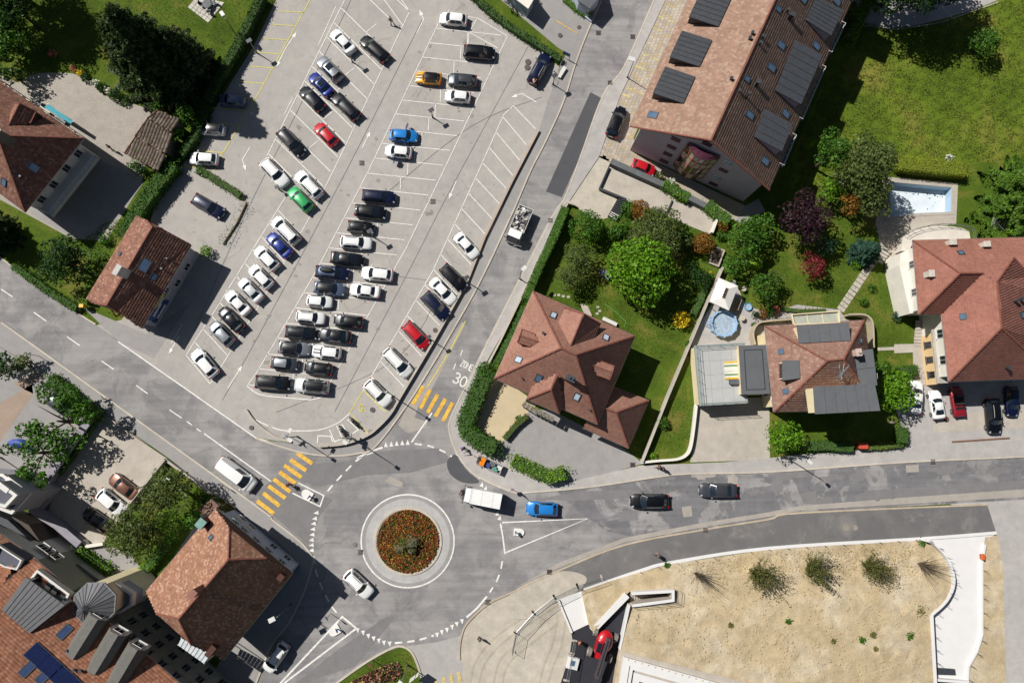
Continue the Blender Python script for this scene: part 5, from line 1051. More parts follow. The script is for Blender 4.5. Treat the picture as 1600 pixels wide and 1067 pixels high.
def car_meshes(kind):
    L, Wd, H, ZB, xs, xf, xr, xb, ztr = KINDS[kind]; h2 = L/2; w = Wd/2; out = []
    st = [(-h2, .70, .60), (-h2+.05, .80, ztr-.10), (-h2+.16, .88, ztr), (-h2+.45, .955, ztr+.02), (xb-.02, .97, max(ztr, ZB-.02)+.0), ((xb+xs)/2-.3, 1.0, ZB), (xs-.1, 1.0, ZB), (xs+.15, .99, ZB-.03), (h2-.55, .965, ZB-.13), (h2-.30, .90, ZB-.19), (h2-.12, .80, ZB-.27), (h2-.03, .66, ZB-.36), (h2, .50, .50)]
    st = sorted(st); b2 = MB(); pr = lambda ww, zt: [(-ww*.80, .20), (-ww*.96, .27), (-ww, .50), (-ww*.985, zt-.12), (-ww*.94, zt-.035), (-ww*.84, zt), (-ww*.45, zt+.03), (0, zt+.04)]
    rows = []
    for x, ww, zt in st:
        h = pr(w*ww, max(zt, .45)); rows.append([(x, y, z) for y, z in h]+[(x, -y, z) for y, z in h[-2::-1]])
    n = len(rows[0]); base = len(b2.v)
    for r in rows: b2.v += r
    for i in range(len(rows)-1):
        for j in range(n-1): b2.f.append((base+i*n+j, base+i*n+j+1, base+(i+1)*n+j+1, base+(i+1)*n+j)[::-1])
    b2.f.append(tuple(base+j for j in range(n))); e = base+(len(rows)-1)*n; b2.f.append(tuple(e+j for j in range(n))[::-1])
    wb, wr = w*.88, w*.655; ZG = ZB+.02
    Fb = lambda u: Vector((xs-.22*u*u+.02, u*wb, ZG)); Ft = lambda u: Vector((xf-.10*u*u, u*wr, H-.05-.03*u*u))
    Rb = lambda u: Vector((xb+.12*u*u, u*wb*.96, max(ZG, ztr+.03))); Rt = lambda u: Vector((xr+.10*u*u, u*wr*.97, H-.07-.03*u*u))
    front = lambda i, j: Fb(j*2-1).lerp(Ft(j*2-1), i); rear = lambda i, j: Rb(j*2-1).lerp(Rt(j*2-1), i)
    def roof(i, j):
        u = j*2-1; p = Rt(u).lerp(Ft(u), i); p.z += .07*(1-u*u*.9)*math.sin(PI*min(max(i, .0), 1))**.6; return p
    def side(sg):
        def fn(i, j):
            t0, t1 = Rb(sg).lerp(Fb(sg), i), Rt(sg).lerp(Ft(sg), i); t0.y = sg*(w*.955*(1-.05*(2*i-1)**2)); t0.z = ZB+.0; return t0.lerp(t1, j)
        return fn
    if kind != 'convertible':
        grid(b2, front, 3, 8, False); grid(b2, rear, 3, 8, True); grid(b2, roof, 6, 8, True); [grid(b2, side(sg), 6, 3, sg > 0) for sg in (-1, 1)]
    out.append(('body', b2, 'paint', True))
    def patch(fn, i0, i1, j0, j1, off, nu, nv, flip=False):
        g2 = MB(); grid(g2, lambda i, j: fn(i0+(i1-i0)*i, j0+(j1-j0)*j)+off, nu, nv, flip); return g2
    if kind != 'convertible':
        out.append(('windscreen', patch(front, .05, .95, .05, .95, Vector((.014, 0, .014)), 3, 8), 'glass', True))
        out.append(('rear_window', patch(rear, .12, .9, .08, .92, Vector((-.014, 0, .014)), 2, 6, True), 'glass', True))
        out.append(('roof_panel', patch(roof, .0, 1, .0, 1, Vector((0, 0, .005)), 6, 8, True), 'roof', True))
        for sg in (-1, 1):
            segs = ((.10, .50), (.53, .90)) if kind != 'van' else ((.60, .90),)
            for a, c in segs: out.append(('side_window', patch(side(sg), a, c, .12, .93, Vector((0, sg*.014, .006)), 3, 2, sg > 0), 'glass', True))
    else:
        g2 = MB(); grid(g2, lambda i, j: front(i*.95, j), 2, 6); out.append(('windscreen', g2, 'glass', True))
        g2 = MB(); g2.abox((-.25, 0, ZB+.02), 1.9, 1.35, .05); out.append(('cabin_floor', g2, 'trim', False))
        for sy in (-1, 1):
            g2 = MB(); g2.abox((-.1, sy*.36, ZB+.08), .5, .5, .12); g2.abox((-.38, sy*.36, ZB+.25), .14, .48, .4); out.append(('seat', g2, 'seat', False))
        g2 = MB(); g2.abox((-.95, 0, ZB+.1), .35, 1.3, .14); out.append(('folded_hood', g2, 'trim', False))
    for sx, sy in ((-1, -1), (-1, 1), (1, -1), (1, 1)):
        g2 = MB(); cx = (h2-.85 if sx > 0 else -h2+.80); r = .33
        g2.tube([(cx, sy*(w-.22), r), (cx, sy*(w-.01), r)], r, 14); out.append(('wheel', g2, 'tyre', False, (cx, sy*(w+.002), r)))
    for sy in (-1, 1):
        g2 = MB(); g2.box((h2-.23, sy*w*.70, ZB-.22), (.86, sy*.42, -.28), (-sy*.4, .9, 0), (.28, 0, .9), .26, .18, .06); out.append(('headlight', g2, 'lamp', False))
        g2 = MB(); g2.abox((-h2+.07, sy*w*.76, ztr-.09), .12, .26, .16); out.append(('taillight', g2, 'tail', False))
        g2 = MB(); g2.blob((xs-.30, sy*(w+.10), ZB+.08), .09, .13, .08, 8, 5); out.append(('mirror', g2, 'trimpaint', True))
    g2 = MB(); g2.abox((h2+.005, 0, .42), .03, .5, .12); out.append(('number_plate', g2, 'plate', False)); g2 = MB(); g2.abox((-h2-.005, 0, .55), .03, .5, .12); out.append(('number_plate', g2, 'plate', False))
    g2 = MB(); g2.box((h2-.045, 0, .56), (0, 1, 0), (-1, 0, .3), (.3, 0, 1), .8, .05, .12); out.append(('grille', g2, 'trim', False))
    if kind in ('estate', 'suv', 'mpv'):
        for sy in (-1, 1):
            g2 = MB(); a = roof(.12, .5+sy*.40)+Vector((0, 0, .02)); c = roof(.9, .5+sy*.40)+Vector((0, 0, .02)); m = a.lerp(c, .5)+Vector((0, 0, .10)); g2.tube([a, a.lerp(m, .25)+Vector((0, 0, .05)), m, c.lerp(m, .25)+Vector((0, 0, .05)), c], .022, 5); out.append(('roof_rail', g2, 'rail', True))
    res = []
    for it in out: res.append((it[0], it[1].mesh(kind+'_'+it[0], None, None, it[3]), it[2], it[4] if len(it) > 4 else None))
    return res
rimb = MB(); rimb.tube([(0, -.012, 0), (0, .012, 0)], .21, 12); RIM = rimb.mesh('rim'); RIM.materials.append(M_rim)
CARM = {}; LM = {'glass': M_carglass, 'tyre': M_tyre, 'lamp': M_lamp, 'tail': M_tail, 'plate': M_plate, 'trim': M_trim, 'seat': M_seat}
def slot(o, m):
    o.material_slots[0].link = 'OBJECT'; o.material_slots[0].material = m
def car(px, py, ang, Lpx, kind, col, label, roof=None, rail=None, sun=False, group='parked cars', cat='car', z=.02):
    if kind not in CARM:
        CARM[kind] = car_meshes(kind)
        for _, me, _, _ in CARM[kind]: me.materials.append(None)
    a = math.radians(ang); p = at(px, py, .75); q = at(px+20*math.cos(a), py+20*math.sin(a), .75); d = q-p
    name = {'van': 'van'}.get(kind, 'car'); t = thing(name, label, cat, (p.x, p.y, z), math.atan2(d.y, d.x), group)
    Lm = Lpx/20*d.length; L0 = KINDS[kind][0]; s2 = Lm/L0; t.scale = (s2, min(1.1, max(.9, .5+.5*s2)), 1)
    for nm, me, mk, pos in CARM[kind]:
        o = link(nm, me, None, t)
        slot(o, PAINT[col] if mk in ('paint',) else (roof if isinstance(roof, bpy.types.Material) else PAINT[roof or col]) if mk == 'roof' else (rail or M_trim) if mk == 'rail' else PAINT[col] if mk == 'trimpaint' else LM[mk])
        if nm == 'wheel': link('rim', RIM, None, o, pos)
    if sun:
        L, Wd, H = KINDS[kind][:3]; b2 = MB(); b2.abox((KINDS[kind][5]-.75, 0, H+.005), .9, Wd*.5, .05); o = link('sunroof', b2.mesh('sunroof'), M_carglass, t)
    return t
A = 226
CARS = [
 (362, 157, 184, 41, 'hatch', 'steel', 'blue silver hatchback in the spruce shade, topmost car of the yellow bays', None),
 (330, 202, 184, 43, 'hatch', 'pearl', 'white hatchback with black roof in the middle of the three cars in the yellow bays', 'black'),
 (318, 248, 183, 45, 'hatch', 'white', 'all white hatchback, lowest of the three cars in the yellow bays', None),
 (535, 65, A, 46, 'saloon', 'white', 'white saloon, topmost car of the upper left double row', None),
 (585, 76, A-5, 52, 'estate', 'black', 'long black estate facing the topmost white saloon of the upper left double row', None),
 (515, 108, A, 47, 'suv', 'silver', 'silver car with black sunroof above the bright blue saloon', None),
 (501, 132, A, 44, 'saloon', 'blue', 'blue saloon between the silver car with sunroof and a black hatchback', None),
 (487, 154, A, 46, 'hatch', 'charcoal', 'black hatchback directly below the blue saloon in the upper left double row', None),
 (540, 166, A-2, 52, 'estate', 'black', 'black estate with red tail lights right of the black hatchback under the blue saloon', None),
 (455, 222, 47, 52, 'estate', 'charcoal', 'dark estate at the edge of the spruce shadow, parked nose towards the red car aisle', None),
 (509, 210, A, 43, 'hatch', 'red', 'small bright red hatchback in the upper left double row', None),
 (429, 270, 47, 52, 'suv', 'white', 'white car with pale bonnet left of the white estate above the green car', None),
 (482, 288, A, 52, 'estate', 'white', 'white estate with roof rails just above the green car', None),
 (469, 311, A, 46, 'hatch', 'green', 'metallic green hatchback, the only green car', None),
 (446, 360, A, 52, 'mpv', 'white', 'white people carrier at the top of the left single row, below the green car', None),
 (436, 383, A, 47, 'saloon', 'blue', 'blue saloon second in the left single row below the white people carrier', None),
 (416, 403, A, 45, 'hatch', 'white', 'white hatchback next below the blue saloon in the left single row', None),
 (407, 432, A, 44, 'hatch', 'white', 'white hatchback, second white one below the blue saloon in the left single row', None),
 (391, 453, A, 46, 'saloon', 'pearl', 'white saloon partly in the workshop shadow, third below the blue saloon', None),
 (371, 473, A, 46, 'saloon', 'white', 'white saloon just above the black car in the left single row', None),
 (361, 499, A, 47, 'saloon', 'charcoal', 'black saloon, the only black car in the left single row', None),
 (346, 521, A, 45, 'hatch', 'silver', 'silver hatchback just below the black car in the left single row', None),
 (319, 567, A+4, 51, 'hatch', 'white', 'white hatchback with dark rear at the bottom end of the left single row', None),
 (708, 30, 186, 44, 'hatch', 'white', 'white hatchback, topmost car of the middle double row', None),
 (749, 82, 5, 50, 'suv', 'black', 'black off road car below the topmost white hatchback of the middle double row', None),
 (669, 122, 185, 42, 'mini', 'yellow', 'yellow small car with black roof and bonnet stripes', 'black'),
 (722, 125, 185, 46, 'hatch', 'grey', 'dark grey hatchback right of the yellow small car', None),
 (715, 151, 185, 41, 'hatch', 'white', 'white hatchback below the dark grey hatchback beside the yellow car', None),
 (631, 212, 4, 44, 'hatch', 'bright', 'bright blue hatchback with open doors in the middle double row', None),
 (622, 237, 186, 43, 'hatch', 'white', 'white hatchback directly below the bright blue one with open doors', None),
 (592, 307, 5, 53, 'estate', 'navy', 'navy estate, topmost of the dense left column of the middle double row', None),
 (579, 331, 7, 50, 'hatch', 'black', 'black hatchback directly below the navy estate', None),
 (564, 355, 6, 42, 'mini', 'black', 'short black hatchback above the white estate in the left column', None),
 (556, 379, 4, 50, 'estate', 'white', 'white estate with roof rails between two black cars of the left column', None),
 (543, 405, 7, 53, 'saloon', 'black', 'black saloon directly below the white estate of the left column', None),
 (519, 426, 5, 53, 'estate', 'navy', 'navy estate carrying a black roof box', 'steel'),
 (515, 451, 6, 49, 'hatch', 'steel', 'steel blue hatchback with black glass roof below the car with roof box', 'black'),
 (499, 471, 5, 41, 'hatch', 'white', 'short white hatchback above the white estate in the lower left column', None),
 (485, 496, 6, 46, 'estate', 'white', 'white estate left of the black hatchback in the lower double row', None),
 (471, 520, 5, 51, 'estate', 'charcoal', 'dark estate with pale rear roof, nose to nose with a black saloon', None),
 (460, 544, 5, 50, 'hatch', 'silver', 'silver hatchback with black roof left of the small white car', 'black'),
 (445, 568, 6, 43, 'hatch', 'grey', 'grey hatchback with silver roof, second from bottom in the left column', 'silver'),
 (427, 598, 4, 56, 'suv', 'black', 'large black off road car at the bottom left corner of the middle double row', None),
 (589, 428, 186, 50, 'hatch', 'white', 'white hatchback, upper white car right of the roof box estate', None),
 (570, 454, 187, 48, 'saloon', 'white', 'white saloon with red tail lights, lower white car right of the roof box estate', None),
 (544, 502, 186, 46, 'hatch', 'black', 'black hatchback right of the white estate in the lower double row', None),
 (523, 525, 186, 52, 'saloon', 'charcoal', 'black saloon directly above the small white car with black window band', None),
 (510, 550, 186, 46, 'mini', 'white', 'small white car with black window band and bonnet stripe', None),
 (497, 576, 186, 44, 'hatch', 'black', 'black hatchback directly below the small white car with bonnet stripe', None),
 (487, 603, 186, 55, 'suv', 'pearl', 'white car with large black roof at the bottom of the middle double row', 'black'),
 (729, 384, 48, 47, 'saloon', 'white', 'white saloon, topmost car of the row along the street', None),
 (709, 434, 46, 50, 'estate', 'black', 'black estate second in the row along the street', None),
 (692, 455, 46, 50, 'saloon', 'white', 'white saloon between the black estate and the navy car along the street', None),
 (681, 478, 46, 52, 'suv', 'navy', 'navy off road car just above the red car in the row along the street', None),
 (650, 524, 47, 50, 'mpv', 'red', 'red estate in the row along the street', None),
 (621, 566, 46, 55, 'mpv', 'white', 'white people carrier below the red estate in the row along the street', None),
 (590, 614, 46, 50, 'suv', 'white', 'white car beside the yellow disabled bay, lowest in the row along the street', None),
 (843, 107, -62, 52, 'estate', 'navy', 'navy estate with silver roof rails and a person loading its boot', None),
 (964, 190, -68, 50, 'hatch', 'black', 'black hatchback parked on the pavers left of the apartment block', None),
 (1006, 262, 22, 39, 'hatch', 'red', 'red hatchback in front of the lilac gable wall', None),
 (325, 322, 30, 53, 'estate', 'navy', 'dark blue estate alone in the small yard above the workshop', None),
 (95, 634, 35, 50, 'hatch', 'grey', 'dark grey car half hidden under the sparse tree', None),
 (193, 760, 217, 52, 'saloon', 'brown', 'copper brown saloon in the walled yard', None),
 (174, 785, 40, 52, 'hatch', 'white', 'white hatchback between the brown and the black car in the walled yard', None),
 (151, 812, 215, 48, 'hatch', 'black', 'black hatchback partly under the olive green tree in the walled yard', None),
 (1431, 620, -86, 52, 'saloon', 'white', 'white saloon half hidden by the bright green tree', None),
 (1464, 632, -100, 46, 'coupe', 'white', 'white sports coupe in front of the red roofed house', None),
 (1497, 627, -98, 48, 'convertible', 'wine', 'dark red convertible with its top down', None),
 (1552, 650, 85, 56, 'suv', 'black', 'black estate with silver roof rail in the sun in front of the red roofed house', None),
 (1581, 627, 88, 48, 'estate', 'navy', 'dark blue car in the shade at the right edge', None)]
for c in CARS:
    t = car(c[0], c[1], c[2], c[3], c[4], c[5], c[6], roof=c[7], sun='sunroof' in c[6], rail=M_frame if 'silver roof rail' in c[6] else None)
    if 'carrying a black roof box' in c[6]:
        b2 = MB(); b2.blob((-.6, .12, 1.68), 1.0, .36, .2, 12, 6); link('roof_box', b2.mesh('roof_box', M_trim, None, True), None, t)
    if 'open doors' in c[6]:
        for sg in (-1, 1):
            b2 = MB(); b2.box((.35, sg*1.32, .75), (.25, sg*.95, 0), (.95, -sg*.25, 0), (0, 0, 1), .95, .1, .6); o = link('open_door', b2.mesh('door', PAINT['bright']), None, t)
            b3 = MB(); b3.box((.35, sg*1.27, 1.2), (.25, sg*.95, 0), (.95, -sg*.25, 0), (0, 0, 1), .7, .05, .35); link('door_window', b3.mesh('door_window', M_carglass), None, o)
    if 'bonnet stripe' in c[6]:
        for sg in (-1, 1):
            b2 = MB(); z = .92; b2.poly([(.82, sg*.22-.09, z+.055), (1.68, sg*.20-.08, z-.08), (1.68, sg*.20+.08, z-.08), (.82, sg*.22+.09, z+.055)]); link('bonnet_stripe', b2.mesh('stripe', M_trim), None, t)
for c in ((369, 741, 37, 68, 'van', 'white', 'white delivery van driving towards the roundabout on the west road'), (560, 912, 44, 53, 'suv', 'white', 'white car driving round the lower left of the roundabout'), (431, 1027, 125, 52, 'mpv', 'white', 'white car leaving the roundabout on the south west road'),
          (847, 795, 183, 50, 'hatch', 'bright', 'bright blue hatchback following the white lorry'), (1015, 783, 180, 60, 'hatch', 'black', 'black hatchback driving on the east road'), (1122, 766, 180, 58, 'saloon', 'grey', 'dark grey saloon, rearmost car on the east road')):
    car(*c, group='cars driving on the road')
def lorry(px, py, ang, Lpx, label):
    a = math.radians(ang); p = at(px, py, 1.2); q = at(px+20*math.cos(a), py+20*math.sin(a), 1.2); d = q-p; t = thing('lorry', label, 'lorry', (p.x, p.y, .02), math.atan2(d.y, d.x)); s2 = Lpx/20*d.length/5.4; t.scale = (s2, s2*.97, 1)
    b2 = MB(); b2.abox((-.35, 0, 1.5), 3.9, 1.95, 1.9); o = link('cargo_box', b2.mesh('cargo', plain('lorry_white', '#dad9d6', .5, .06, 1)), None, t)
    for x in (-1.2, .2, 1.5): b3 = MB(); b3.abox((x, 0, 2.455), .05, 1.9, .03); link('roof_rib', b3.mesh('rib', M_frame), None, o)
    b3 = MB(); b3.abox((-2.34, 0, 1.4), .06, 1.8, 1.6); link('rear_door', b3.mesh('rear', M_wallgrey), None, o)
    b2 = MB(); v = [(1.65, -.92, .5), (2.65, -.92, .5), (2.65, .92, .5), (1.65, .92, .5), (1.65, -.9, 2.1), (2.35, -.85, 2.1), (2.35, .85, 2.1), (1.65, .9, 2.1), (2.68, -.9, 1.15), (2.68, .9, 1.15)]
    b2.v += v; b2.f += [(4, 5, 6, 7), (0, 1, 8, 5, 4), (3, 7, 6, 9, 2), (1, 2, 9, 8), (0, 4, 7, 3)]; o = link('cab', b2.mesh('cab', PAINT['white']), None, t)
    b3 = MB(); b3.poly([(2.68, -.8, 1.2), (2.68, .8, 1.2), (2.40, .75, 2.02), (2.40, -.75, 2.02)]); link('windscreen', b3.mesh('ws', M_carglass), None, o)
    for sy in (-1, 1): b3 = MB(); b3.abox((2.5, sy*1.1, 1.5), .12, .22, .35); link('mirror', b3.mesh('mir', M_trim), None, o); b3 = MB(); b3.abox((2.7, sy*.7, .75), .06, .3, .2); link('headlight', b3.mesh('hl', M_lamp), None, o)
    for x in (-1.6, 1.9):
        for sy in (-1, 1): b3 = MB(); b3.tube([(x, sy*.72, .36), (x, sy*.97, .36)], .36, 14); o = link('wheel', b3.mesh('wh', M_tyre), None, t); link('rim', RIM, None, o, (x, sy*.98, .36))
    b3 = MB(); b3.abox((0, 0, .48), 5.0, .8, .16); link('chassis', b3.mesh('ch', M_trim), None, t); return t
lorry(755, 777, 191, 66, 'white box lorry entering the roundabout from the east road')
def tipper(px, py, ang, Lpx, label, cabcol, load, sc=1.0, width=1.0):
    a = math.radians(ang); p = at(px, py, .9); q = at(px+20*math.cos(a), py+20*math.sin(a), .9); d = q-p; t = thing('flatbed_truck', label, 'truck', (p.x, p.y, .02), math.atan2(d.y, d.x)); s2 = Lpx/20*d.length/5.0; t.scale = (s2, s2*width, s2 if sc < 1 else 1)
    b2 = MB(); b2.abox((-.75, 0, .92), 3.3, 1.9, .1)
    o = link('flatbed', b2.mesh('bed', M_metal), None, t)
    for sy in (-1, 1): b3 = MB(); b3.abox((-.75, sy*.95, 1.15), 3.3, .06, .45); link('side_board', b3.mesh('sb', M_frame), None, o)
    for x in (-2.4, .9): b3 = MB(); b3.abox((x, 0, 1.15 if x < 0 else 1.35), .06, 1.9, .45 if x < 0 else .85); link('end_board', b3.mesh('eb', M_frame), None, o)
    b2 = MB(); b2.v += [(1.0, -.9, .45), (2.5, -.9, .45), (2.5, .9, .45), (1.0, .9, .45), (1.0, -.82, 1.95), (1.95, -.8, 1.95), (1.95, .8, 1.95), (1.0, .82, 1.95), (2.5, -.88, 1.08), (2.5, .88, 1.08)]
    b2.f += [(4, 5, 6, 7), (0, 1, 8, 5, 4), (3, 7, 6, 9, 2), (1, 2, 9, 8), (0, 4, 7, 3)]; o = link('cab', b2.mesh('cab', PAINT[cabcol]), None, t)
    b3 = MB(); b3.poly([(2.49, -.76, 1.14), (2.49, .76, 1.14), (2.02, .7, 1.9), (2.02, -.7, 1.9)]); b3.v = [(x+.012, y, z+.012) for x, y, z in b3.v]; link('windscreen', b3.mesh('ws', M_carglass), None, o)
    for sy in (-1, 1): b3 = MB(); b3.abox((2.15, sy*1.05, 1.3), .1, .2, .3); link('mirror', b3.mesh('mir', M_trim), None, o); b3 = MB(); b3.abox((2.52, sy*.65, .72), .05, .28, .18); link('headlight', b3.mesh('hl', M_lamp), None, o)
    for x in (-1.7, 1.75):
        for sy in (-1, 1): b3 = MB(); b3.tube([(x, sy*.66, .34), (x, sy*.9, .34)], .34, 14); o2 = link('wheel', b3.mesh('wh', M_tyre), None, t); link('rim', RIM, None, o2, (x, sy*.905, .34))
    b3 = MB(); b3.abox((-.2, 0, .6), 4.6, .7, .2); link('chassis', b3.mesh('ch', M_trim), None, t)
    return t
t = tipper(811, 352, 113, 60, 'white flatbed truck loaded with pale rubble on the north street', 'white', 1)
rub = MB()
for k in range(90): rub.box((random.uniform(-2.2, .7), random.uniform(-.8, .8), 1.05+random.uniform(0, .4)), Vector((random.uniform(-1, 1), random.uniform(-1, 1), random.uniform(-.4, .4))).normalized(), Vector((random.uniform(-1, 1), random.uniform(-1, 1), 0)).normalized(), (0, 0, 1), random.uniform(.15, .5), random.uniform(.12, .35), random.uniform(.06, .2))
me = rub.mesh('rubble', islandmat('rubble', ['#b9b6b0', '#8d8b88', '#cfcdca', '#4b4a4a', '#a59a86'], grime=.1)); o = link('rubble', me); o.location = t.matrix_basis @ Vector((0, 0, 0)); o.rotation_euler = t.rotation_euler; o.scale = t.scale; tag(o, 'heap of pale rubble lying in the bed of the white flatbed truck', 'rubble', kind='stuff')
t2 = tipper(765, 726, 204, 42, 'small orange cabbed municipal truck parked on the pavement by the hedge', 'orange', 1, sc=.8, width=.9)
for i, (x, y, c, nm, lb) in enumerate(((.3, .2, '#2d3f7a', 'toolbox', 'blue tool box on the small orange truck behind its cab'), (-.5, -.3, '#57595c', 'toolbox', 'grey box in the middle of the small orange truck bed'), (-1.3, .3, '#4d8a78', 'crate', 'green crate near the tail of the small orange truck bed'), (-1.9, -.2, '#c9c7c2', 'bucket', 'white tub at the tail of the small orange truck bed'))):
    M4 = t2.matrix_basis; p = M4 @ Vector((x, y, .98)); b2 = MB(); b2.abox((0, 0, .16), .6, .5, .3); o = link(nm, b2.mesh(nm, plain('load_%d' % i, c, .7, .1))); o.location = p; o.rotation_euler = t2.rotation_euler; tag(o, lb, nm)
    b3 = MB(); b3.abox((0, 0, .33), .66, .56, .05); link('lid', b3.mesh('lid', plain('load_%d' % i, c)), None, o)
def motorbike(px, py, ang, label, Lpx=24):
    a = math.radians(ang); p = at(px, py, .5); q = at(px+20*math.cos(a), py+20*math.sin(a), .5); d = q-p; t = thing('motorcycle', label, 'motorcycle', (p.x, p.y, .02), math.atan2(d.y, d.x), 'parked motorcycles'); s2 = Lpx/20*d.length/2.1; t.scale = (s2, s2, s2)
    for x in (-.7, .72): b2 = MB(); b2.tube([(x, -.07, .31), (x, .07, .31)], .31, 16); link('wheel', b2.mesh('wh', M_tyre), None, t)
    b2 = MB(); b2.blob((.18, 0, .78), .34, .19, .17, 10, 6); link('tank', b2.mesh('tank', PAINT['charcoal'], None, True), None, t)
    b2 = MB(); b2.blob((-.38, 0, .76), .46, .16, .09, 10, 6); link('seat', b2.mesh('seat', M_trim, None, True), None, t)
    b2 = MB(); b2.abox((.05, 0, .45), .55, .3, .35); link('engine', b2.mesh('eng', M_dkmetal), None, t)
    b2 = MB(); b2.tube([(.4, -.40, 1.0), (.52, -.15, 1.0), (.52, .15, 1.0), (.4, .40, 1.0)], .028, 6); link('handlebar', b2.mesh('hb', M_steel), None, t)
    b2 = MB(); b2.tube([(.5, .1, 1.0), (.72, .1, .31)], .035, 6).tube([(.5, -.1, 1.0), (.72, -.1, .31)], .035, 6); link('fork', b2.mesh('fk', M_steel), None, t)
    b2 = MB(); b2.tube([(-.1, -.17, .3), (-.95, -.2, .42)], .05, 8); link('exhaust', b2.mesh('ex', M_steel), None, t)
    b2 = MB(); b2.blob((.66, 0, .85), .1, .12, .1, 8, 5); link('headlight', b2.mesh('hl', M_lamp), None, t); b2 = MB(); b2.blob((-1.0, 0, .72), .14, .12, .1, 8, 5); link('top_case', b2.mesh('tc', M_trim), None, t)
motorbike(553.5, 660, 228, 'black motorcycle beside the yellow disabled bay line', 25); motorbike(536, 675, 236, 'black motorcycle, left one of the two, by the pavement wall', 25)
def bicycle(t, px, py, ang, Lpx=19):
    a = math.radians(ang); p = at(px, py, .4); q = at(px+20*math.cos(a), py+20*math.sin(a), .4); d = q-p; t.location = (p.x, p.y, .1); t.rotation_euler = (0, 0, math.atan2(d.y, d.x)); s2 = max(.95, Lpx/20*d.length/1.75); t.scale = (s2, s2, s2)
    for x in (-.52, .52):
        b2 = MB(); ring = [(x+.33*math.cos(k*PI/9), 0, .34+.33*math.sin(k*PI/9)) for k in range(19)]; b2.tube(ring, .022, 5, False); link('wheel', b2.mesh('wh', M_tyre), None, t)
    b2 = MB(); b2.tube([(-.52, 0, .34), (-.15, 0, .82), (.38, 0, .84), (.52, 0, .34)], .025, 5).tube([(-.52, 0, .34), (0, 0, .32), (.38, 0, .84)], .025, 5).tube([(0, 0, .32), (-.17, 0, .9)], .025, 5); link('frame', b2.mesh('fr', M_dkmetal), None, t)
    b2 = MB(); b2.tube([(.3, -.28, 1.02), (.4, 0, 1.0), (.3, .28, 1.02)], .022, 5).tube([(.4, 0, 1.0), (.38, 0, .84)], .02, 5); link('handlebar', b2.mesh('hb', M_trim), None, t); b2 = MB(); b2.blob((-.2, 0, .95), .15, .08, .04, 8, 5); link('saddle', b2.mesh('sd', M_trim), None, t)
for t, (x, y), a in BIKES: bicycle(t, x, y, a)
def telehandler(px, py):
    p = at(px, py, .8); q = at(px+6, py-20, .8); d = q-p; t = thing('telehandler', 'red telescopic handler with long dark boom on the fresh black asphalt', 'telehandler', (p.x, p.y, .02), math.atan2(d.y, d.x))
    red = PAINT['red']; b2 = MB(); b2.blob((.75, 0, 1.15), 1.55, 1.12, .6, 14, 8); link('counterweight', b2.mesh('cw', red, None, True), None, t)
    b2 = MB(); b2.abox((.2, 0, .85), 3.4, 1.2, .5); link('chassis', b2.mesh('ch', red), None, t)
    b2 = MB(); b2.abox((.1, .68, 1.6), 1.5, .75, 1.3); o = link('cab', b2.mesh('cab', red), None, t); b3 = MB(); b3.abox((.1, .68, 2.26), 1.2, .6, .05); link('roof_window', b3.mesh('rw', M_carglass), None, o); b3 = MB(); b3.abox((-.66, .68, 1.75), .05, .65, .8); link('windscreen', b3.mesh('w', M_carglass), None, o)
    b2 = MB(); b2.box((-1.0, -.15, 2.0), (1, 0, .08), (0, 1, 0), (-.08, 0, 1), 5.2, .55, .5); o = link('boom', b2.mesh('boom', plain('boom_paint', '#4a4244', .5, .1)), None, t); b3 = MB(); b3.box((-4.2, -.15, 1.72), (1, 0, .08), (0, 1, 0), (-.08, 0, 1), 1.8, .4, .36); link('inner_boom', b3.mesh('ib', plain('inner_boom', '#38343a', .5, .1)), None, o); b3 = MB(); b3.box((-1, -.15, 2.27), (1, 0, .08), (0, 1, 0), (-.08, 0, 1), 4.6, .12, .04); link('hose_cover', b3.mesh('hc', M_trim), None, o)
    b2 = MB(); b2.abox((-5.2, -.15, 1.3), .3, 1.3, .9); o = link('fork_carriage', b2.mesh('fc', M_dkmetal), None, t); 
    for y in (-.6, .3): b3 = MB(); b3.abox((-5.8, y, .95), 1.1, .14, .08); link('fork', b3.mesh('fk', M_steel), None, o)
    for x in (-1.1, 1.55):
        for y in (-1.36, 1.36): b2 = MB(); b2.tube([(x, y-.22, .6), (x, y+.22, .6)], .6, 16); o = link('wheel', b2.mesh('wh', plain('dusty_tyre', '#77726a', .9, .2)), None, t); b3 = MB(); b3.tube([(x, y-.24, .6), (x, y+.24, .6)], .3, 12); link('rim', b3.mesh('rm', plain('pale_rim', '#b6b0a4', .6, .1)), None, o)
telehandler(941, 1010)
def leafmat(name, cols, k=1.12, **kw): return islandmat(name, [tuple(v*k for v in hexc(c)) for c in cols], leaf=True, grime=.3, gscale=.8, **kw)
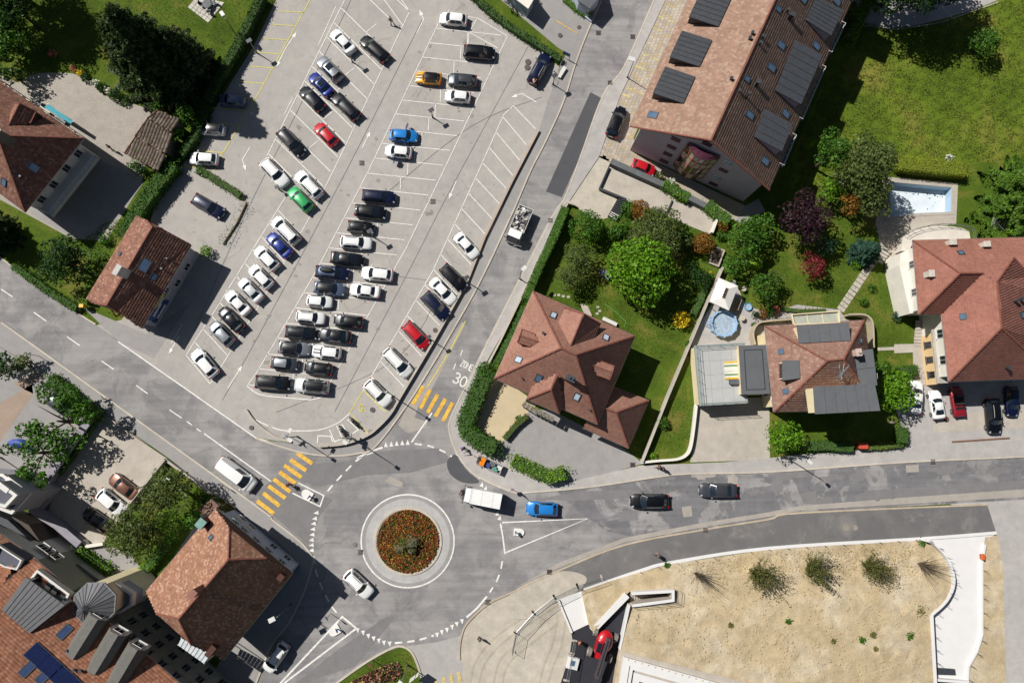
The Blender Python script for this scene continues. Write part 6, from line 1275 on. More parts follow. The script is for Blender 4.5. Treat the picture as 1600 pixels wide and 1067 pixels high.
LF = {'green': leafmat('leaf_green', ['#2f5013', '#3c6118', '#4d7420', '#27440f', '#56802a']), 'bright': leafmat('leaf_bright', ['#547f14', '#648f1a', '#486f10', '#729a22', '#3d610e']), 'dark': leafmat('leaf_dark', ['#1f3a12', '#2b4a18', '#1a3010', '#365720', '#24400f']),
      'olive': leafmat('leaf_olive', ['#4d5a2a', '#5b6834', '#3f4c22', '#6b7640', '#48582c']), 'spruce': leafmat('needle_spruce', ['#26351a', '#324221', '#3e4c28', '#202d16', '#4a5830'], k=1.5), 'cedar': leafmat('needle_cedar', ['#4a6a1c', '#5b7a26', '#3b5816', '#6a8830', '#436222']),
      'purple': leafmat('leaf_purple', ['#2a1820', '#38202a', '#221419', '#452a35', '#301b20']), 'redmaple': leafmat('leaf_red', ['#6b1f26', '#7d2a2e', '#57181f', '#8a3a3a', '#641c20']), 'rust': leafmat('leaf_rust', ['#7a4a18', '#8c5a20', '#5d4a1a', '#9a6a2a', '#6a5620', '#75401a']),
      'yellow': leafmat('leaf_yellow', ['#d9b81e', '#e6c92c', '#c2a418', '#b0a020', '#eed648']), 'blue': leafmat('needle_blue', ['#2c4a3a', '#38584a', '#23402f', '#446658', '#2a4a34']), 'hedge': leafmat('leaf_hedge', ['#35581a', '#42681f', '#2b4a14', '#4f7626', '#3a5e1c']), 'limehedge': leafmat('leaf_lime_hedge', ['#5c8212', '#6b9218', '#4f730e', '#7aa020', '#86a52c']),
      'ochrehedge': leafmat('leaf_ochre_hedge', ['#6d7a1c', '#7d8824', '#5d6c18', '#8c932e', '#737a26'], k=1.5), 'dry': leafmat('leaf_dry', ['#6f6a35', '#7d7440', '#5c6028', '#8a8050', '#55642a']), 'white': leafmat('petal_white', ['#e3e0da', '#d4d2c8', '#e9e6e0', '#4f7626'], k=1), 'pink': leafmat('petal_pink', ['#c25a5a', '#d88a80', '#a8423e', '#e0b09a', '#4f7626', '#b0503c'])}
M_bark = plain('bark', '#54463a', .95, .3, 4, fine=.2); M_twig = plain('twig', '#6f604c', .95, .2, 4); M_hedgecore = plain('hedge_core', '#385020', .95, .2, 3)

def quads(C, size, bias=None, asp=.62, up=.0):
    """leaf faces at points C with random orientation leaning towards bias"""
    n = len(C); a = rng.normal(size=(n, 3))
    if bias is not None: a = a*.75+bias*1.0
    a[:, 2] += up; a /= np.linalg.norm(a, axis=1, keepdims=True)+1e-9
    r = rng.normal(size=(n, 3)); u = np.cross(a, r); u /= np.linalg.norm(u, axis=1, keepdims=True)+1e-9; v = np.cross(a, u)
    s = size*(.5+.95*rng.uniform(0, 1, (n, 1))**1.5)*1.05; u = u*s*.5; v = v*s*.5*asp; fold = a*s*.08
    V = np.stack([C-u-v*.35, C+v*-1+fold*0-u*.1, C+u-v*.2, C+v+u*.05], 1).reshape(-1, 3)
    Q = np.arange(n*4).reshape(-1, 4); return V, Q
def lobe_points(lobes, dens):
    out = []; nb = []
    for x, y, z, rx, ry, rz in lobes:
        n = int(dens*4*PI*((rx*ry+rx*rz+ry*rz)/3)); d = rng.normal(size=(n, 3)); d /= np.linalg.norm(d, axis=1, keepdims=True); d = d[(d[:, 2] > -.75)]
        k = rng.uniform(0, 1, (len(d), 1)); r = 1.03-.33*k**2.2
        bump_ = 1+.10*np.sin(d[:, :1]*7+x)*np.cos(d[:, 1:2]*6+y)+.06*np.sin(d[:, 2:3]*9+x*3)
        out.append(np.array([x, y, z])+d*np.array([rx, ry, rz])*r*bump_); nb.append(d)
    return np.concatenate(out), np.concatenate(nb)
def crown_lobes(r, h, n, flat=.8, base=.45):
    L = [(0, 0, h*(base+.22), r*.62, r*.62, h*.26)]
    for k in range(n):
        a = 2*PI*k/n+random.uniform(-.5, .5); d = r*random.uniform(.42, .72); q = r*random.uniform(.30, .46); L.append((d*math.cos(a), d*math.sin(a), h*random.uniform(base+.05, base+.38), q, q, q*flat))
    for k in range(max(2, n//3)):
        a = random.uniform(0, 2*PI); d = r*random.uniform(0, .35); q = r*random.uniform(.3, .42); L.append((d*math.cos(a), d*math.sin(a), h*random.uniform(.78, .9), q, q, q*flat))
    return L
def clip0(V): V[:, 2] = np.maximum(V[:, 2], .05); return V
def tree(px, py, rpx, h, leaf, label, name='tree', cat='tree', n=9, dens=11, size=.36, limbs=5, group=None, ry=None, squash=.8, base=.45, sparse=False, zc=.62, lobes=None):
    c = at(px, py, h*zc); s = px_per_m(px, py, h*zc); r = rpx/s
    t = thing(name, label, cat, (c.x, c.y, 0), random.uniform(0, 6.28), group)
    lobes = lobes or crown_lobes(r, h, n, squash, base); C, B = lobe_points(lobes, dens*(.5 if sparse else 1)); V, Q = quads(C, size, B*.9, up=.35)
    o = link('crown', np_mesh('crown', clip0(V), Q, LF[leaf]), None, t)
    b2 = MB(); tr = max(.08, r*.06); b2.tube([(0, 0, -.1), (random.uniform(-.1, .1), 0, h*.35), (0, random.uniform(-.1, .1), h*.7)], [tr*1.3, tr, tr*.4], 7); o2 = b2.mesh('trunk'); link('trunk', o2, M_bark, t)
    for k in range(limbs):
        a = 2*PI*k/max(1, limbs)+random.uniform(-.4, .4); q = r*random.uniform(.5, .85); b3 = MB(); b3.tube([(0, 0, h*.3), (q*.45*math.cos(a), q*.45*math.sin(a), h*.5), (q*math.cos(a), q*math.sin(a), h*.66)], [tr*.6, tr*.4, tr*.12], 5, False); link('limb', b3.mesh('limb'), M_bark, t)
    return t
def ball(px, py, rpx, h, leaf, label, size=.24, name='bush', cat='bush', dens=22, group=None):
    c = at(px, py, h*.6); s = px_per_m(px, py, h*.6); r = rpx/s; t = thing(name, label, cat, (c.x, c.y, 0), random.uniform(0, 6.28), group)
    zc = max(h-r*.85, h*.5); L = [(0, 0, zc, r*.95, r*.95, min(r*.9, h-zc+.1))]
    for k in range(5): a = random.uniform(0, 6.28); L.append((r*.45*math.cos(a), r*.45*math.sin(a), zc+random.uniform(-.1, .25)*r, r*.5, r*.5, r*.5))
    C, B = lobe_points(L, dens); V, Q = quads(C, size, B*1.1, up=.3); link('foliage', np_mesh('foliage', clip0(V), Q, LF[leaf]), None, t)
    b2 = MB(); b2.tube([(0, 0, -.05), (0, 0, zc)], [max(.06, r*.08), .04], 6); 
    for k in range(4): a = k*1.6; b2.tube([(0, 0, zc*.5), (r*.6*math.cos(a), r*.6*math.sin(a), zc)], [.05, .02], 4)
    link('stem', b2.mesh('stem'), M_bark, t); return t
def conifer(bpx, bpy, rpx, h, leaf, label, tiers=16, name='spruce_tree', lean=0, dens=1.0, size=.5, group=None, power=.8):
    c = at(bpx, bpy, 0); r = rpx/11.0; t = thing(name, label, 'tree', (c.x, c.y, 0), random.uniform(0, 6.28), group); Cs = []; Bs = []; lb = MB()
    for k in range(tiers):
        f = k/tiers; z = h*(.06+.92*f); L = r*(1-f)**power*random.uniform(.85, 1.1)+.25; nb_ = int(7+9*(1-f))
        for j in range(nb_):
            a = 2*PI*j/nb_+k*1.3+random.uniform(-.25, .25); l = L*random.uniform(.72, 1.1); m = int(dens*(16+40*l)); tt = rng.uniform(.08, 1, m)**.75
            wd = .34*l*(1-tt)**.7*np.minimum(1, tt*4)+.06; lat = rng.uniform(-1, 1, m)*wd; dr = -.28*l*tt**1.5+.10*l*tt; zz = z+dr+rng.uniform(-.14, .14, m)-np.abs(lat)*.25
            x = np.cos(a)*l*tt-np.sin(a)*lat; y = np.sin(a)*l*tt+np.cos(a)*lat; Cs.append(np.stack([x, y, zz], 1)); Bs.append(np.tile([math.cos(a)*.4, math.sin(a)*.4, .55], (m, 1)))
    C = np.concatenate(Cs); V, Q = quads(C, size, np.concatenate(Bs), asp=.38, up=.2); link('crown', np_mesh('crown', clip0(V), Q, LF[leaf]), None, t)
    b2 = MB(); b2.tube([(0, 0, -.1), (0, 0, h*.97)], [r*.07+.08, .03], 7); link('trunk', b2.mesh('trunk'), M_bark, t); return t
def hedge(path, w, h, leaf, label, size=.17, dens=70, name='hedge', group=None, rough=.14, core=True, corem=None):
    pts = P(path, h); c = sum(pts, Vector())/len(pts); t = thing(name, label, 'hedge', (c.x, c.y, 0), 0, group); b2 = MB(); b2.wallstrip(pts, w*.82 if core else .12, -.02, h*.93 if core else .3); b2.build('branches', (corem or M_hedgecore) if core else M_twig, t)
    Cs = []; Bs = []
    for a, d in zip(pts, pts[1:]):
        u = d-a; u.z = 0; L = u.length; u /= L; n = Vector((-u.y, u.x, 0)); m = int(L*w*dens); tt = rng.uniform(-.02, 1.02, m); s2 = rng.uniform(-.5, .5, m); top = np.stack([a.x+u.x*L*tt+n.x*w*s2, a.y+u.y*L*tt+n.y*w*s2, h+rng.normal(0, rough, m)*.6-np.maximum(0, np.abs(s2)-.35)*h*.5], 1); Cs.append(top); Bs.append(np.tile([0, 0, 1.0], (m, 1)))
        m = int(L*h*dens*.6)
        for sg in (-1, 1): tt = rng.uniform(-.02, 1.02, m); z = rng.uniform(.05, 1, m)*h; o = w*.5*sg+rng.normal(0, rough, m)*.7; Cs.append(np.stack([a.x+u.x*L*tt+n.x*o, a.y+u.y*L*tt+n.y*o, z], 1)); Bs.append(np.tile([n.x*sg, n.y*sg, .3], (m, 1)))
    for e in (pts[0], pts[-1]):
        m = int(w*h*dens); Cs.append(np.stack([e.x+rng.uniform(-.5, .5, m)*w, e.y+rng.uniform(-.5, .5, m)*w, rng.uniform(.1, 1, m)*h], 1)); Bs.append(np.tile([0, 0, .5], (m, 1)))
    C = np.concatenate(Cs)-np.array([c.x, c.y, 0]); V, Q = quads(C, size, np.concatenate(Bs)*.9); link('foliage', np_mesh('foliage', clip0(V), Q, LF[leaf]), None, t); return t
def groundcover(poly, dens, size, leaf, label, name, h=.25, cat='ground cover', rough=.2):
    q = P(poly, 0); a = np.array([(p.x, p.y) for p in q]); area = np.prod(a.max(0)-a.min(0)); x, y = scatter(q, int(area*dens)); C = np.stack([x, y, h*rng.uniform(.3, 1.2, len(x))+rng.normal(0, rough, len(x))*.3], 1); V, Q = quads(C, size, np.tile([0, 0, .8], (len(C), 1)), up=.4)
    V = clip0(V); org = V.mean(0); org[2] = 0; o = link(name, np_mesh(name, V-org, Q, LF[leaf])); o.location = org; return tag(o, label, cat, kind='stuff')

conifer(268, 120, 72, 17.5, 'spruce', 'tall dark spruce at the lawn corner beside the yellow parking bays', 22, size=.55, dens=1.25)
conifer(232, 112, 50, 13, 'spruce', 'second dark spruce left of the tallest one beside the yellow parking bays', 17, size=.58)
conifer(308, 112, 40, 11.5, 'spruce', 'smaller dark spruce on the car park side of the tallest spruce', 14, size=.5)
tree(12, 62, 42, 5, 'green', 'large dark green tree at the top left corner', n=12, dens=16)
tree(-33, -64, 64, 13, 'dark', 'broad dark tree cut by the top edge left of the lawn', n=16, dens=16)
tree(20, 8, 36, 9, 'dark', 'dark tree in the top left corner behind the large dark green one', n=12, dens=15)
tree(20, 118, 20, 4, 'dark', 'low dark shrub tree above the old house roof', n=5)
tree(197, 92, 17, 6, 'green', 'mid green shrub at the left foot of the spruces', n=6, limbs=3)
ball(148, 130, 7, 1.0, 'white', 'first white flowering bush on the gravel court edge'); ball(168, 142, 7, 1.0, 'white', 'second white flowering bush on the gravel court edge')
ball(159, 136, 9, 1.1, 'dark', 'dark round bush between the two white flowering bushes'); ball(181, 149, 11, 1.3, 'dark', 'dark round bush right of the white flowering bushes'); ball(194, 160, 6, .9, 'green', 'last little bush at the tip of the gravel court bed')
ball(124, 114, 6, .8, 'yellow', 'yellow flowering bush at the start of the gravel court bed'); ball(133, 121, 8, 1.0, 'dark', 'dark bush next to the yellow flowering bush'); ball(114, 107, 5, .7, 'pink', 'pink flowering bush above the yellow one'); ball(82, 84, 7, 1.2, 'pink', 'dim pink bush in the tree shadow on the lawn')
ball(220, 116, 12, 1.6, 'white', 'white flowering shrub beside the pale rock under the spruces')
tree(249, 164, 15, 3.5, 'green', 'green shrub above the garden shed', n=5, limbs=2); tree(290, 180, 18, 4, 'green', 'bushy shrub between the shed and the yellow bays', n=6, limbs=2); tree(278, 210, 13, 3, 'bright', 'bright shrub right of the garden shed', n=5, limbs=2); ball(208, 258, 10, 1.3, 'green', 'green bush under the lowest shed roof'); ball(222, 268, 9, 1.2, 'dark', 'dark bush below the shed by the hedge')
hedge([(408, -10), (393, 22), (367, 75), (341, 118), (322, 155)], 1.2, 1.7, 'dark', 'tall dark clipped hedge along the yellow bays', size=.2)
hedge([(318, 175), (300, 215), (280, 240)], 1.2, 1.6, 'dark', 'low dark hedge between the bays and the garden shed', size=.2)
hedge([(268, 256), (240, 290), (215, 325), (190, 370)], 2.0, 1.9, 'green', 'broad green hedge between the old house yard and the small yard', size=.22)
hedge([(310, 263), (340, 283), (375, 305)], 1.0, .8, 'olive', 'olive shrubby hedge along the top of the small yard', size=.2, dens=40); hedge([(382, 315), (368, 345), (345, 380)], 1.3, .9, 'olive', 'thin shrubby hedge on the right of the small yard', size=.16, dens=16, core=False, rough=.3)
ball(321, 392, 10, 1.4, 'bright', 'bright bush at the lower corner of the small yard'); ball(312, 267, 7, 1.0, 'green', 'little bush at the top corner of the small yard')
tree(100, 410, 44, 7, 'dark', 'round dark green tree left of the workshop', n=11, size=.34, dens=13)
conifer(-2, 368, 34, 9, 'spruce', 'dark conifer at the left edge above the main road', 12, 'conifer_tree')
hedge([(20, 415), (70, 452), (118, 482)], 1.0, .9, 'green', 'low roadside hedge below the round dark tree', size=.2); tree(125, 462, 14, 2.2, 'olive', 'olive shrub at the road corner beside the workshop', n=5, limbs=2)
ball(165, 375, 10, .8, 'green', 'low green bush above the workshop')
groundcover([(120, 385), (160, 350), (200, 340), (135, 465)], 40, .2, 'green', 'rough grass and weeds beside the workshop', 'weeds', .15)
tree(12, 572, 24, 3.0, 'dark', 'dark bush at the left edge below the main road', n=6, limbs=2); tree(38, 565, 18, 2.6, 'olive', 'olive bush right of the dark one below the main road', n=5, limbs=2)
hedge([(76, 592), (100, 612), (128, 636), (150, 652)], 1.7, 1.5, 'green', 'rounded hedge along the pavement beside the walled yard', size=.22)
hedge([(147, 652), (112, 704), (88, 738)], 1.2, .9, 'green', 'dense low hedge behind the walled yard wall', size=.22, dens=34)
L = []
for k in range(26): a = random.uniform(0, 6.28); d = random.uniform(.25, 1.0)**.7*4.3; L.append((d*math.cos(a), d*math.sin(a), random.uniform(3.0, 5.0), random.uniform(.6, 1.1), random.uniform(.6, 1.1), .5))
tree(92, 658, 48, 6, 'green', 'sparse open tree with bare gaps above the parked grey car', n=0, lobes=L, dens=15, size=.4, limbs=4)
L = []
for k in range(22): a = random.uniform(0, 6.28); d = random.uniform(.2, 1.0)**.7*3.9; L.append((d*math.cos(a), d*math.sin(a), random.uniform(2.6, 4.8), random.uniform(.6, 1.15), random.uniform(.6, 1.15), .5))
tree(55, 708, 44, 6, 'green', 'sparse open tree below the first one beside the white edged terraces', n=0, lobes=L, dens=15, size=.4, limbs=4)
ball(60, 752, 13, 1.5, 'green', 'green bush beside the orange boards at the left'); 
tree(262, 768, 42, 7, 'olive', 'olive green tree north west of the corner house', n=10, size=.3, dens=15); tree(212, 832, 46, 7.5, 'olive', 'large olive green tree over the black car in the walled yard', n=11, size=.3, dens=15)
tree(262, 818, 28, 4.5, 'bright', 'bright green bush between the olive trees and the corner house', n=7, limbs=3, size=.3); tree(300, 812, 18, 4, 'green', 'green shrub against the corner house roof', n=6, limbs=2); tree(322, 782, 12, 2.5, 'dark', 'dark shrub at the pavement corner of the corner house', n=5, limbs=2)
hedge([(262, 842), (235, 880), (208, 908)], 1.3, 1.0, 'bright', 'bright shrubs in a row below the olive trees', size=.24, dens=35); hedge([(118, 862), (140, 878), (168, 896)], 1.6, 1.2, 'bright', 'mixed shrubs beside the courtyard path', size=.26, dens=32)
hedge([(345, 790), (362, 803)], .9, .9, 'rust', 'flower box shrubs along the pavement of the corner house', size=.2)
groundcover([(60, 830), (110, 860), (100, 900), (70, 880)], 18, .35, 'dark', 'dark undergrowth in the shaded court', 'undergrowth', .5)
hedge([(884, 324), (866, 368), (845, 412), (822, 466)], 1.15, 2.1, 'hedge', 'long clipped hedge between the street and the villa garden', size=.13, dens=120, rough=.04, corem=plain('clipped_core', '#46641f', .95, .2, 3))
hedge([(818, 480), (806, 510), (790, 540), (776, 566)], .9, .9, 'green', 'low planting strip between the street wall and the villa', size=.2, dens=45)
hedge([(762, 578), (751, 600), (742, 625), (730, 650), (727, 668), (738, 682), (757, 693), (774, 702)], 2.3, 2.0, 'hedge', 'thick leafy hedge curving round the villa gravel court', size=.24, dens=45, rough=.2)
ball(759, 578, 14, 2.4, 'hedge', 'round topped bush at the upper end of the curving villa hedge')
hedge([(802, 719), (830, 733), (862, 747), (882, 738)], 1.7, 1.5, 'limehedge', 'bright leafy hedge in front of the villa driveway', size=.24, dens=45, rough=.2)
hedge([(788, 686), (806, 664), (824, 650)], .8, .9, 'rust', 'thin reddish shrubs between the gravel court and the driveway', size=.18, dens=30)
G = 'trees in the villa garden'
ball(917, 354, 28, 4.2, 'green', 'dense ball shaped tree nearest the street hedge', .26, 'tree', 'tree', 24, G); ball(966, 354, 21, 3.6, 'green', 'ball shaped tree right of the largest ball shaped one', .26, 'tree', 'tree', 24, G)
tree(903, 402, 28, 4.5, 'olive', 'dusty olive tree below the ball shaped trees', n=8, size=.24, dens=20, group=G); tree(893, 436, 26, 4.2, 'olive', 'dusty olive tree nearest the villa roof', n=8, size=.24, dens=20, group=G)
tree(1002, 424, 52, 8.0, 'bright', 'big bright green tree in the middle of the villa garden', n=14, size=.40, dens=12, group=G); tree(1026, 368, 45, 5.5, 'olive', 'dusty green spreading tree above the big bright one', n=12, size=.26, dens=18, group=G)
ball(1001, 328, 16, 3.2, 'rust', 'rust coloured ball shaped tree beside the pale concrete ramp', .24, 'tree', 'tree', 24, G); ball(1100, 380, 18, 3.2, 'rust', 'rust coloured ball shaped tree at the far end of the ramp', .24, 'tree', 'tree', 24, G)
ball(984, 325, 14, 2.2, 'green', 'green bush left of the upper rust coloured tree'); ball(1031, 337, 10, 1.8, 'dark', 'dark green bush right of the upper rust coloured tree'); tree(1062, 362, 22, 3, 'green', 'green shrub on the upper edge of the dusty green tree', n=7, limbs=2); tree(1074, 378, 16, 2.6, 'olive', 'silvery shrub left of the lower rust coloured tree', n=6, limbs=2)
ball(1081, 420, 13, 2, 'dark', 'smaller dark round bush right of the big bright tree'); ball(1096, 436, 17, 2.4, 'dark', 'larger dark round bush right of the big bright tree'); ball(1065, 499, 14, 1.6, 'yellow', 'bright yellow bush on the lawn', .3); ball(811, 655, 7, .8, 'green', 'small bush on the villa gravel edge')
hedge([(1112, 428), (1095, 470), (1085, 492)], .8, .8, 'green', 'climbing greenery along the boundary wall', size=.2, dens=40); ball(1035, 660, 10, 1.4, 'green', 'green bush on the boundary wall below the terrace'); ball(1022, 712, 6, .8, 'bright', 'little bush at the lower tip of the lawn'); ball(1076, 538, 6, .8, 'green', 'little bush by the boundary wall near the terrace'); ball(1110, 427, 4, .6, 'yellow', 'tiny yellow bush by the boundary wall')
hedge([(1372, -20), (1348, 22), (1330, 62)], 1.5, 1.7, 'limehedge', 'bright hedge behind the apartment block by the curved path', size=.2); hedge([(1348, 24), (1330, 18)], 1.3, 1.6, 'limehedge', 'short bright hedge meeting the apartment block', size=.2)
ball(1263, 225, 8, 1.5, 'limehedge', 'lone bright bush in the apartment block shadow')
hedge([(1038, 285), (1060, 300), (1078, 308)], 1.5, 1.2, 'bright', 'bright shrubs on top of the ramp wall', size=.24, dens=35); ball(1049, 284, 6, 1.3, 'white', 'white flowering bush at the gable wall shrubs'); hedge([(1105, 318), (1125, 335), (1140, 345)], 1.8, 1.2, 'bright', 'bright shrubs at the upper end of the ramp', size=.24, dens=30); ball(1130, 352, 10, 1.2, 'rust', 'reddish bush below the bright shrubs at the ramp end'); ball(1128, 368, 9, 1.0, 'green', 'green bush near the red bush at the ramp end'); ball(1030, 275, 7, 1.2, 'olive', 'olive bush beside the red car')
tree(1168, 372, 34, 5.5, 'green', 'green tree above the white pavilion', n=9); tree(1150, 412, 22, 4, 'green', 'green shrub tree directly above the white pavilion', n=7); tree(1190, 352, 22, 4.5, 'green', 'upper green tree behind the purple one', n=7)
MB().prism([(p.x, p.y) for p in P([(1180, 395), (1195, 400), (1190, 420), (1172, 412)], 1.5)], 0, 1.5).build('clipped_box_hedge', LF['limehedge'], label='clipped block of lime green hedge beside the green shrubs', cat='hedge')
tree(1193, 448, 28, 4.5, 'green', 'leafy tree right of the white pavilion', n=9, size=.3); tree(1210, 438, 16, 3.5, 'olive', 'olive tree on the lawn edge right of the pavilion', n=6, size=.28)
tree(1256, 342, 42, 7, 'purple', 'large dark purple copper beech', n=12, size=.34, dens=13); tree(1273, 416, 24, 4.2, 'redmaple', 'small red maple on the lawn', n=8, size=.26, dens=16); tree(1288, 384, 20, 3.8, 'blue', 'dim bluish shrub between the purple and the red tree', n=6, size=.24)
conifer(1345, 398, 24, 4.8, 'blue', 'blue green cone shaped conifer by the garden path', 12, 'conifer_tree', size=.3, dens=1.5)
tree(1300, 240, 34, 9, 'green', 'tall green tree at the edge of the meadow', n=9, size=.32, dens=13); tree(1352, 262, 50, 11, 'olive', 'tall grey olive tree beside the empty pool', n=13, size=.34, dens=13); tree(1362, 312, 32, 8, 'olive', 'lower olive tree shading the pool', n=9, size=.34); tree(1330, 320, 22, 6, 'rust', 'brownish tree under the tall olive tree', n=7, size=.3); tree(1297, 297, 20, 5, 'bright', 'bright green shrub left of the tall olive tree', n=7)
conifer(1590, 322, 78, 12, 'cedar', 'broad yellow green cedar at the right edge', 9, 'cedar_tree', size=.55, dens=1.5, power=.45); 
tree(1540, 66, 26, 4.5, 'green', 'lone dark tree on the meadow in a big shadow', n=10, size=.3, dens=13); tree(1422, -40, 62, 12, 'dark', 'huge dark tree cut off by the top edge over the curved path', n=16, dens=16); tree(1475, -52, 55, 12, 'dark', 'second huge dark tree behind the top edge', n=14, dens=15); tree(775, -52, 26, 7, 'dark', 'dark tree behind the top edge above the neighbour driveway', n=9, dens=15)
hedge([(1404, 253), (1450, 258), (1510, 264)], 2.1, 1.8, 'ochrehedge', 'yellowish clipped hedge along the meadow edge', size=.15, dens=120, rough=.05, corem=plain('ochre_core', '#66701f', .95, .2, 3))
ball(1484, 246, 6, 1.0, 'white', 'white flowering plant on the yellowish meadow hedge'); tree(1590, 362, 16, 3, 'bright', 'bright bush below the cedar', n=5, limbs=2)
ball(1363, 450, 7, .8, 'green', 'upper small round bush on the lawn by the red roofed house'); ball(1350, 472, 7, .8, 'green', 'lower small round bush on the lawn by the path'); ball(1338, 413, 8, .9, 'bright', 'bright bush at the foot of the blue green conifer')
hedge([(1412, 432), (1414, 458), (1416, 486)], 1.1, 1.4, 'pink', 'pink flowering shrubs along the red roofed house', size=.22, dens=30); ball(1404, 430, 8, 1.3, 'dark', 'dark bush at the upper end of the pink shrubs'); ball(1402, 494, 8, 1.0, 'blue', 'bluish bush at the lower end of the pink shrubs')
tree(1398, 612, 34, 4.6, 'bright', 'bright green tree hiding a white saloon', n=10, size=.34, dens=13); tree(1380, 578, 20, 3.5, 'green', 'green tree above the bright one beside the terrace house', n=6); hedge([(1412, 580), (1434, 578)], 1.4, 1.5, 'green', 'short green hedge at the foot of the garden steps', size=.22)
tree(1222, 682, 29, 4.2, 'bright', 'bright green tree in front of the terrace house', n=9, size=.32, dens=13); hedge([(1265, 697), (1290, 696), (1310, 698), (1334, 699)], 1.4, 1.1, 'hedge', 'low rounded hedge at the pavement left of the red box', size=.18, dens=50); hedge([(1352, 699), (1385, 697), (1412, 694)], .8, .9, 'ochrehedge', 'narrow hedge right of the red box', size=.16, dens=50); hedge([(1413, 668), (1412, 692)], 1.3, 1.4, 'green', 'hedge corner under the bright tree', size=.2)
ball(1180, 492, 6, 1.0, 'dark', 'dark bush in the patio corner below the blue bucket'); ball(1192, 490, 8, 1.1, 'rust', 'orange brown bush in the flower border'); ball(1203, 487, 9, 1.0, 'green', 'green bush in the middle of the flower border'); ball(1212, 484, 7, .9, 'pink', 'pink bush at the right of the flower border'); hedge([(1222, 482), (1250, 486), (1290, 485)], .6, .4, 'dry', 'dry flower border below the lawn', size=.2, dens=22)
hedge([(1176, 507), (1215, 500), (1240, 499)], .5, .5, 'redmaple', 'red flowers in the curved planter of the terrace house', size=.16, dens=40)
hedge([(740, -8), (770, 20), (800, 42), (835, 65), (862, 82), (876, 92)], 1.0, 1.0, 'dark', 'low shrub strip between the car park and the neighbour driveway', size=.22, dens=40); ball(921, 20, 7, 1.6, 'green', 'small clipped tree at the corner of the garage row', .2, 'bush', 'bush', 30); hedge([(882, -2), (900, 12), (915, 24)], .8, .5, 'bright', 'grass verge shrubs beside the garage row', size=.2)
fc = at(*RC, .12); 
C = []; n = 8200; rr2 = np.sqrt(rng.uniform(0, 1, n))*4.02; aa = rng.uniform(0, 2*PI, n); C = np.stack([rr2*np.cos(aa), rr2*np.sin(aa), .12+rng.uniform(.12, .34, n)+.25*(1-rr2/4.0)], 1)
bed = thing('flower_bed', 'round bed of red, orange and yellow flowers in the middle of the roundabout', 'flower bed', (fc.x, fc.y, 0)); MB().lathe((0, 0, .1), [(4.05, 0), (4.0, .1), (0, .32)], 40).mesh('x')
b2 = MB().lathe((0, 0, .1), [(4.05, 0), (4.0, .1), (.05, .3)], 40); link('soil', b2.mesh('soil'), plain('flower_soil', '#33301a', .95, .25, 3), bed)
kk = (np.sin(C[:, 0]*3.1+2*np.sin(C[:, 1]*2.3))*np.cos(C[:, 1]*3.7+C[:, 0])+rng.normal(0, .35, n)) > -.55; C = C[kk]; n = len(C); V, Q = quads(C, .17, np.tile([0, 0, 1.2], (n, 1)), asp=.85); o = link('flowers', np_mesh('flowers', V, Q, leafmat('flower_mix', ['#942a20', '#ae3826', '#3c4a1c', '#b8602a', '#4d5a22', '#7a2624', '#d8a83c', '#6a5a24', '#a43636', '#a08a34', '#8a3a24', '#5d4a22'], k=1)), None, bed); o['kind'] = 'stuff'
n = 1200; rr2 = np.sqrt(rng.uniform(0, 1, n))*4.0; aa = rng.uniform(0, 2*PI, n); V, Q = quads(np.stack([rr2*np.cos(aa), rr2*np.sin(aa), .2+.25*(1-rr2/4)+rng.uniform(0, .2, n)], 1), .26, np.tile([0, 0, .7], (n, 1))); o = link('leaves', np_mesh('leaves', V, Q, LF['green']), None, bed); o['kind'] = 'stuff'
rk = thing('ornamental_rock', 'mossy grey rock with tufts in the middle of the flower bed', 'rock', tuple(at(635, 850, .3))); b2 = MB()
for k in range(9): b2.blob((random.uniform(-1.1, 1.1), random.uniform(-.9, .9), random.uniform(.1, .8)), random.uniform(.4, .85), random.uniform(.25, .5), random.uniform(.35, .7), 7, 5, .18)
link('stone', b2.mesh('stone'), plain('mossy_rock', '#5d5a44', .95, .5, 2.5, fine=.3), rk); C = np.stack([rng.normal(0, .8, 700), rng.normal(0, .65, 700), rng.uniform(.3, 1.4, 700)], 1); V, Q = quads(C, .34, np.tile([0, 0, .6], (700, 1)), asp=.25); o = link('grass_tuft', np_mesh('tuft', V, Q, LF['dry']), None, rk); o['kind'] = 'stuff'
def flowerstrip(poly, n, label):
    q = P(poly, 0); a = np.array([(p.x, p.y) for p in q]); x, y = scatter(q, n); C = np.stack([x, y, rng.uniform(.1, .5, len(x))], 1); V, Q = quads(C, .26, np.tile([0, 0, .9], (len(C), 1)), asp=.8); org = V.mean(0); org[2] = 0
    o = link('rose_bed', np_mesh('roses', V-org, Q, leafmat('rose_mix', ['#3b4a22', '#2f3d18', '#5a2a2a', '#8a3a3c', '#c98a84', '#46552a', '#d0b060', '#3a3020', '#4a3a2a'])), None); o.location = org; tag(o, label, 'flower bed', kind='stuff')
flowerstrip([(540, 1069), (565, 1055), (600, 1038), (622, 1033), (628, 1044), (625, 1057), (600, 1066)], 1500, 'rose bed on the grass island at the bottom edge')
sheet('rose_soil', [(540, 1069), (565, 1055), (600, 1038), (622, 1033), (628, 1044), (625, 1057), (600, 1068)], plain('rose_soil', '#4a3f30', .95, .25, 3), .01)
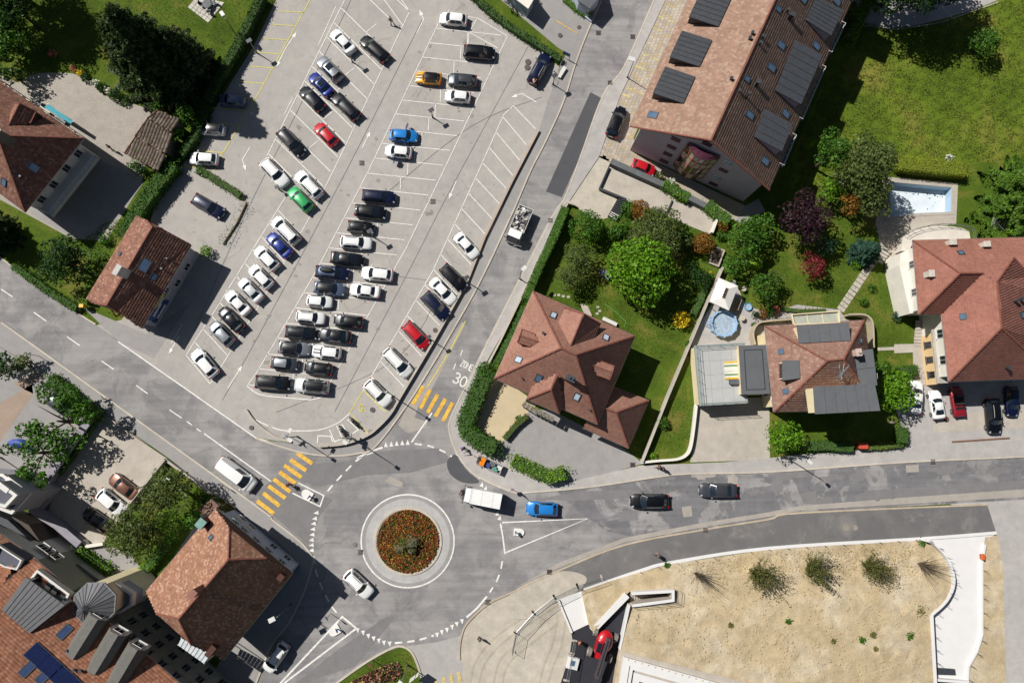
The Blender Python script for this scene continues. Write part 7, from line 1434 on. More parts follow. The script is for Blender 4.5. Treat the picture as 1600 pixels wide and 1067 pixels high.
q = P([(1215, 300), (1290, 130), (1330, 70), (1345, 35), (1430, 44), (1500, 26), (1570, 0), (1640, -30), (1700, 0), (1700, 262), (1500, 250), (1405, 244), (1330, 300)], 0); a = np.array([(p.x, p.y) for p in q]); x, y = scatter(q, 110000); f = .5+.5*np.sin(x*.55+1.3*np.sin(y*.4))*np.cos(y*.63+x*.2); g_ = np.sin(x*1.7+2.2*np.sin(y*.9))*np.cos(y*2.3-x*.7); kk = g_+rng.normal(0, .5, len(x)) > -.25; x, y, f = x[kk], y[kk], f[kk]
C = np.stack([x, y, .06+.14*f*rng.uniform(.5, 1.2, len(x))], 1); V, Q = quads(C, .24, np.tile([.3, -.2, .75], (len(C), 1)), asp=.3); V = clip0(V); org = V.mean(0); org[2] = 0
o = link('meadow_blades', np_mesh('meadow_blades', V-org, Q, leafmat('meadow_blade', ['#46591c', '#556726', '#6b7336', '#3d5018', '#86803f', '#5a6c22'], k=1.05))); o.location = org; tag(o, 'long grass of the meadow', 'grass', kind='stuff')
for poly, n, nm in (([(1215, 340), (1410, 330), (1405, 560), (1330, 560), (1230, 480)], 9000, 'lawn_blades'), ([(900, 460), (1110, 420), (1060, 560), (1000, 560), (940, 500)], 7000, 'lawn_blades'), ([(90, 0), (400, 0), (340, 130), (240, 150), (130, 100)], 9000, 'lawn_blades'), ([(1015, 700), (1070, 600), (1085, 690), (1040, 715)], 1800, 'lawn_blades'), ([(540, 1067), (600, 1020), (640, 1020), (655, 1067)], 1500, 'lawn_blades')):
    x, y = scatter(P(poly), n); C = np.stack([x, y, rng.uniform(.02, .09, len(x))], 1); V, Q = quads(C, .16, np.tile([0, 0, .8], (len(C), 1)), asp=.35); org = V.mean(0); org[2] = 0; o = link(nm, np_mesh(nm, V-org, Q, leafmat('lawn_blade', ['#414f18', '#4d5c1e', '#384614', '#5f652c', '#465419'], k=1))); o.location = org; tag(o, 'short lawn grass blades', 'grass', kind='stuff')
from mathutils.geometry import delaunay_2d_cdt
def earth_z(py, px=1200):
    t = min(1, max(0, (py-862)/95)); return .17+.95*t*t*(3-2*t)
def terrain(name, poly, m, zf, step=1.1, amp=.07):
    q = P(poly, 0); pts = []
    for a, c in zip(q, q[1:]+q[:1]):
        k = max(1, int((c-a).length/step)); pts += [a.lerp(c, i/k) for i in range(k)]
    nb_ = len(pts); aa = np.array([(p.x, p.y) for p in pts]); lo, hi = aa.min(0), aa.max(0); X, Y = np.meshgrid(np.arange(lo[0], hi[0], step), np.arange(lo[1], hi[1], step)); X = X.ravel()+rng.uniform(-.3, .3, X.size); Y = Y.ravel()+rng.uniform(-.3, .3, Y.size)
    k = inside([(p.x, p.y) for p in pts], X, Y); V2 = [Vector((p.x, p.y)) for p in pts]+[Vector((x, y)) for x, y in zip(X[k], Y[k])]
    vo, _, fo, _, _, _ = delaunay_2d_cdt(V2, [(i, (i+1) % nb_) for i in range(nb_)], [list(range(nb_))], 1, 1e-4)
    b2 = MB(); ymid = lambda v: 665-v.y*11.5
    for i, v in enumerate(vo):
        py = 0
        b2.v.append((v.x, v.y, zf(v.x, v.y)+(random.uniform(-amp, amp) if i >= nb_ else 0)))
    b2.f = [tuple(f) for f in fo if inside([(p.x, p.y) for p in pts], np.array([sum(vo[j].x for j in f)/len(f)]), np.array([sum(vo[j].y for j in f)/len(f)]))[0]]
    for p, c in zip(pts, pts[1:]+pts[:1]): b2.poly([(p.x, p.y, -.05), (c.x, c.y, -.05), (c.x, c.y, zf(c.x, c.y)), (p.x, p.y, zf(p.x, p.y))])
    return b2.build(name, m, kind=STR, smooth=False)
yN = at(1200, 862).y; yS = at(1200, 957).y
def ez(x, y):
    k = (at(1440, 842).y-at(1000, 892).y)/(at(1440, 842).x-at(1000, 892).x); yl = at(1200, 866).y+(x-at(1200, 866).x)*k*.9
    t = min(1, max(0, (yl-y)/8.5)); return .16+1.0*t*t*(3-2*t)
terrain('earth_bank', [(1000, 893), (1050, 880), (1200, 858), (1440, 843), (1451, 846), (1473, 871), (1481, 905), (1470, 934), (1446, 957), (1452, 1067), (1460, 1180), (952, 1180), (957, 1067), (966, 1010), (980.5, 941), (1049, 935), (1049, 919), (983, 922.5), (979, 926), (925, 983), (919, 974), (908, 923), (950, 908)], M_earth, ez)
terrain('earth_strip', [(1539, 839), (1558, 836), (1560, 845), (1567, 887), (1571, 1067), (1577, 1180), (1500, 1180), (1511, 1045), (1533, 990), (1533, 880)], M_earth, lambda x, y: .06, amp=.05)
sheet('site_black_asphalt', [(892.5, 987), (919, 975), (925, 984), (980, 926), (981, 940), (966, 1010), (957, 1067), (945, 1180), (840, 1180), (876, 1067), (890, 1022), (894, 997)], M_black, .016)
sheet('white_ramp', [(1438, 843), (1556, 833.5), (1537, 850), (1532, 880), (1532, 990), (1525, 1015), (1511, 1040), (1510, 1062), (1456, 1060), (1449, 957), (1472, 936), (1484, 905), (1475, 870), (1455, 848)], M_white_conc, .02)
raised('white_slab', [(872.5, 936), (907, 923), (919, 974.5), (893, 987)], M_white_conc, .12)
def site_wall(label, pts, w, z, m=M_white_conc, name='retaining_wall'):
    q = P(pts, 0); b2 = MB()
    for a, c in zip(q, q[1:]):
        pass
    b2.wallstrip(q, w, -.05, z); return b2.build(name, m, label=label, cat='wall')
site_wall('white retaining wall curving along the earth bank above the white ramp', smooth_line([(1440, 842), (1452, 847), (1473, 871), (1482, 905), (1471, 934), (1447, 957)], 6), .35, 1.22)
site_wall('straight white wall on the left of the white ramp', [(1447, 957), (1453, 1067), (1458, 1150)], .4, 1.26); site_wall('low white wall on the right of the white ramp', [(1537, 850), (1532.5, 880), (1532.5, 990), (1525, 1015), (1511, 1040), (1510, 1064)], .25, .35); site_wall('low white wall closing the bottom of the white ramp', [(1456, 1059), (1509, 1063)], .3, .7); site_wall('broad pale wall slanting along the fresh black asphalt', [(978, 927), (924, 982)], .75, 1.0); site_wall('thin white wall between black asphalt and earth bank', [(981, 941), (966, 1010)], .22, 1.25); site_wall('short white wall on the left of the white slab', [(872, 936), (893, 987)], .25, .4); site_wall('short white wall on the right of the white slab', [(908, 923), (920, 974)], .22, .35)
dk = thing('steel_hatch', 'dark grey steel hatch at the bottom of the white ramp', 'hatch', at(1474, 1048, 0)); MB().prism([(p.x, p.y) for p in P([(1461, 1042), (1490, 1044), (1491, 1053), (1462, 1052)])], .02, .30).build('lid', M_dkmetal, dk); MB().prism([(p.x, p.y) for p in P([(1457, 1042), (1460, 1042), (1461, 1052), (1458, 1052)])], .02, .45).build('hinge_box', M_dkmetal, dk)
st = thing('site_stairs', 'concrete stairwell with narrow steps going down in the earth bank', 'stairs', at(1015, 931, 0)); a, c, d2, e2 = P(STAIR, 0)
for k in range(14):
    t0, t1 = k/14, (k+1)/14-.004; z = -.05-.17*k; q = [a.lerp(c, t0), a.lerp(c, t1), e2.lerp(d2, t1), e2.lerp(d2, t0)]; MB().prism([(p.x, p.y) for p in q], z-.16, z).build('step', M_concrete, st)
for p, r in ((a, c), (c, d2), (d2, e2)): b2 = MB(); b2.poly([(p.x, p.y, -2.6), (r.x, r.y, -2.6), (r.x, r.y, 1.2), (p.x, p.y, 1.2)]); b2.build('side_wall', M_concrete, st)
b2 = MB(); b2.wallstrip([e2+(e2-a).normalized()*.2, d2+(e2-a).normalized()*.2+(d2-e2).normalized()*.2, c-(e2-a).normalized()*.2+(d2-e2).normalized()*.2, a-(e2-a).normalized()*.2], .36, 0, 1.3); b2.build('parapet', M_white_conc, st)
railing(st, [p+Vector((0, 0, 1.28)) for p in P([(983, 943), (1053, 937), (1053, 917)], 0)], .9, M_dkmetal, 'railing', 1.3, .025)
lw = thing('light_shaft', 'white framed square light shaft standing in the black asphalt', 'light shaft', at(895, 1036, 0)); q = P([(889, 1025), (906, 1029), (901.5, 1047), (884.5, 1043)], .5); MB().wallstrip(offset_poly([p.copy() for p in q], .2), .4, 0, .5, True).build('frame', M_white_conc, lw); MB().flat([p-Vector((0, 0, .12)) for p in offset_poly(q, .35)]).build('pane', M_glassblue, lw)
pb_ = thing('flat_roof_building', 'new flat building with white stepped parapets at the bottom of the building site', 'building', at(1040, 1080, 0)); MB().prism([(p.x, p.y) for p in P([(967, 1012), (1165, 1062), (1420, 1128), (1420, 1220), (950, 1220)])], 0, 1.22).build('gravel_edge', M_concrete, pb_)
for pts, w, z, nm in (([(962, 1110), (975.5, 1026), (1119, 1066), (1320, 1122)], .85, 1.75, 'outer_parapet'), ([(970, 1110), (983, 1036), (1090, 1066), (1320, 1132)], .45, 1.6, 'inner_parapet')): MB().wallstrip(P(pts), w, 1.2, z).build(nm, M_white_conc, pb_)
MB().prism([(p.x, p.y) for p in P([(978, 1110), (987, 1044), (1065, 1066), (1320, 1142)])], 1.2, 1.45).build('roof_slab', M_white_conc, pb_); MB().prism([(p.x, p.y) for p in P([(995, 1058), (1035, 1069), (1032, 1085), (992, 1075)])], 1.45, 1.9).build('roof_hatch', M_dkmetal, pb_)
tb = plain('timber', '#b08a4a', .8, .2, 3)
for k in range(14):
    t = k/13; p = at(982, 1030, 1.7).lerp(at(1119, 1069, 1.7), t); MB().abox((p.x, p.y, 1.72), .16, .16, .08).build('timber_block', tb, pb_)
def posts(label, pts, n, h=1.0, name='post_row'):
    q = P(pts, 0); seg = [(q[i+1]-q[i]).length for i in range(len(q)-1)]; tot = sum(seg); t = thing(name, label, 'post row', q[0]); z = .3
    for k in range(n):
        d = tot*k/(n-1)
        for i, L_ in enumerate(seg):
            if d <= L_+1e-6 or i == len(seg)-1: p = q[i].lerp(q[i+1], d/L_); break
            d -= L_
        MB().tube([(p.x, p.y, 0), (p.x, p.y, h)], .035, 5).build('post', M_dkmetal, t)
posts('thin steel posts along the curved wall of the white ramp', [(1444, 843), (1455, 849), (1475, 872), (1484, 905), (1473, 936), (1450, 957), (1455, 1030)], 12, 2.1); posts('thin steel posts along the right wall of the white ramp', [(1534, 890), (1534, 990), (1527, 1015), (1512, 1042), (1511, 1060)], 9, 1.3); posts('thin steel posts along the white kerb above the earth bank', [(1000, 893), (1050, 880), (1200, 858), (1430, 843)], 16, .8)
ob = thing('site_board', 'orange board fixed to the right wall of the white ramp', 'board', at(1531, 869, 0)); MB().prism([(p.x, p.y) for p in P([(1529.5, 864), (1533, 864), (1533, 873), (1529.5, 873)])], .3, .8).build('panel', plain('orange_board', '#c4602a', .6, .1), ob); MB().abox((at(1531, 869).x, at(1531, 869).y, .15), .1, .6, .3).build('foot', M_dkmetal, ob)
def fence_panel(a, c, label):
    a, c = at(*a), at(*c); t = thing('fence_panel', label, 'fence', (a+c)/2, 0, 'mesh fence panels round the building site'); d = (c-a); L_ = d.length; u = d/L_; n = Vector((-u.y, u.x, 0)); b2 = MB(); z0, z1 = .15, 2.0
    b2.tube([a+Vector((0, 0, z0)), a+Vector((0, 0, z1)), c+Vector((0, 0, z1)), c+Vector((0, 0, z0)), a+Vector((0, 0, z0))], .03, 5); b2.build('frame', M_steel, t); b3 = MB()
    for k in range(1, 14): p = a.lerp(c, k/14); b3.tube([p+Vector((0, 0, z0)), p+Vector((0, 0, z1))], .008, 3, False)
    for k in range(1, 7): b3.tube([a+Vector((0, 0, z0+(z1-z0)*k/7)), c+Vector((0, 0, z0+(z1-z0)*k/7))], .008, 3, False)
    b3.build('wire_mesh', M_steel, t)
    for p in (a, c): MB().box(p+Vector((0, 0, .09)), n, u, (0, 0, 1), .8, .25, .16).build('foot', M_concrete, t)
fp_ = [(800, 1017), (806, 988), (834, 957), (866, 932), (902, 915), (940, 902)]
for k, nm in enumerate(('lowest mesh fence panel by the dusty track', 'second mesh fence panel up the dusty track', 'middle mesh fence panel left of the white slab', 'mesh fence panel across the top of the white slab', 'mesh fence panel reaching the white kerb')): fence_panel(fp_[k], fp_[k+1], nm)
for k, (a, c) in enumerate((((885, 1062), (892, 1022)), ((893, 1020), (897, 1000)))): fence_panel(a, c, ('lower' if k == 0 else 'upper')+' mesh fence panel leaning along the edge of the black asphalt')
def wispy(px, py, h, leafy, label):
    c = at(px, py, .6); t = thing('young_shrub', label, 'shrub', (c.x, c.y, ez(c.x, c.y)), 0); b2 = MB(); Cs = []
    for k in range(110 if leafy else 70):
        a = random.uniform(0, 6.28); r = random.uniform(.15, 1.45 if leafy else 1.2)*h*.38; z = h*random.uniform(.7, 1.0); tip = Vector((r*math.cos(a), r*math.sin(a), z)); m = tip*.5+Vector((0, 0, .15*h)); b2.tube([(0, 0, 0), m*.6, tip], [.03, .02, .008], 4, False)
        if leafy:
            tt = rng.uniform(.3, 1.05, 34)[:, None]; Cs.append(np.array(tip)[None]*tt+rng.normal(0, .12, (34, 3)))
    link('stems', b2.mesh('stems'), M_twig, t)
    if leafy: C = np.concatenate(Cs); V, Q = quads(C, .20, np.tile([0, 0, .4], (len(C), 1)), asp=.5); link('foliage', np_mesh('foliage', clip0(V), Q, leafmat('site_shrub_leaf', ['#565d28', '#656a34', '#4a5222', '#737340'], k=1)), None, t)
    b3 = MB(); b3.lathe((0, 0, -.05), [(1.0, 0), (.9, .12), (.3, .2)], 12); link('mound', b3.mesh('mound'), M_earth, t)
wispy(1180, 894, 4.6, 2, 'leftmost of the three leafy young shrubs on the earth bank'); wispy(1264, 882, 4.6, 1, 'middle one of the three leafy young shrubs on the earth bank'); wispy(1352, 882, 4.4, 2, 'rightmost of the three leafy young shrubs on the earth bank'); wispy(1088, 896, 5, 0, 'bare twiggy shrub above the stairwell'); wispy(1434, 880, 5.4, 0, 'bare twiggy shrub inside the curve of the white ramp wall')
for i, (px, py, r) in enumerate(((1436, 953, 8), (1345, 998, 5), (1362, 990, 4), (1420, 992, 5), (1366, 1012, 3), (1044, 884, 4), (1300, 1000, 3), (1230, 970, 4), (1140, 975, 3), (1445, 850, 6))): 
    c = at(px, py, .9); n = 160; C = np.stack([rng.normal(0, r/22, n), rng.normal(0, r/22, n), rng.uniform(.02, .25, n)], 1); V, Q = quads(C, .2, np.tile([0, 0, .8], (n, 1))); o = link('weed_patch', np_mesh('weed', V, Q, LF['green' if i % 2 else 'dry'])); o.location = (c.x, c.y, ez(c.x, c.y)); tag(o, 'small tuft of weeds growing on the bare earth bank', 'weeds', kind='stuff')
x, y = scatter(P([(1062, 945), (1062, 900), (1435, 855), (1435, 1060), (1200, 1055), (990, 1000), (990, 950)]), 1500); b2 = MB()
for xx, yy in zip(x, y): s2 = random.uniform(.05, .16); b2.blob((xx, yy, ez(xx, yy)+.03), s2*1.2, s2, s2*.7, 5, 3, .2)
xs, ys = scatter(P([(1055, 884), (1200, 862), (1432, 849), (1466, 878), (1440, 900), (1300, 892), (1150, 893), (1062, 900)]), 5200); CC = np.stack([xs, ys, [ez(a, c)+random.uniform(.02, .1) for a, c in zip(xs, ys)]], 1); V, Q = quads(CC, .2, np.tile([0, 0, .7], (len(CC), 1)), asp=.3); o = link('dry_grass', np_mesh('dry_grass', V, Q, leafmat('straw', ['#a88a58', '#b89a66', '#9a8050', '#8a7a48'], k=1))); tag(o, 'dry straw coloured grass along the upper edge of the earth bank', 'dry grass', kind='stuff')
o = b2.build('clods', M_earth, kind='stuff'); tag(o, 'clods of dry soil scattered over the earth bank', 'soil clods')
def wall(label, pts, w, z, m=M_concrete, z0=-.05, n=0, name='wall'):
    q = P(smooth_line(pts, n) if n else pts, 0); return MB().wallstrip(q, w, z0, z).build(name, m, label=label, cat='wall')
M_pinkcap = ground('pink_coping', '#ab9a8b', big=.06, mid=.15, fine=.1)
wall('low wall with pinkish coping between the car park and the street pavement', [(841, 205), (800, 284), (757, 372), (730, 440)], .32, .5, M_pinkcap); wall('low concrete wall curving round the lower corner of the car park', [(730, 440), (678, 533), (627, 619), (612, 645), (595, 664), (575, 680), (540, 693), (500, 697)], .28, .62, n=4)
wall('low pale wall at the foot of the car park corner', [(385, 640), (400, 660), (430, 682), (455, 690)], .3, .35, n=4)
wall('long low garden wall along the street hedge', [(888, 316), (868, 355), (842, 408), (812, 470), (780, 536), (757, 580)], .28, .75); wall('small gate wall at the upper end of the street hedge', [(884, 318), (897, 322)], .3, .8)
wall('thick dark grey wall above the concrete ramp', [(953, 256), (1040, 295), (1082, 316), (1121, 336)], .8, 1.1, plain('dark_wall', '#5f6163', .9, .2, 1.2, world=True)); wall('thin dark edging on the street side of the concrete ramp', [(951, 262), (936, 296)], .2, .45, M_dkmetal); wall('low dark wall on the lower side of the concrete ramp', [(936, 297), (978, 314)], .25, .7, M_dkmetal); wall('white end wall of the concrete ramp', [(1119, 342), (1110, 366)], .3, .9, M_wallwhite); wall('dark joint rail across the concrete ramp', [(1050, 314), (1040, 336)], .2, .25, M_dkmetal)
lg = thing('louvre_grille', 'black and white slatted grille between the dusty yard and the ball shaped trees', 'grille', at(966, 328, 0))
for k in range(11):
    t = k/10; p, r = at(965, 313).lerp(at(951, 338), t), at(980, 316).lerp(at(962, 345), t); d = (r-p); MB().box((p+r)/2+Vector((0, 0, .5)), d.normalized(), d.normalized().cross(Vector((0, 0, 1))), (0, 0, 1), d.length, .12, .12).build('slat', M_dkmetal if k < 8 else M_frame, lg)
MB().prism([(p.x, p.y) for p in P([(964, 312), (981, 315), (963, 347), (949, 339)])], .01, .38).build('base', M_trim, lg)
wall('boundary wall between the villa garden and the terrace house', [(1126, 420), (1103, 472), (1077, 534), (1040, 622), (1001, 721)], .26, 1.15); wall('curved garden wall round the lawn below the roof terrace', [(1001, 722), (1030, 719), (1056, 717), (1071, 710), (1078, 695), (1083, 660), (1086, 632)], .3, .8, M_wallwhite, n=3)
wall('thick shaded wall round the walled yard', [(157, 643), (117, 697), (84, 745), (75, 761), (77, 778), (62, 796), (97, 818), (132, 848)], .95, 1.3, plain('mauve_wall', '#8c8890', .9, .12, 1, world=True)); wall('grey wall between the walled yard and the olive trees', [(262, 717), (237, 748), (202, 792)], .3, 1.0); wall('low wall along the pavement by the olive trees', [(262, 718), (300, 746), (333, 772)], .3, .7); wall('pale low wall at the lower end of the walled yard', [(134, 843), (140, 852), (165, 848)], .4, .7, M_wallwhite)
wall('thin kerb wall along the pavement above the walled yard', [(160, 645), (210, 682), (262, 717)], .15, .25); wall('low wall between the neighbour driveway and the shrub strip', [(738, -6), (800, 46), (874, 97)], .25, .4, M_pinkcap); wall('white wall beside the street at the garage row', [(872, -6), (900, 18), (924, 36)], .22, .45, M_wallblue)
wall('low timber edge in front of the red roofed house car park', [(1487, 690), (1577, 684)], .2, .15, plain('rust_edge', '#7a5a48', .8, .2))
wall('stone edging of the park path', [(1345, 40), (1400, 47), (1470, 36), (1560, 4)], .15, .08)
gp = thing('garden_path', None, None, at(1340, 448, 0)); gp['kind'] = STR
for k in range(13):
    t = k/13; a = at(1366+(1312-1366)*t, 405+(486-405)*t); c = at(1366+(1312-1366)*(t+1/13-.012), 405+(486-405)*(t+1/13-.012)); n = Vector((-(c-a).y, (c-a).x, 0)).normalized()*.55; b2 = MB(); b2.prism([(p.x, p.y) for p in (a-n, a+n, c+n, c-n)], .0, .045+random.uniform(-.008, .008)); b2.build('slab', M_concrete, gp)
gs = thing('pool_steps', 'short concrete flight of steps from the garden path to the pool deck', 'steps', at(1372, 400, 0))
for k in range(5): a = at(1365+k*2.4, 403-k*4.0); c = at(1379+k*2.4, 411-k*4.0); d = (c-a); u = d.normalized(); n = Vector((-u.y, u.x, 0)); MB().box((a+c)/2+Vector((0, 0, .05+.05*k)), u, n, (0, 0, 1), d.length, .38, .1+.1*k).build('step', M_concrete, gs)
hs = thing('garden_steps', 'concrete garden steps along the west wall of the red roofed house', 'steps', at(1435, 545, 0))
for k in range(9): a, c = at(1427, 504+k*5), at(1443, 504+k*5); MB().box((a+c)/2+Vector((0, 0, .6-.07*k)), (1, 0, 0), (0, 1, 0), (0, 0, 1), (c-a).length, .40, .14).build('step', M_concrete, hs)
MB().prism([(p.x, p.y) for p in P([(1426, 550), (1444, 550), (1445, 602), (1428, 600)])], 0, .15).build('landing', M_concrete, hs); MB().prism([(p.x, p.y) for p in P([(1397, 538), (1444, 537), (1444, 550), (1397, 552)])], 0, .10).build('paved_landing', M_concrete, hs); MB().prism([(p.x, p.y) for p in P([(1371, 543), (1397, 542), (1397, 547), (1371, 548)])], 0, .06).build('path_slab', M_concrete, hs)
sp = thing('swimming_pool', 'empty swimming pool with pale blue lining and leaves on its floor', 'swimming pool', at(1440, 312, 0)); q = P(POOL, 0); b2 = MB(); M_poolwall = plain('pool_blue', '#9fb8ca', .6, .12, 1.2); M_poolfloor = plain('pool_floor', '#ccd4da', .6, .06, .8)
for a, c in zip(q, q[1:]+q[:1]): b2.poly([(a.x, a.y, -1.5), (c.x, c.y, -1.5), (c.x, c.y, .01), (a.x, a.y, .01)])
b2.build('pool_wall', M_poolwall, sp); MB().flat([p-Vector((0, 0, 1.5)) for p in q]).build('pool_floor', M_poolfloor, sp); MB().wallstrip(offset_poly([p.copy() for p in q], -.22), .42, 0, .06, True).build('coping', M_concrete, sp)
for k in range(3): MB().prism([(p.x, p.y) for p in P([(1431, 333-k*2), (1462, 331.5-k*2), (1462, 329-k*2), (1431, 330.5-k*2)])], -1.5, -.35-.4*k).build('step', M_poolfloor, sp)
x, y = scatter(P([(1448, 297), (1486, 300), (1484, 328), (1450, 326)]), 10); x2, y2 = scatter(P([(1405, 291), (1484, 298), (1484, 303), (1405, 297)]), 45); C = np.stack([np.append(x, x2), np.append(y, y2), np.full(len(x)+len(x2), -1.46)], 1); V, Q = quads(C, .22, np.tile([0, 0, 2.], (len(C), 1))); o = link('fallen_leaves', np_mesh('fallen', V, Q, LF['dark'])); tag(o, 'fallen leaves lying on the floor of the empty pool', 'leaves', kind='stuff')
rp = thing('round_pool', 'round blue above ground pool on the patio', 'pool', at(1128, 507, 0)); b2 = MB(); b2.lathe((0, 0, 0), [(1.86, 0), (1.86, 1.05), (1.66, 1.05), (1.62, .3)], 12); link('pool_wall', b2.mesh('w', plain('round_pool_blue', '#8eb0d0', .5, .15)), None, rp); b2 = MB(); b2.lathe((0, 0, .7), [(1.66, 0), (.01, .001)], 24); link('water', b2.mesh('wt', plain('pool_water', '#a3b3c2', .2, .25, 2.5, spec=.8)), None, rp)
for k in range(12): a = k*PI/6; b3 = MB(); b3.box((1.90*math.cos(a), 1.90*math.sin(a), .5), (math.cos(a), math.sin(a), 0), (-math.sin(a), math.cos(a), 0), (0, 0, 1), .08, .12, 1.05); link('pool_post', b3.mesh('pp'), M_frame, rp)
b2 = MB()
for sy in (-.22, .22): b2.tube([(-2.35, sy, 0), (-2.0, sy, 1.5), (-1.6, sy, 1.4), (-1.45, sy, .5)], .035, 6)
for k in range(3): b2.tube([(-2.25+.08*k, -.22, .35*(k+1)), (-2.25+.08*k, .22, .35*(k+1))], .03, 5)
link('ladder', b2.mesh('ld'), plain('blue_ladder', '#7fa3cc', .5, .1), rp)
pv = thing('garden_pavilion', 'white square fabric pavilion with dark vent slot on the patio', 'pavilion', at(1131, 460, 0)); q = [at(*p, 2.5) for p in ((1123.5, 434), (1153.4, 447), (1139, 485), (1109, 471.5))]; c = sum(q, Vector())/4; u = (q[1]-q[0]).normalized(); v = (q[3]-q[0]).normalized(); M_fab = plain('white_canvas', '#e2e0da', .7, .05)
h = [c-v*.75+Vector((0, 0, .55))-u*.22, c-v*.75+Vector((0, 0, .55))+u*.22, c+v*.75+Vector((0, 0, .55))+u*.22, c+v*.75+Vector((0, 0, .55))-u*.22]; b2 = MB()
for k in range(4): b2.poly([q[k], q[(k+1) % 4], h[(k+1) % 4], h[k]]); b2.poly([q[k]-Vector((0, 0, .25)), q[(k+1) % 4]-Vector((0, 0, .25)), q[(k+1) % 4], q[k]])
b2.build('canopy', M_fab, pv); vb = MB().flat(h).build('vent_slot', M_trim, pv)
for k in range(3): p = c+v*(-.5+.5*k)+Vector((0, 0, .58)); MB().box(p, u, v, (0, 0, 1), .36, .38, .05).build('vent_flap', plain('vent_brown', '#4a3329', .7, .2), vb)
for p in q: p2 = p*.96+c*.04; MB().tube([Vector((p2.x, p2.y, 0)), Vector((p2.x, p2.y, 2.48))], .05, 6).build('post', M_frame, pv)
sf = thing('patio_sofa', 'beige garden sofa half under the white pavilion', 'sofa', at(1148, 476, 0)); p = at(1148, 476, 0); MB().box(p+Vector((0, 0, .3)), v, u, (0, 0, 1), 1.6, .7, .35).build('seat', plain('beige_cushion', '#a39478', .85, .12), sf); MB().box(p+u*.4+Vector((0, 0, .55)), v, u, (0, 0, 1), 1.6, .18, .6).build('backrest', MATS['beige_cushion'], sf)
for px, py, l in ((1159.5, 452.5, 'upper'), (1157.5, 498, 'lower')):
    t = thing('patio_table', '%s round pale patio table beside the white pavilion and round pool' % l, 'table', at(px, py, 0)); b2 = MB(); b2.lathe((0, 0, .62), [(.36, 0), (.38, .05), (.1, .06)], 16); link('tabletop', b2.mesh('tt', plain('stone_top', '#b7ad9c', .7, .1)), None, t); b2 = MB(); b2.tube([(0, 0, 0), (0, 0, .64)], .08, 8); link('leg', b2.mesh('lg'), M_steel, t)
bk = thing('paddling_pool', 'small bright blue paddling tub on the patio', 'tub', at(1168, 480, 0)); b2 = MB(); b2.lathe((0, 0, 0), [(.48, 0), (.52, .35), (.44, .35), (.42, .2)], 16); link('tub', b2.mesh('tb', plain('tub_blue', '#4f9bd0', .4, .1)), None, bk); b2 = MB(); b2.lathe((0, 0, .26), [(.43, 0), (.01, .001)], 16); link('water', b2.mesh('wt'), MATS['pool_water'], bk)
mt = thing('striped_mat', 'green white and yellow striped sun mat on the roof terrace', 'sun mat', at(1142, 579, 3.0)); a, c, d2, e2 = [at(*p, 3.06) for p in ((1131, 565), (1152, 564), (1154, 592), (1133, 593))]; cols = ['#d8a92a', '#d5d2c4', '#6c8a62', '#d5d2c4', '#d9d6cc', '#c9c7bb', '#d5d2c4', '#6c8a62', '#d5d2c4', '#d8a92a']
for k, col in enumerate(cols): t0, t1 = k/10, (k+1)/10-.004; MB().prism([(p.x, p.y) for p in (a.lerp(e2, t0), c.lerp(d2, t0), c.lerp(d2, t1), a.lerp(e2, t1))], 3.04, 3.16).build('stripe', plain('mat'+col, col, .85, .08), mt)
cb = thing('storage_box', 'dark grey storage box at the lower end of the striped sun mat', 'box', at(1147, 597, 3.0)); p = at(1147, 597, 3.05); MB().abox((p.x, p.y, 3.25), 1.4, .6, .42).build('body', M_dkmetal, cb); MB().abox((p.x, p.y, 3.49), 1.46, .66, .06).build('lid', plain('box_lid', '#5a5c60', .6, .1), cb)
rb_ = thing('red_cabinet', 'red box standing in the gap of the pavement hedge', 'box', at(1342, 696, 0)); p = at(1342, 696, 0); MB().abox((p.x, p.y, .6), 1.15, .7, 1.2).build('body', plain('red_cabinet_paint', '#a8402e', .6, .1), rb_); MB().abox((p.x, p.y, 1.23), 1.25, .8, .06).build('lid', plain('red_lid', '#b84a34', .6, .1), rb_)
def furn_table(name, label, px, py, r, m, z=.72):
    t = thing(name, label, 'table', at(px, py, 0)); b2 = MB(); b2.lathe((0, 0, z-.05), [(r, 0), (r, .05), (.05, .055)], 18); link('tabletop', b2.mesh('tt'), m, t); b2 = MB(); b2.tube([(0, 0, 0), (0, 0, z-.04)], .06, 6); link('leg', b2.mesh('lg'), M_dkmetal, t); return t
def chair(px, py, ang, label, m, group=None):
    t = thing('garden_chair', label, 'chair', at(px, py, .04), math.radians(ang), group)
    b2 = MB(); b2.abox((0, 0, .43), .5, .5, .05); link('seat', b2.mesh('st'), m, t); b2 = MB(); b2.abox((-.25, 0, .68), .05, .5, .5); link('backrest', b2.mesh('bk'), m, t)
    for x in (-.2, .2):
        for y in (-.2, .2): b2 = MB(); b2.abox((x, y, .2), .05, .05, .4); link('leg', b2.mesh('lg'), M_dkmetal, t)
terr = thing('lawn_terrace', None, None, at(322, 12, 0)); terr['kind'] = STR; q = P([(293.5, 12), (308, -6), (351, 4.5), (325.5, 36.5)], 0)
for i in range(6):
    for j in range(6):
        f = lambda a, c: q[0].lerp(q[1], a).lerp(q[3].lerp(q[2], a), c); g2 = .008; MB().prism([(p.x, p.y) for p in (f(i/6+g2, j/6+g2), f((i+1)/6-g2, j/6+g2), f((i+1)/6-g2, (j+1)/6-g2), f(i/6+g2, (j+1)/6-g2))], 0, .05+random.uniform(0, .008)).build('slab', plain('pale_slab', '#bdb6ae', .85, .1, 1, world=True), terr)
furn_table('garden_table', 'round dark table on the pale lawn terrace', 326, 11, .62, M_dkmetal)
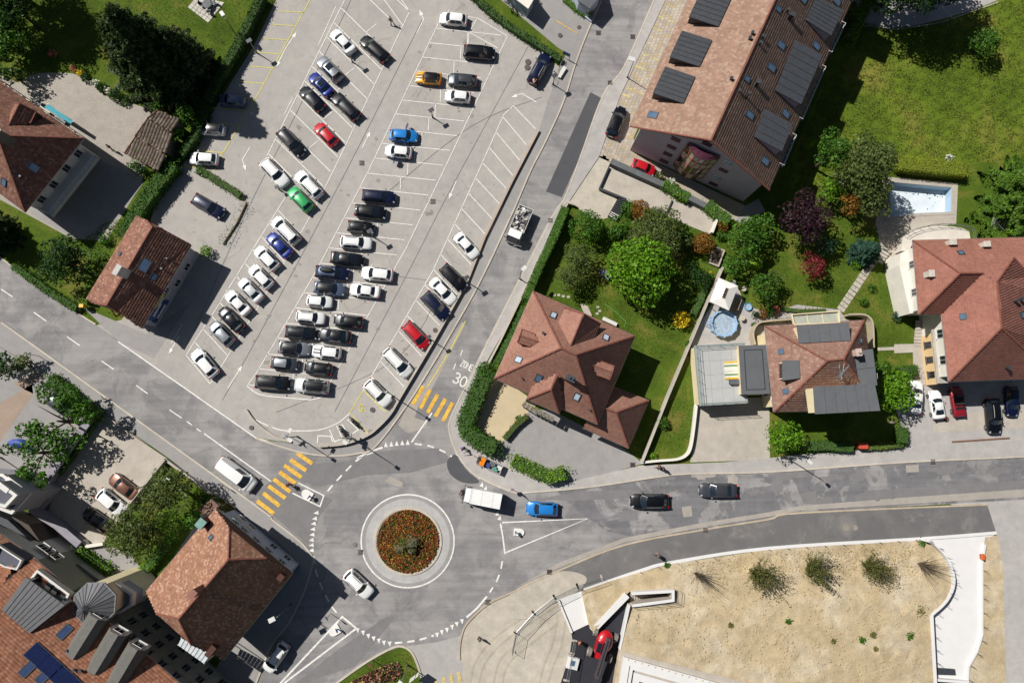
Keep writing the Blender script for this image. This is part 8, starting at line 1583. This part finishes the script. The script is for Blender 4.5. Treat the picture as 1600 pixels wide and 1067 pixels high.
for px, py, a, l in ((335, 7, 200, 'right of'), (328, 20, 100, 'below'), (316, 9, -10, 'left of'), (325, 2, -80, 'above')): chair(px, py, a, 'dark garden chair %s the round table on the lawn terrace' % l, M_dkmetal, 'chairs round the lawn table')
wr_ = thing('pale_rock', 'pale boulder at the foot of the spruces', 'rock', at(218, 136, 0)); b2 = MB(); b2.blob((0, 0, .35), .8, 1.1, .5, 8, 6, .15); b2.blob((.8, -1.0, .2), .5, .7, .3, 7, 5, .15); link('stone', b2.mesh('stn', plain('pale_stone', '#aaa09a', .9, .2, 2)), None, wr_)
for px, py in ((220, 150.5), (215.5, 155.5)): MB().prism([(p.x, p.y) for p in P([(px-2, py-1), (px+1.5, py-2), (px+2, py+1), (px-1.5, py+2)])], 0, .06).build('stepping_stone', M_concrete, label='%s pale stepping stone on the lawn under the spruces' % ('upper' if py < 152 else 'lower'), cat='stone', group='stepping stones')
mb = thing('yellow_postbox', 'yellow post box at the road corner of the workshop', 'post box', at(135, 480, 0)); p = at(135, 480, 0); MB().abox((p.x, p.y, .85), .5, .4, .8).build('box', plain('post_yellow', '#d8a81c', .5, .1), mb); MB().abox((p.x, p.y, .24), .12, .12, .48).build('post', M_dkmetal, mb); MB().abox((p.x, p.y, 1.28), .56, .46, .06).build('lid', MATS['post_yellow'], mb)
for a, c, l in (((17, 753), (39, 771), 'lower'), ((24, 748), (43, 763), 'upper')):
    a, c = at(*a), at(*c); d = c-a; u = d.normalized(); n = Vector((-u.y, u.x, 0)); t = thing('plank_bench', '%s orange plank bench beside the white edged terrace' % l, 'bench', (a+c)/2); MB().box((a+c)/2+Vector((0, 0, .45)), u, n, (0, 0, 1), d.length, .45, .08).build('seat', plain('orange_planks', '#d6932e', .7, .15), t)
    for s2 in (-1, 1): MB().box((a+c)/2+u*d.length*.4*s2+Vector((0, 0, .2)), u, n, (0, 0, 1), .1, .4, .4).build('leg', M_dkmetal, t)
bt = thing('blue_tarpaulin', 'blue tarpaulin bundle under the lower sparse tree', 'tarpaulin', at(32, 692, 0)); b2 = MB(); b2.blob((0, 0, .5), 1.3, .6, .6, 9, 6, .15); b2.blob((1.6, -.9, .35), .5, .4, .4, 8, 5, .15); link('cover', b2.mesh('cv', plain('blue_tarp', '#2d4796', .6, .25, 3)), None, bt)
wb_ = thing('white_bench', 'long white bench against the villa lawn wall', 'bench', at(951, 503, 0)); a, c = at(941, 498), at(963, 508); d = c-a; u = d.normalized(); n = Vector((-u.y, u.x, 0)); MB().box((a+c)/2+Vector((0, 0, .45)), u, n, (0, 0, 1), d.length, .5, .08).build('seat', M_frame, wb_); [MB().box((a+c)/2+u*d.length*.42*s2+Vector((0, 0, .2)), u, n, (0, 0, 1), .12, .45, .4).build('leg', M_frame, wb_) for s2 in (-1, 1)]
vs = thing('villa_steps', 'pale stone steps between the villa and its lawn', 'steps', at(914, 482, 0))
for k in range(5): a, c = at(907+k*1.2, 476+k*3.2), at(919+k*1.2, 481+k*3.2); d = c-a; u = d.normalized(); n = Vector((-u.y, u.x, 0)); MB().box((a+c)/2+Vector((0, 0, .04+.08*k)), u, n, (0, 0, 1), d.length, .34, .1).build('step', M_concrete, vs)
for k, (px, py) in enumerate(((866, 461), (873, 461), (880, 463), (888, 464), (934, 480), (937, 486), (933, 490), (1090, 470), (1087, 478), (1082, 486))): MB().prism([(p.x, p.y) for p in P([(px-2.4, py-1.6), (px+2, py-2), (px+2.6, py+1.4), (px-1.8, py+2)])], 0, .05).build('stepping_stone', M_concrete, label=('%s flat stepping stone %s' % (('first', 'second', 'third', 'fourth', 'upper', 'middle', 'lower', 'upper', 'middle', 'lower')[k], 'of the row above the villa roof, from the left' if k < 4 else 'beside the green hose' if k < 7 else 'beside the boundary wall')), cat='stone', group='stepping stones in the villa lawn')
gt = thing('garden_table', 'long dark garden table in the tree shade north of the villa', 'table', at(944, 430, 0)); p = at(944, 430, 0); u = (at(952, 436)-at(938, 426)).normalized(); n = Vector((-u.y, u.x, 0)); MB().box(p+Vector((0, 0, .73)), u, n, (0, 0, 1), 1.7, .9, .06).build('tabletop', plain('table_grey', '#6b6e78', .6, .1), gt); [MB().box(p+u*.7*s2+Vector((0, 0, .35)), u, n, (0, 0, 1), .1, .7, .7).build('leg', M_dkmetal, gt) for s2 in (-1, 1)]
MB().tube([at(*p, .04) for p in smooth_line([(945, 475), (955, 482), (965, 490), (972, 497), (978, 503), (975, 510)], 4)], .03, 5).build('garden_hose', plain('hose_green', '#5fae5f', .5, .1), label='thin green hose lying across the villa lawn', cat='hose')
rb2 = thing('raised_bed', 'timber framed raised bed by the boundary wall of the villa garden', 'raised bed', at(1117, 402, 0)); q = P([(1113, 386), (1130, 393), (1121, 417), (1108, 412)]); MB().wallstrip(q, .18, 0, .5, True).build('frame', M_concrete, rb2); MB().flat([p+Vector((0, 0, .35)) for p in q]).build('soil', plain('bed_soil', '#5d4f42', .95, .3, 3, fine=.2), rb2)
cd = thing('clothes_dryer', 'rotary clothes dryer with thin arms below the cedar', 'clothes dryer', at(1548, 352, 0)); b2 = MB(); b2.tube([(0, 0, 0), (0, 0, 1.9)], .04, 6); link('pole', b2.mesh('pl'), M_steel, cd); b2 = MB()
for k in range(4): a = k*PI/2+.4; b2.tube([(0, 0, 1.3), (1.5*math.cos(a), 1.5*math.sin(a), 1.9)], .025, 5)
for r in (.7, 1.1, 1.45): b2.tube([(r*math.cos(k*PI/2+.4), r*math.sin(k*PI/2+.4), 1.3+.6*r/1.5) for k in range(5)], .01, 3, False)
link('arm', b2.mesh('ar'), M_steel, cd)
bx = thing('street_bench', 'pale concrete bench block at the pavement edge above the street', 'bench', at(877, 113, 0)); a, c = at(873, 121, .45), at(883, 105, .45); d = c-a; d.z = 0; u = d.normalized(); n = Vector((-u.y, u.x, 0)); MB().box((a+c)/2*1.0+Vector((0, 0, 0)), u, n, (0, 0, 1), d.length, .55, .14).build('seat', M_frame, bx); [MB().box((a+c)/2+u*d.length*.35*s2-Vector((0, 0, .24)), u, n, (0, 0, 1), .25, .45, .36).build('leg', M_concrete, bx) for s2 in (-1, 1)]
br_ = thing('bicycle_rack', 'thin steel hoops of a bicycle rack beside the pale bench block', 'bicycle rack', at(870, 112, 0))
for k in range(3): p = at(879-k*6, 97+k*14, 0); u = (at(878, 100)-at(862, 133)).normalized(); MB().tube([p, p+Vector((0, 0, .8)), p-u*1.1+Vector((0, 0, .8)), p-u*1.1], .03, 6).build('hoop', M_steel, br_)
bs = thing('blue_sign_board', 'blue white information board at the tip of the shrub strip', 'sign', at(884, 92, 0)); p = at(884, 92, 0); u = (at(890, 94)-at(878, 88)).normalized(); n = Vector((-u.y, u.x, 0)); MB().box(p+Vector((0, 0, 1.3)), u, n, (0, 0, 1), 1.1, .08, .8).build('panel', plain('board_blue', '#52628c', .5, .2), bs); [MB().tube([p+u*.5*s2, p+u*.5*s2+Vector((0, 0, 1.7))], .04, 6).build('post', M_steel, bs) for s2 in (-1, 1)]
M_lamphead = plain('lamp_head', '#c9c9c4', .5, .08); M_lamppole = plain('lamp_pole', '#7f8482', .5, .1, 2, metal=.4)
def lamp(px, py, h, label, armpx=None, head=.42, heads=1, z=.02, dark=False):
    c = at(px, py, 0); t = thing('street_lamp', label, 'street lamp', (c.x, c.y, z), 0, 'street lamps'); b2 = MB(); b2.tube([(0, 0, 0), (0, 0, h*.5), (0, 0, h)], [.085, .07, .05], 8); link('pole', b2.mesh('pl'), M_lamppole, t); b2 = MB(); b2.tube([(0, 0, 0), (0, 0, .5)], .12, 8); link('base', b2.mesh('bs'), M_dkmetal, t)
    dirs = [Vector((0, 0, 0))]
    if armpx:
        dirs = []
        for ax, ay in (armpx if isinstance(armpx[0], tuple) else [armpx]):
            e = at(px+ax, py+ay, 0)-c; dirs.append(e); b2 = MB(); b2.tube([(0, 0, h-.1), (e.x, e.y, h+.1)], [.045, .035], 6); link('arm', b2.mesh('am'), M_lamppole if not dark else M_frame, t)
    for e in dirs:
        u = e.normalized() if e.length > .01 else Vector((.8, .5, 0)).normalized(); n = Vector((-u.y, u.x, 0)); b2 = MB(); p = Vector((e.x, e.y, h+.12)); b2.box(p, u, n, (0, 0, 1), head*1.5, head, .14); o = link('lamp_head', b2.mesh('lh'), M_lamphead if e.length > .01 else M_dkmetal, t); b2 = MB(); b2.box(p-Vector((0, 0, .085)), u, n, (0, 0, 1), head*1.2, head*.75, .03); link('lens', b2.mesh('ln'), M_glassblue, o)
lamp(551, 98, 2.3, 'low square headed lamp in the upper left double row', head=.5); lamp(676, 184, 2.3, 'low square headed lamp in the upper middle double row', head=.5); lamp(583, 370, 2.8, 'low square headed lamp beside the short black hatchback', head=.5); lamp(730, 441, 3.0, 'square headed lamp at the car park wall by the black estate', head=.5); lamp(673, 531, 3.0, 'lamp at the car park wall by the red estate'); lamp(401, 83, 3.1, 'lamp at the edge of the yellow bays', head=.5); lamp(437, 297, 1.2, 'short post lamp beside the green car', head=.4)
lamp(611, 617, 5.6, 'tall lamp at the car park wall beside the zebra crossing', (6, 4)); lamp(548, 683, 7.0, 'tall lamp at the lower corner of the car park', (8, 6)); lamp(465, 682, 5.4, 'tall double headed lamp beside the west zebra crossing', ((6, 4), (6, -10))); lamp(1224, 712, 6.8, 'tall lamp with long white arm in front of the terrace house', (6, 6), dark=True); lamp(864, 133, 2.7, 'square headed lamp by the bicycle rack', head=.5)
lamp(455, 944, 6.0, 'lamp with white head in the shadow of the corner house', (-8, 4), head=.55); lamp(290, 742, 4.5, 'lamp with white head beside the olive trees', (-5, 2), head=.5); lamp(370, 57, 4.5, 'lamp with white head on the lawn by the yellow bays', (-4, -6), head=.5); lamp(980, 122, 5.0, 'lamp with white head on the pavement by the apartment block', (-4, -1), head=.6); lamp(812, 436, 5.0, 'lamp with white head over the street hedge pavement', (4, -4), head=.5); lamp(2, 715, 5.0, 'lamp at the left edge beside the sparse trees', (3, -6)); lamp(637, 1038, 4.4, 'lamp on the grass island at the bottom', (-6, 10), head=.5)
def sign(px, py, label, plates, h=2.3, pole=True):
    c = at(px, py, 0); t = thing('traffic_sign', label, 'traffic sign', (c.x, c.y, .08), 0); b2 = MB(); b2.tube([(0, 0, 0), (0, 0, h+.4)], .045, 6); link('pole', b2.mesh('pl'), M_steel, t)
    for (dx, dy, kind, col, sz, z) in plates:
        u = (at(px+dx, py+dy)-c).normalized(); n = Vector((-u.y, u.x, 0)); b2 = MB(); m = plain('sign_'+col, {'white': '#d9d9d6', 'grey': '#a8abac', 'blue': '#2b4fa0', 'red': '#b3242a', 'yellow': '#d6b02a'}[col], .4, .05)
        if kind == 'tri': pts = [(-sz/2, sz*.43), (sz/2, sz*.43), (0, -sz*.43)]
        elif kind == 'disc': pts = [(sz/2*math.cos(k*PI/8), sz/2*math.sin(k*PI/8)) for k in range(16)]
        else: pts = [(-sz/2, -sz*.3), (sz/2, -sz*.3), (sz/2, sz*.3), (-sz/2, sz*.3)]
        F1 = [u*x+Vector((0, 0, z+y))+n*.05 for x, y in pts]; F2 = [p+n*.03 for p in F1]; b2.poly(F1); b2.poly(F2[::-1]); k = len(pts)
        for i in range(k): b2.poly([F1[i], F1[(i+1) % k], F2[(i+1) % k], F2[i]])
        o = link('sign_plate', b2.mesh('sp'), m, t)
        if kind == 'tri': b3 = MB(); b3.poly([p*.6+sum(F2, Vector())/3*.4+n*.004 for p in F2]); b3.poly([p*.6+sum(F1, Vector())/3*.4-n*.004 for p in F1]); link('sign_face', b3.mesh('sf'), M_frame, o)
sign(799, 763, 'give way sign with blue roundabout disc at the east entry', [(5, 6, 'tri', 'red', 1.0, 2.1), (-6, 5, 'disc', 'blue', .7, 1.4)]); sign(454, 682, 'give way sign with second plate at the west zebra crossing', [(5, 7, 'rect', 'white', .9, 2.2), (6, -5, 'rect', 'blue', .8, 2.0)]); sign(553, 684, 'sign plates below the lower corner of the car park', [(2, -8, 'rect', 'grey', 1.2, 2.0), (9, 2, 'rect', 'grey', 1.1, 1.6)]); sign(741, 712, 'thin signpost at the hedge corner beside the man in blue', [(5, -6, 'disc', 'grey', .6, 2.2)]); sign(583, 1031, 'signpost on the left of the grass island', [(6, 4, 'tri', 'red', .9, 2.0)]); sign(650, 1050, 'direction signpost on the right of the grass island', [(8, -6, 'rect', 'white', 1.4, 2.3), (8, -6, 'rect', 'white', 1.4, 1.6)]); sign(345, 755, 'signpost on the pavement beside the olive trees', [(5, 4, 'disc', 'blue', .6, 2.2)]); sign(61, 556, 'signpost at the road beside the olive bush', [(6, -3, 'rect', 'white', .7, 2.2)]); sign(517, 958, 'signpost at the splitter island of the south west road', [(-5, -6, 'disc', 'blue', .6, 2.2)])
def island(px, py, ang, label, L_=17, Wd=13):
    a = math.radians(ang); c = at(px, py); u = (at(px+10*math.cos(a), py+10*math.sin(a))-c).normalized(); n = Vector((-u.y, u.x, 0)); l, w = L_/11.5, Wd/11.5; t = thing('traffic_island', label, 'traffic island', c); pts = [c+u*l*.5-n*w*.5, c+u*l*.5+n*w*.5]+[c-u*(l*.1)+(n*math.cos(k)*w*.5-u*math.sin(k)*l*.4) for k in np.linspace(0, PI, 9)]
    b2 = MB(); b2.prism([(p.x, p.y) for p in pts], 0, .2); b2.build('slab', plain('island_white', '#d6d4cf', .7, .06), t); p = c+u*l*.35; b2 = MB(); b2.tube([p, p+Vector((0, 0, 1.0))], .08, 8); b2.build('post', M_dkmetal, t); b2 = MB(); b2.tube([p+Vector((0, 0, 1.0))-u*.03, p+Vector((0, 0, 1.0))+u*.03], .3, 14); b2.build('keep_right_disc', MATS['sign_blue'], t)
island(480, 772, 32, 'white rounded traffic island with post by the west zebra crossing'); island(811, 831, 185, 'white traffic island inside the east splitter triangle', 16, 11); island(523, 985, -32, 'white traffic island inside the south west splitter triangle', 17, 13)
lane = thing('barrier_gate', 'thin white gate rail in the gap of the villa hedge', 'gate', at(728, 612, 0)); a, c = at(724, 609), at(734, 613); MB().tube([a+Vector((0, 0, .9)), c+Vector((0, 0, .9))], .03, 5).tube([a+Vector((0, 0, .5)), c+Vector((0, 0, .5))], .03, 5).build('rail', M_steel, lane); [MB().tube([p, p+Vector((0, 0, 1))], .04, 6).build('post', M_steel, lane) for p in (a, c)]
def skinned(name, verts, edges, radii, m, sub=1):
    me = bpy.data.meshes.new(name+'_src'); me.from_pydata(verts, edges, []); ob = bpy.data.objects.new(name+'_src', me); COL.objects.link(ob); ob.modifiers.new('s', 'SKIN'); sk = me.skin_vertices[0].data
    for i, r in enumerate(radii): sk[i].radius = (r, r) if not isinstance(r, tuple) else r; sk[i].use_root = (i == 0)
    sd = ob.modifiers.new('d', 'SUBSURF'); sd.levels = sub; dg = bpy.context.evaluated_depsgraph_get(); ev = ob.evaluated_get(dg); out = bpy.data.meshes.new_from_object(ev); out.name = name
    bpy.data.objects.remove(ob); bpy.data.meshes.remove(me); out.materials.clear(); out.materials.append(m); out.polygons.foreach_set('use_smooth', [True]*len(out.polygons)); return out
M_skin = plain('skin', '#b98768', .6, 0); M_hair = plain('hair', '#2a1d16', .7, 0); M_shoe = plain('shoes', '#1c1a1a', .7, 0)
def pose(kind):
    w = {'walk': .34, 'stand': .06, 'reach': .10, 'ride': .30}[kind]; lean = {'walk': .05, 'stand': 0, 'reach': .28, 'ride': .30}[kind]
    J = {'pel': (0, 0, .94), 'chest': (lean*.7, 0, 1.30), 'neck': (lean, 0, 1.48), 'head': (lean+.03, 0, 1.63)}
    for s2, k in ((1, 'l'), (-1, 'r')):
        J['hip'+k] = (0, s2*.10, .90); J['knee'+k] = (s2*w*.45+.06, s2*.11, .50); J['ank'+k] = (s2*w*.95-.02*abs(w), s2*.10, .09); J['toe'+k] = (s2*w*.95+.17, s2*.11, .04)
        J['sh'+k] = (lean*.9, s2*.20, 1.42)
        if kind in ('reach', 'ride'): J['elb'+k] = (lean+.22, s2*.25, 1.20); J['wri'+k] = (lean+.46, s2*.20, 1.16 if kind == 'reach' else 1.02)
        else: J['elb'+k] = (-s2*w*.35, s2*.27, 1.14); J['wri'+k] = (-s2*w*.75+.06, s2*.27, .92)
    if kind == 'ride':
        for k, s2 in (('l', 1), ('r', -1)): J['knee'+k] = (.30, s2*.13, .72+.1*s2); J['ank'+k] = (.10+.1*s2, s2*.13, .34+.12*s2); J['toe'+k] = (.28+.1*s2, s2*.13, .30+.12*s2)
    return J
def person_meshes(kind):
    J = pose(kind); V = []; E = []; R = []; idx = {}
    def add(k, p, r, parent=None): idx[k] = len(V); V.append(p); R.append(r); (E.append((idx[parent], idx[k])) if parent else None)
    add('pel', J['pel'], (.15, .11)); add('chest', J['chest'], (.17, .12), 'pel'); add('neck', J['neck'], .055, 'chest'); add('head0', tuple(Vector(J['head'])-Vector((0, 0, .07))), .075, 'neck'); add('head', J['head'], (.085, .10), 'head0'); add('top', tuple(Vector(J['head'])+Vector((0, 0, .10))), .06, 'head'); add('nose', tuple(Vector(J['head'])+Vector((.115, 0, -.01))), .016, 'head')
    for k in 'lr':
        s2 = 1 if k == 'l' else -1; add('ear'+k, tuple(Vector(J['head'])+Vector((0, s2*.095, 0))), .016, 'head'); add('hip'+k, J['hip'+k], .085, 'pel'); add('knee'+k, J['knee'+k], .058, 'hip'+k); add('ank'+k, J['ank'+k], .04, 'knee'+k); add('toe'+k, J['toe'+k], .035, 'ank'+k)
        add('sh'+k, J['sh'+k], .06, 'chest'); add('elb'+k, J['elb'+k], .042, 'sh'+k); add('wri'+k, J['wri'+k], .028, 'elb'+k); wv = Vector(J['wri'+k]); d = (wv-Vector(J['elb'+k])).normalized(); q = Vector((d.y, -d.x, 0)) if abs(d.z) < .95 else Vector((1, 0, 0)); q = Vector((1, 0, 0)) if q.length < .3 else q.normalized()
        add('palm'+k, tuple(wv+d*.07), (.036, .018), 'wri'+k)
        for f in range(4): o = q*(f-1.5)*.02; L_ = (.075, .085, .08, .06)[f]; add('f%d%s' % (f, k), tuple(wv+d*.115+o), .0095, 'palm'+k); add('g%d%s' % (f, k), tuple(wv+d*(.115+L_*.6)+o+Vector((.012, 0, -.008))), .0085, 'f%d%s' % (f, k)); add('t%d%s' % (f, k), tuple(wv+d*(.115+L_*.9)+o+Vector((.03, 0, -.015))), .007, 'g%d%s' % (f, k))
        add('th'+k, tuple(wv+d*.06+q*.05), .011, 'palm'+k); add('tt'+k, tuple(wv+d*.10+q*.065), .009, 'th'+k)
    body = ('body', V, E, R)
    S_ = lambda names, rad: ([J[n] for n in names], rad)
    def sub(names, edges, rad): return ([J[n] for n in names], [(names.index(a), names.index(c)) for a, c in edges], rad)
    J['low'] = tuple(Vector(J['pel'])+Vector((0, 0, .06)))
    shirt = sub(['chest', 'low', 'shl', 'shr', 'elbl', 'elbr'], [('chest', 'low'), ('chest', 'shl'), ('chest', 'shr'), ('shl', 'elbl'), ('shr', 'elbr')], [(.195, .14), (.17, .13), .078, .078, .056, .056])
    J['ankl2'] = tuple(Vector(J['ankl'])+Vector((0, 0, .05))); J['ankr2'] = tuple(Vector(J['ankr'])+Vector((0, 0, .05)))
    trous = sub(['pel', 'hipl', 'hipr', 'kneel', 'kneer', 'ankl2', 'ankr2'], [('pel', 'hipl'), ('pel', 'hipr'), ('hipl', 'kneel'), ('hipr', 'kneer'), ('kneel', 'ankl2'), ('kneer', 'ankr2')], [(.165, .125), .10, .10, .074, .074, .055, .055])
    return body, shirt, trous, J
PMS = {}
def person(px, py, ang, kind, shirt, trousers, label, hair=None, group=None, z=.05):
    if kind not in PMS:
        body, sh_, tr_, J = person_meshes(kind); PMS[kind] = (skinned('body', *body[1:], M_skin), skinned('shirt', *sh_, M_skin), skinned('trousers', *tr_, M_skin), J)
        for me in PMS[kind][1:3]: me.materials.clear(); me.materials.append(None)
    bo, s2, tr_, J = PMS[kind]; a = math.radians(ang); c = at(px, py, .9); d = at(px+10*math.cos(a), py+10*math.sin(a), .9)-c; t = thing('person', label, 'person', (c.x, c.y, z), math.atan2(d.y, d.x), group)
    link('body', bo, None, t); o = link('shirt', s2, None, t); slot(o, plain('cloth'+shirt, shirt, .85, .1)); o = link('trousers', tr_, None, t); slot(o, plain('cloth'+trousers, trousers, .85, .1))
    h = Vector(J['head']); b2 = MB(); b2.blob((h.x-.02, 0, h.z+.055), .115, .10, .085, 10, 6); link('hair', b2.mesh('hair', None, None, True), plain('hair'+(hair or '#2a1d16'), hair or '#2a1d16', .7, 0), t)
    for k in 'lr': b2 = MB(); p = (Vector(J['ank'+k])+Vector(J['toe'+k]))/2; b2.blob((p.x+.02, p.y, p.z-.01), .15, .055, .05, 8, 5); link('shoe', b2.mesh('shoe', None, None, True), M_shoe, t)
    for sg in (-1, 1): b2 = MB(); b2.blob((h.x+.092, sg*.036, h.z+.005), .01, .012, .01, 6, 4); link('eye', b2.mesh('eye'), M_hair, t)
    b2 = MB(); b2.blob((h.x+.088, 0, h.z-.062), .012, .03, .008, 6, 4); link('mouth', b2.mesh('mouth'), plain('lips', '#8a4a44', .6, 0), t); return t
person(451, 757, 215, 'walk', '#a82a30', '#2a2c3a', 'person in red top walking over the west zebra crossing'); person(610, 32, -60, 'walk', '#c9c8c4', '#2a2a2e', 'person in pale top walking through the empty bays at the top'); person(834, 131, -70, 'reach', '#d6a890', '#3a3230', 'person reaching into the boot of the navy estate', '#6a4a30'); person(725, 700, 160, 'reach', '#5266b8', '#23252d', 'person in blue top trimming the curving villa hedge'); person(1030, 729, 170, 'walk', '#6b4a44', '#2a2c33', 'person in brown top, left one of a walking pair on the pavement', group='walking pair'); person(1036, 732, 170, 'walk', '#3a3c48', '#22242a', 'person in dark top, right one of a walking pair on the pavement', group='walking pair'); person(1028, 868, 200, 'walk', '#5b5350', '#26262a', 'person in grey walking on the dark new pavement by the building site', z=.12); person(749, 998, 120, 'stand', '#3d4a36', '#2b2b2e', 'person in dark green standing on the dusty track'); person(171, 230, 120, 'stand', '#4a4d55', '#2b2b30', 'person in grey standing at the shadow edge on the gravel court'); person(905, 1003, 40, 'stand', '#c4602a', '#2f3542', 'worker in orange vest on the fresh black asphalt')
cy = thing('bicycle', 'bicycle ridden just in front of the white lorry', 'bicycle', (0, 0, 0)); bicycle(cy, 722, 769, 105, 20); cy.location.z = .03; pr_ = person(722, 767, 105, 'ride', '#2b2c30', '#26272c', 'rider with brown hair on the bicycle in front of the lorry', '#7a4a34'); pr_.location.z = .12
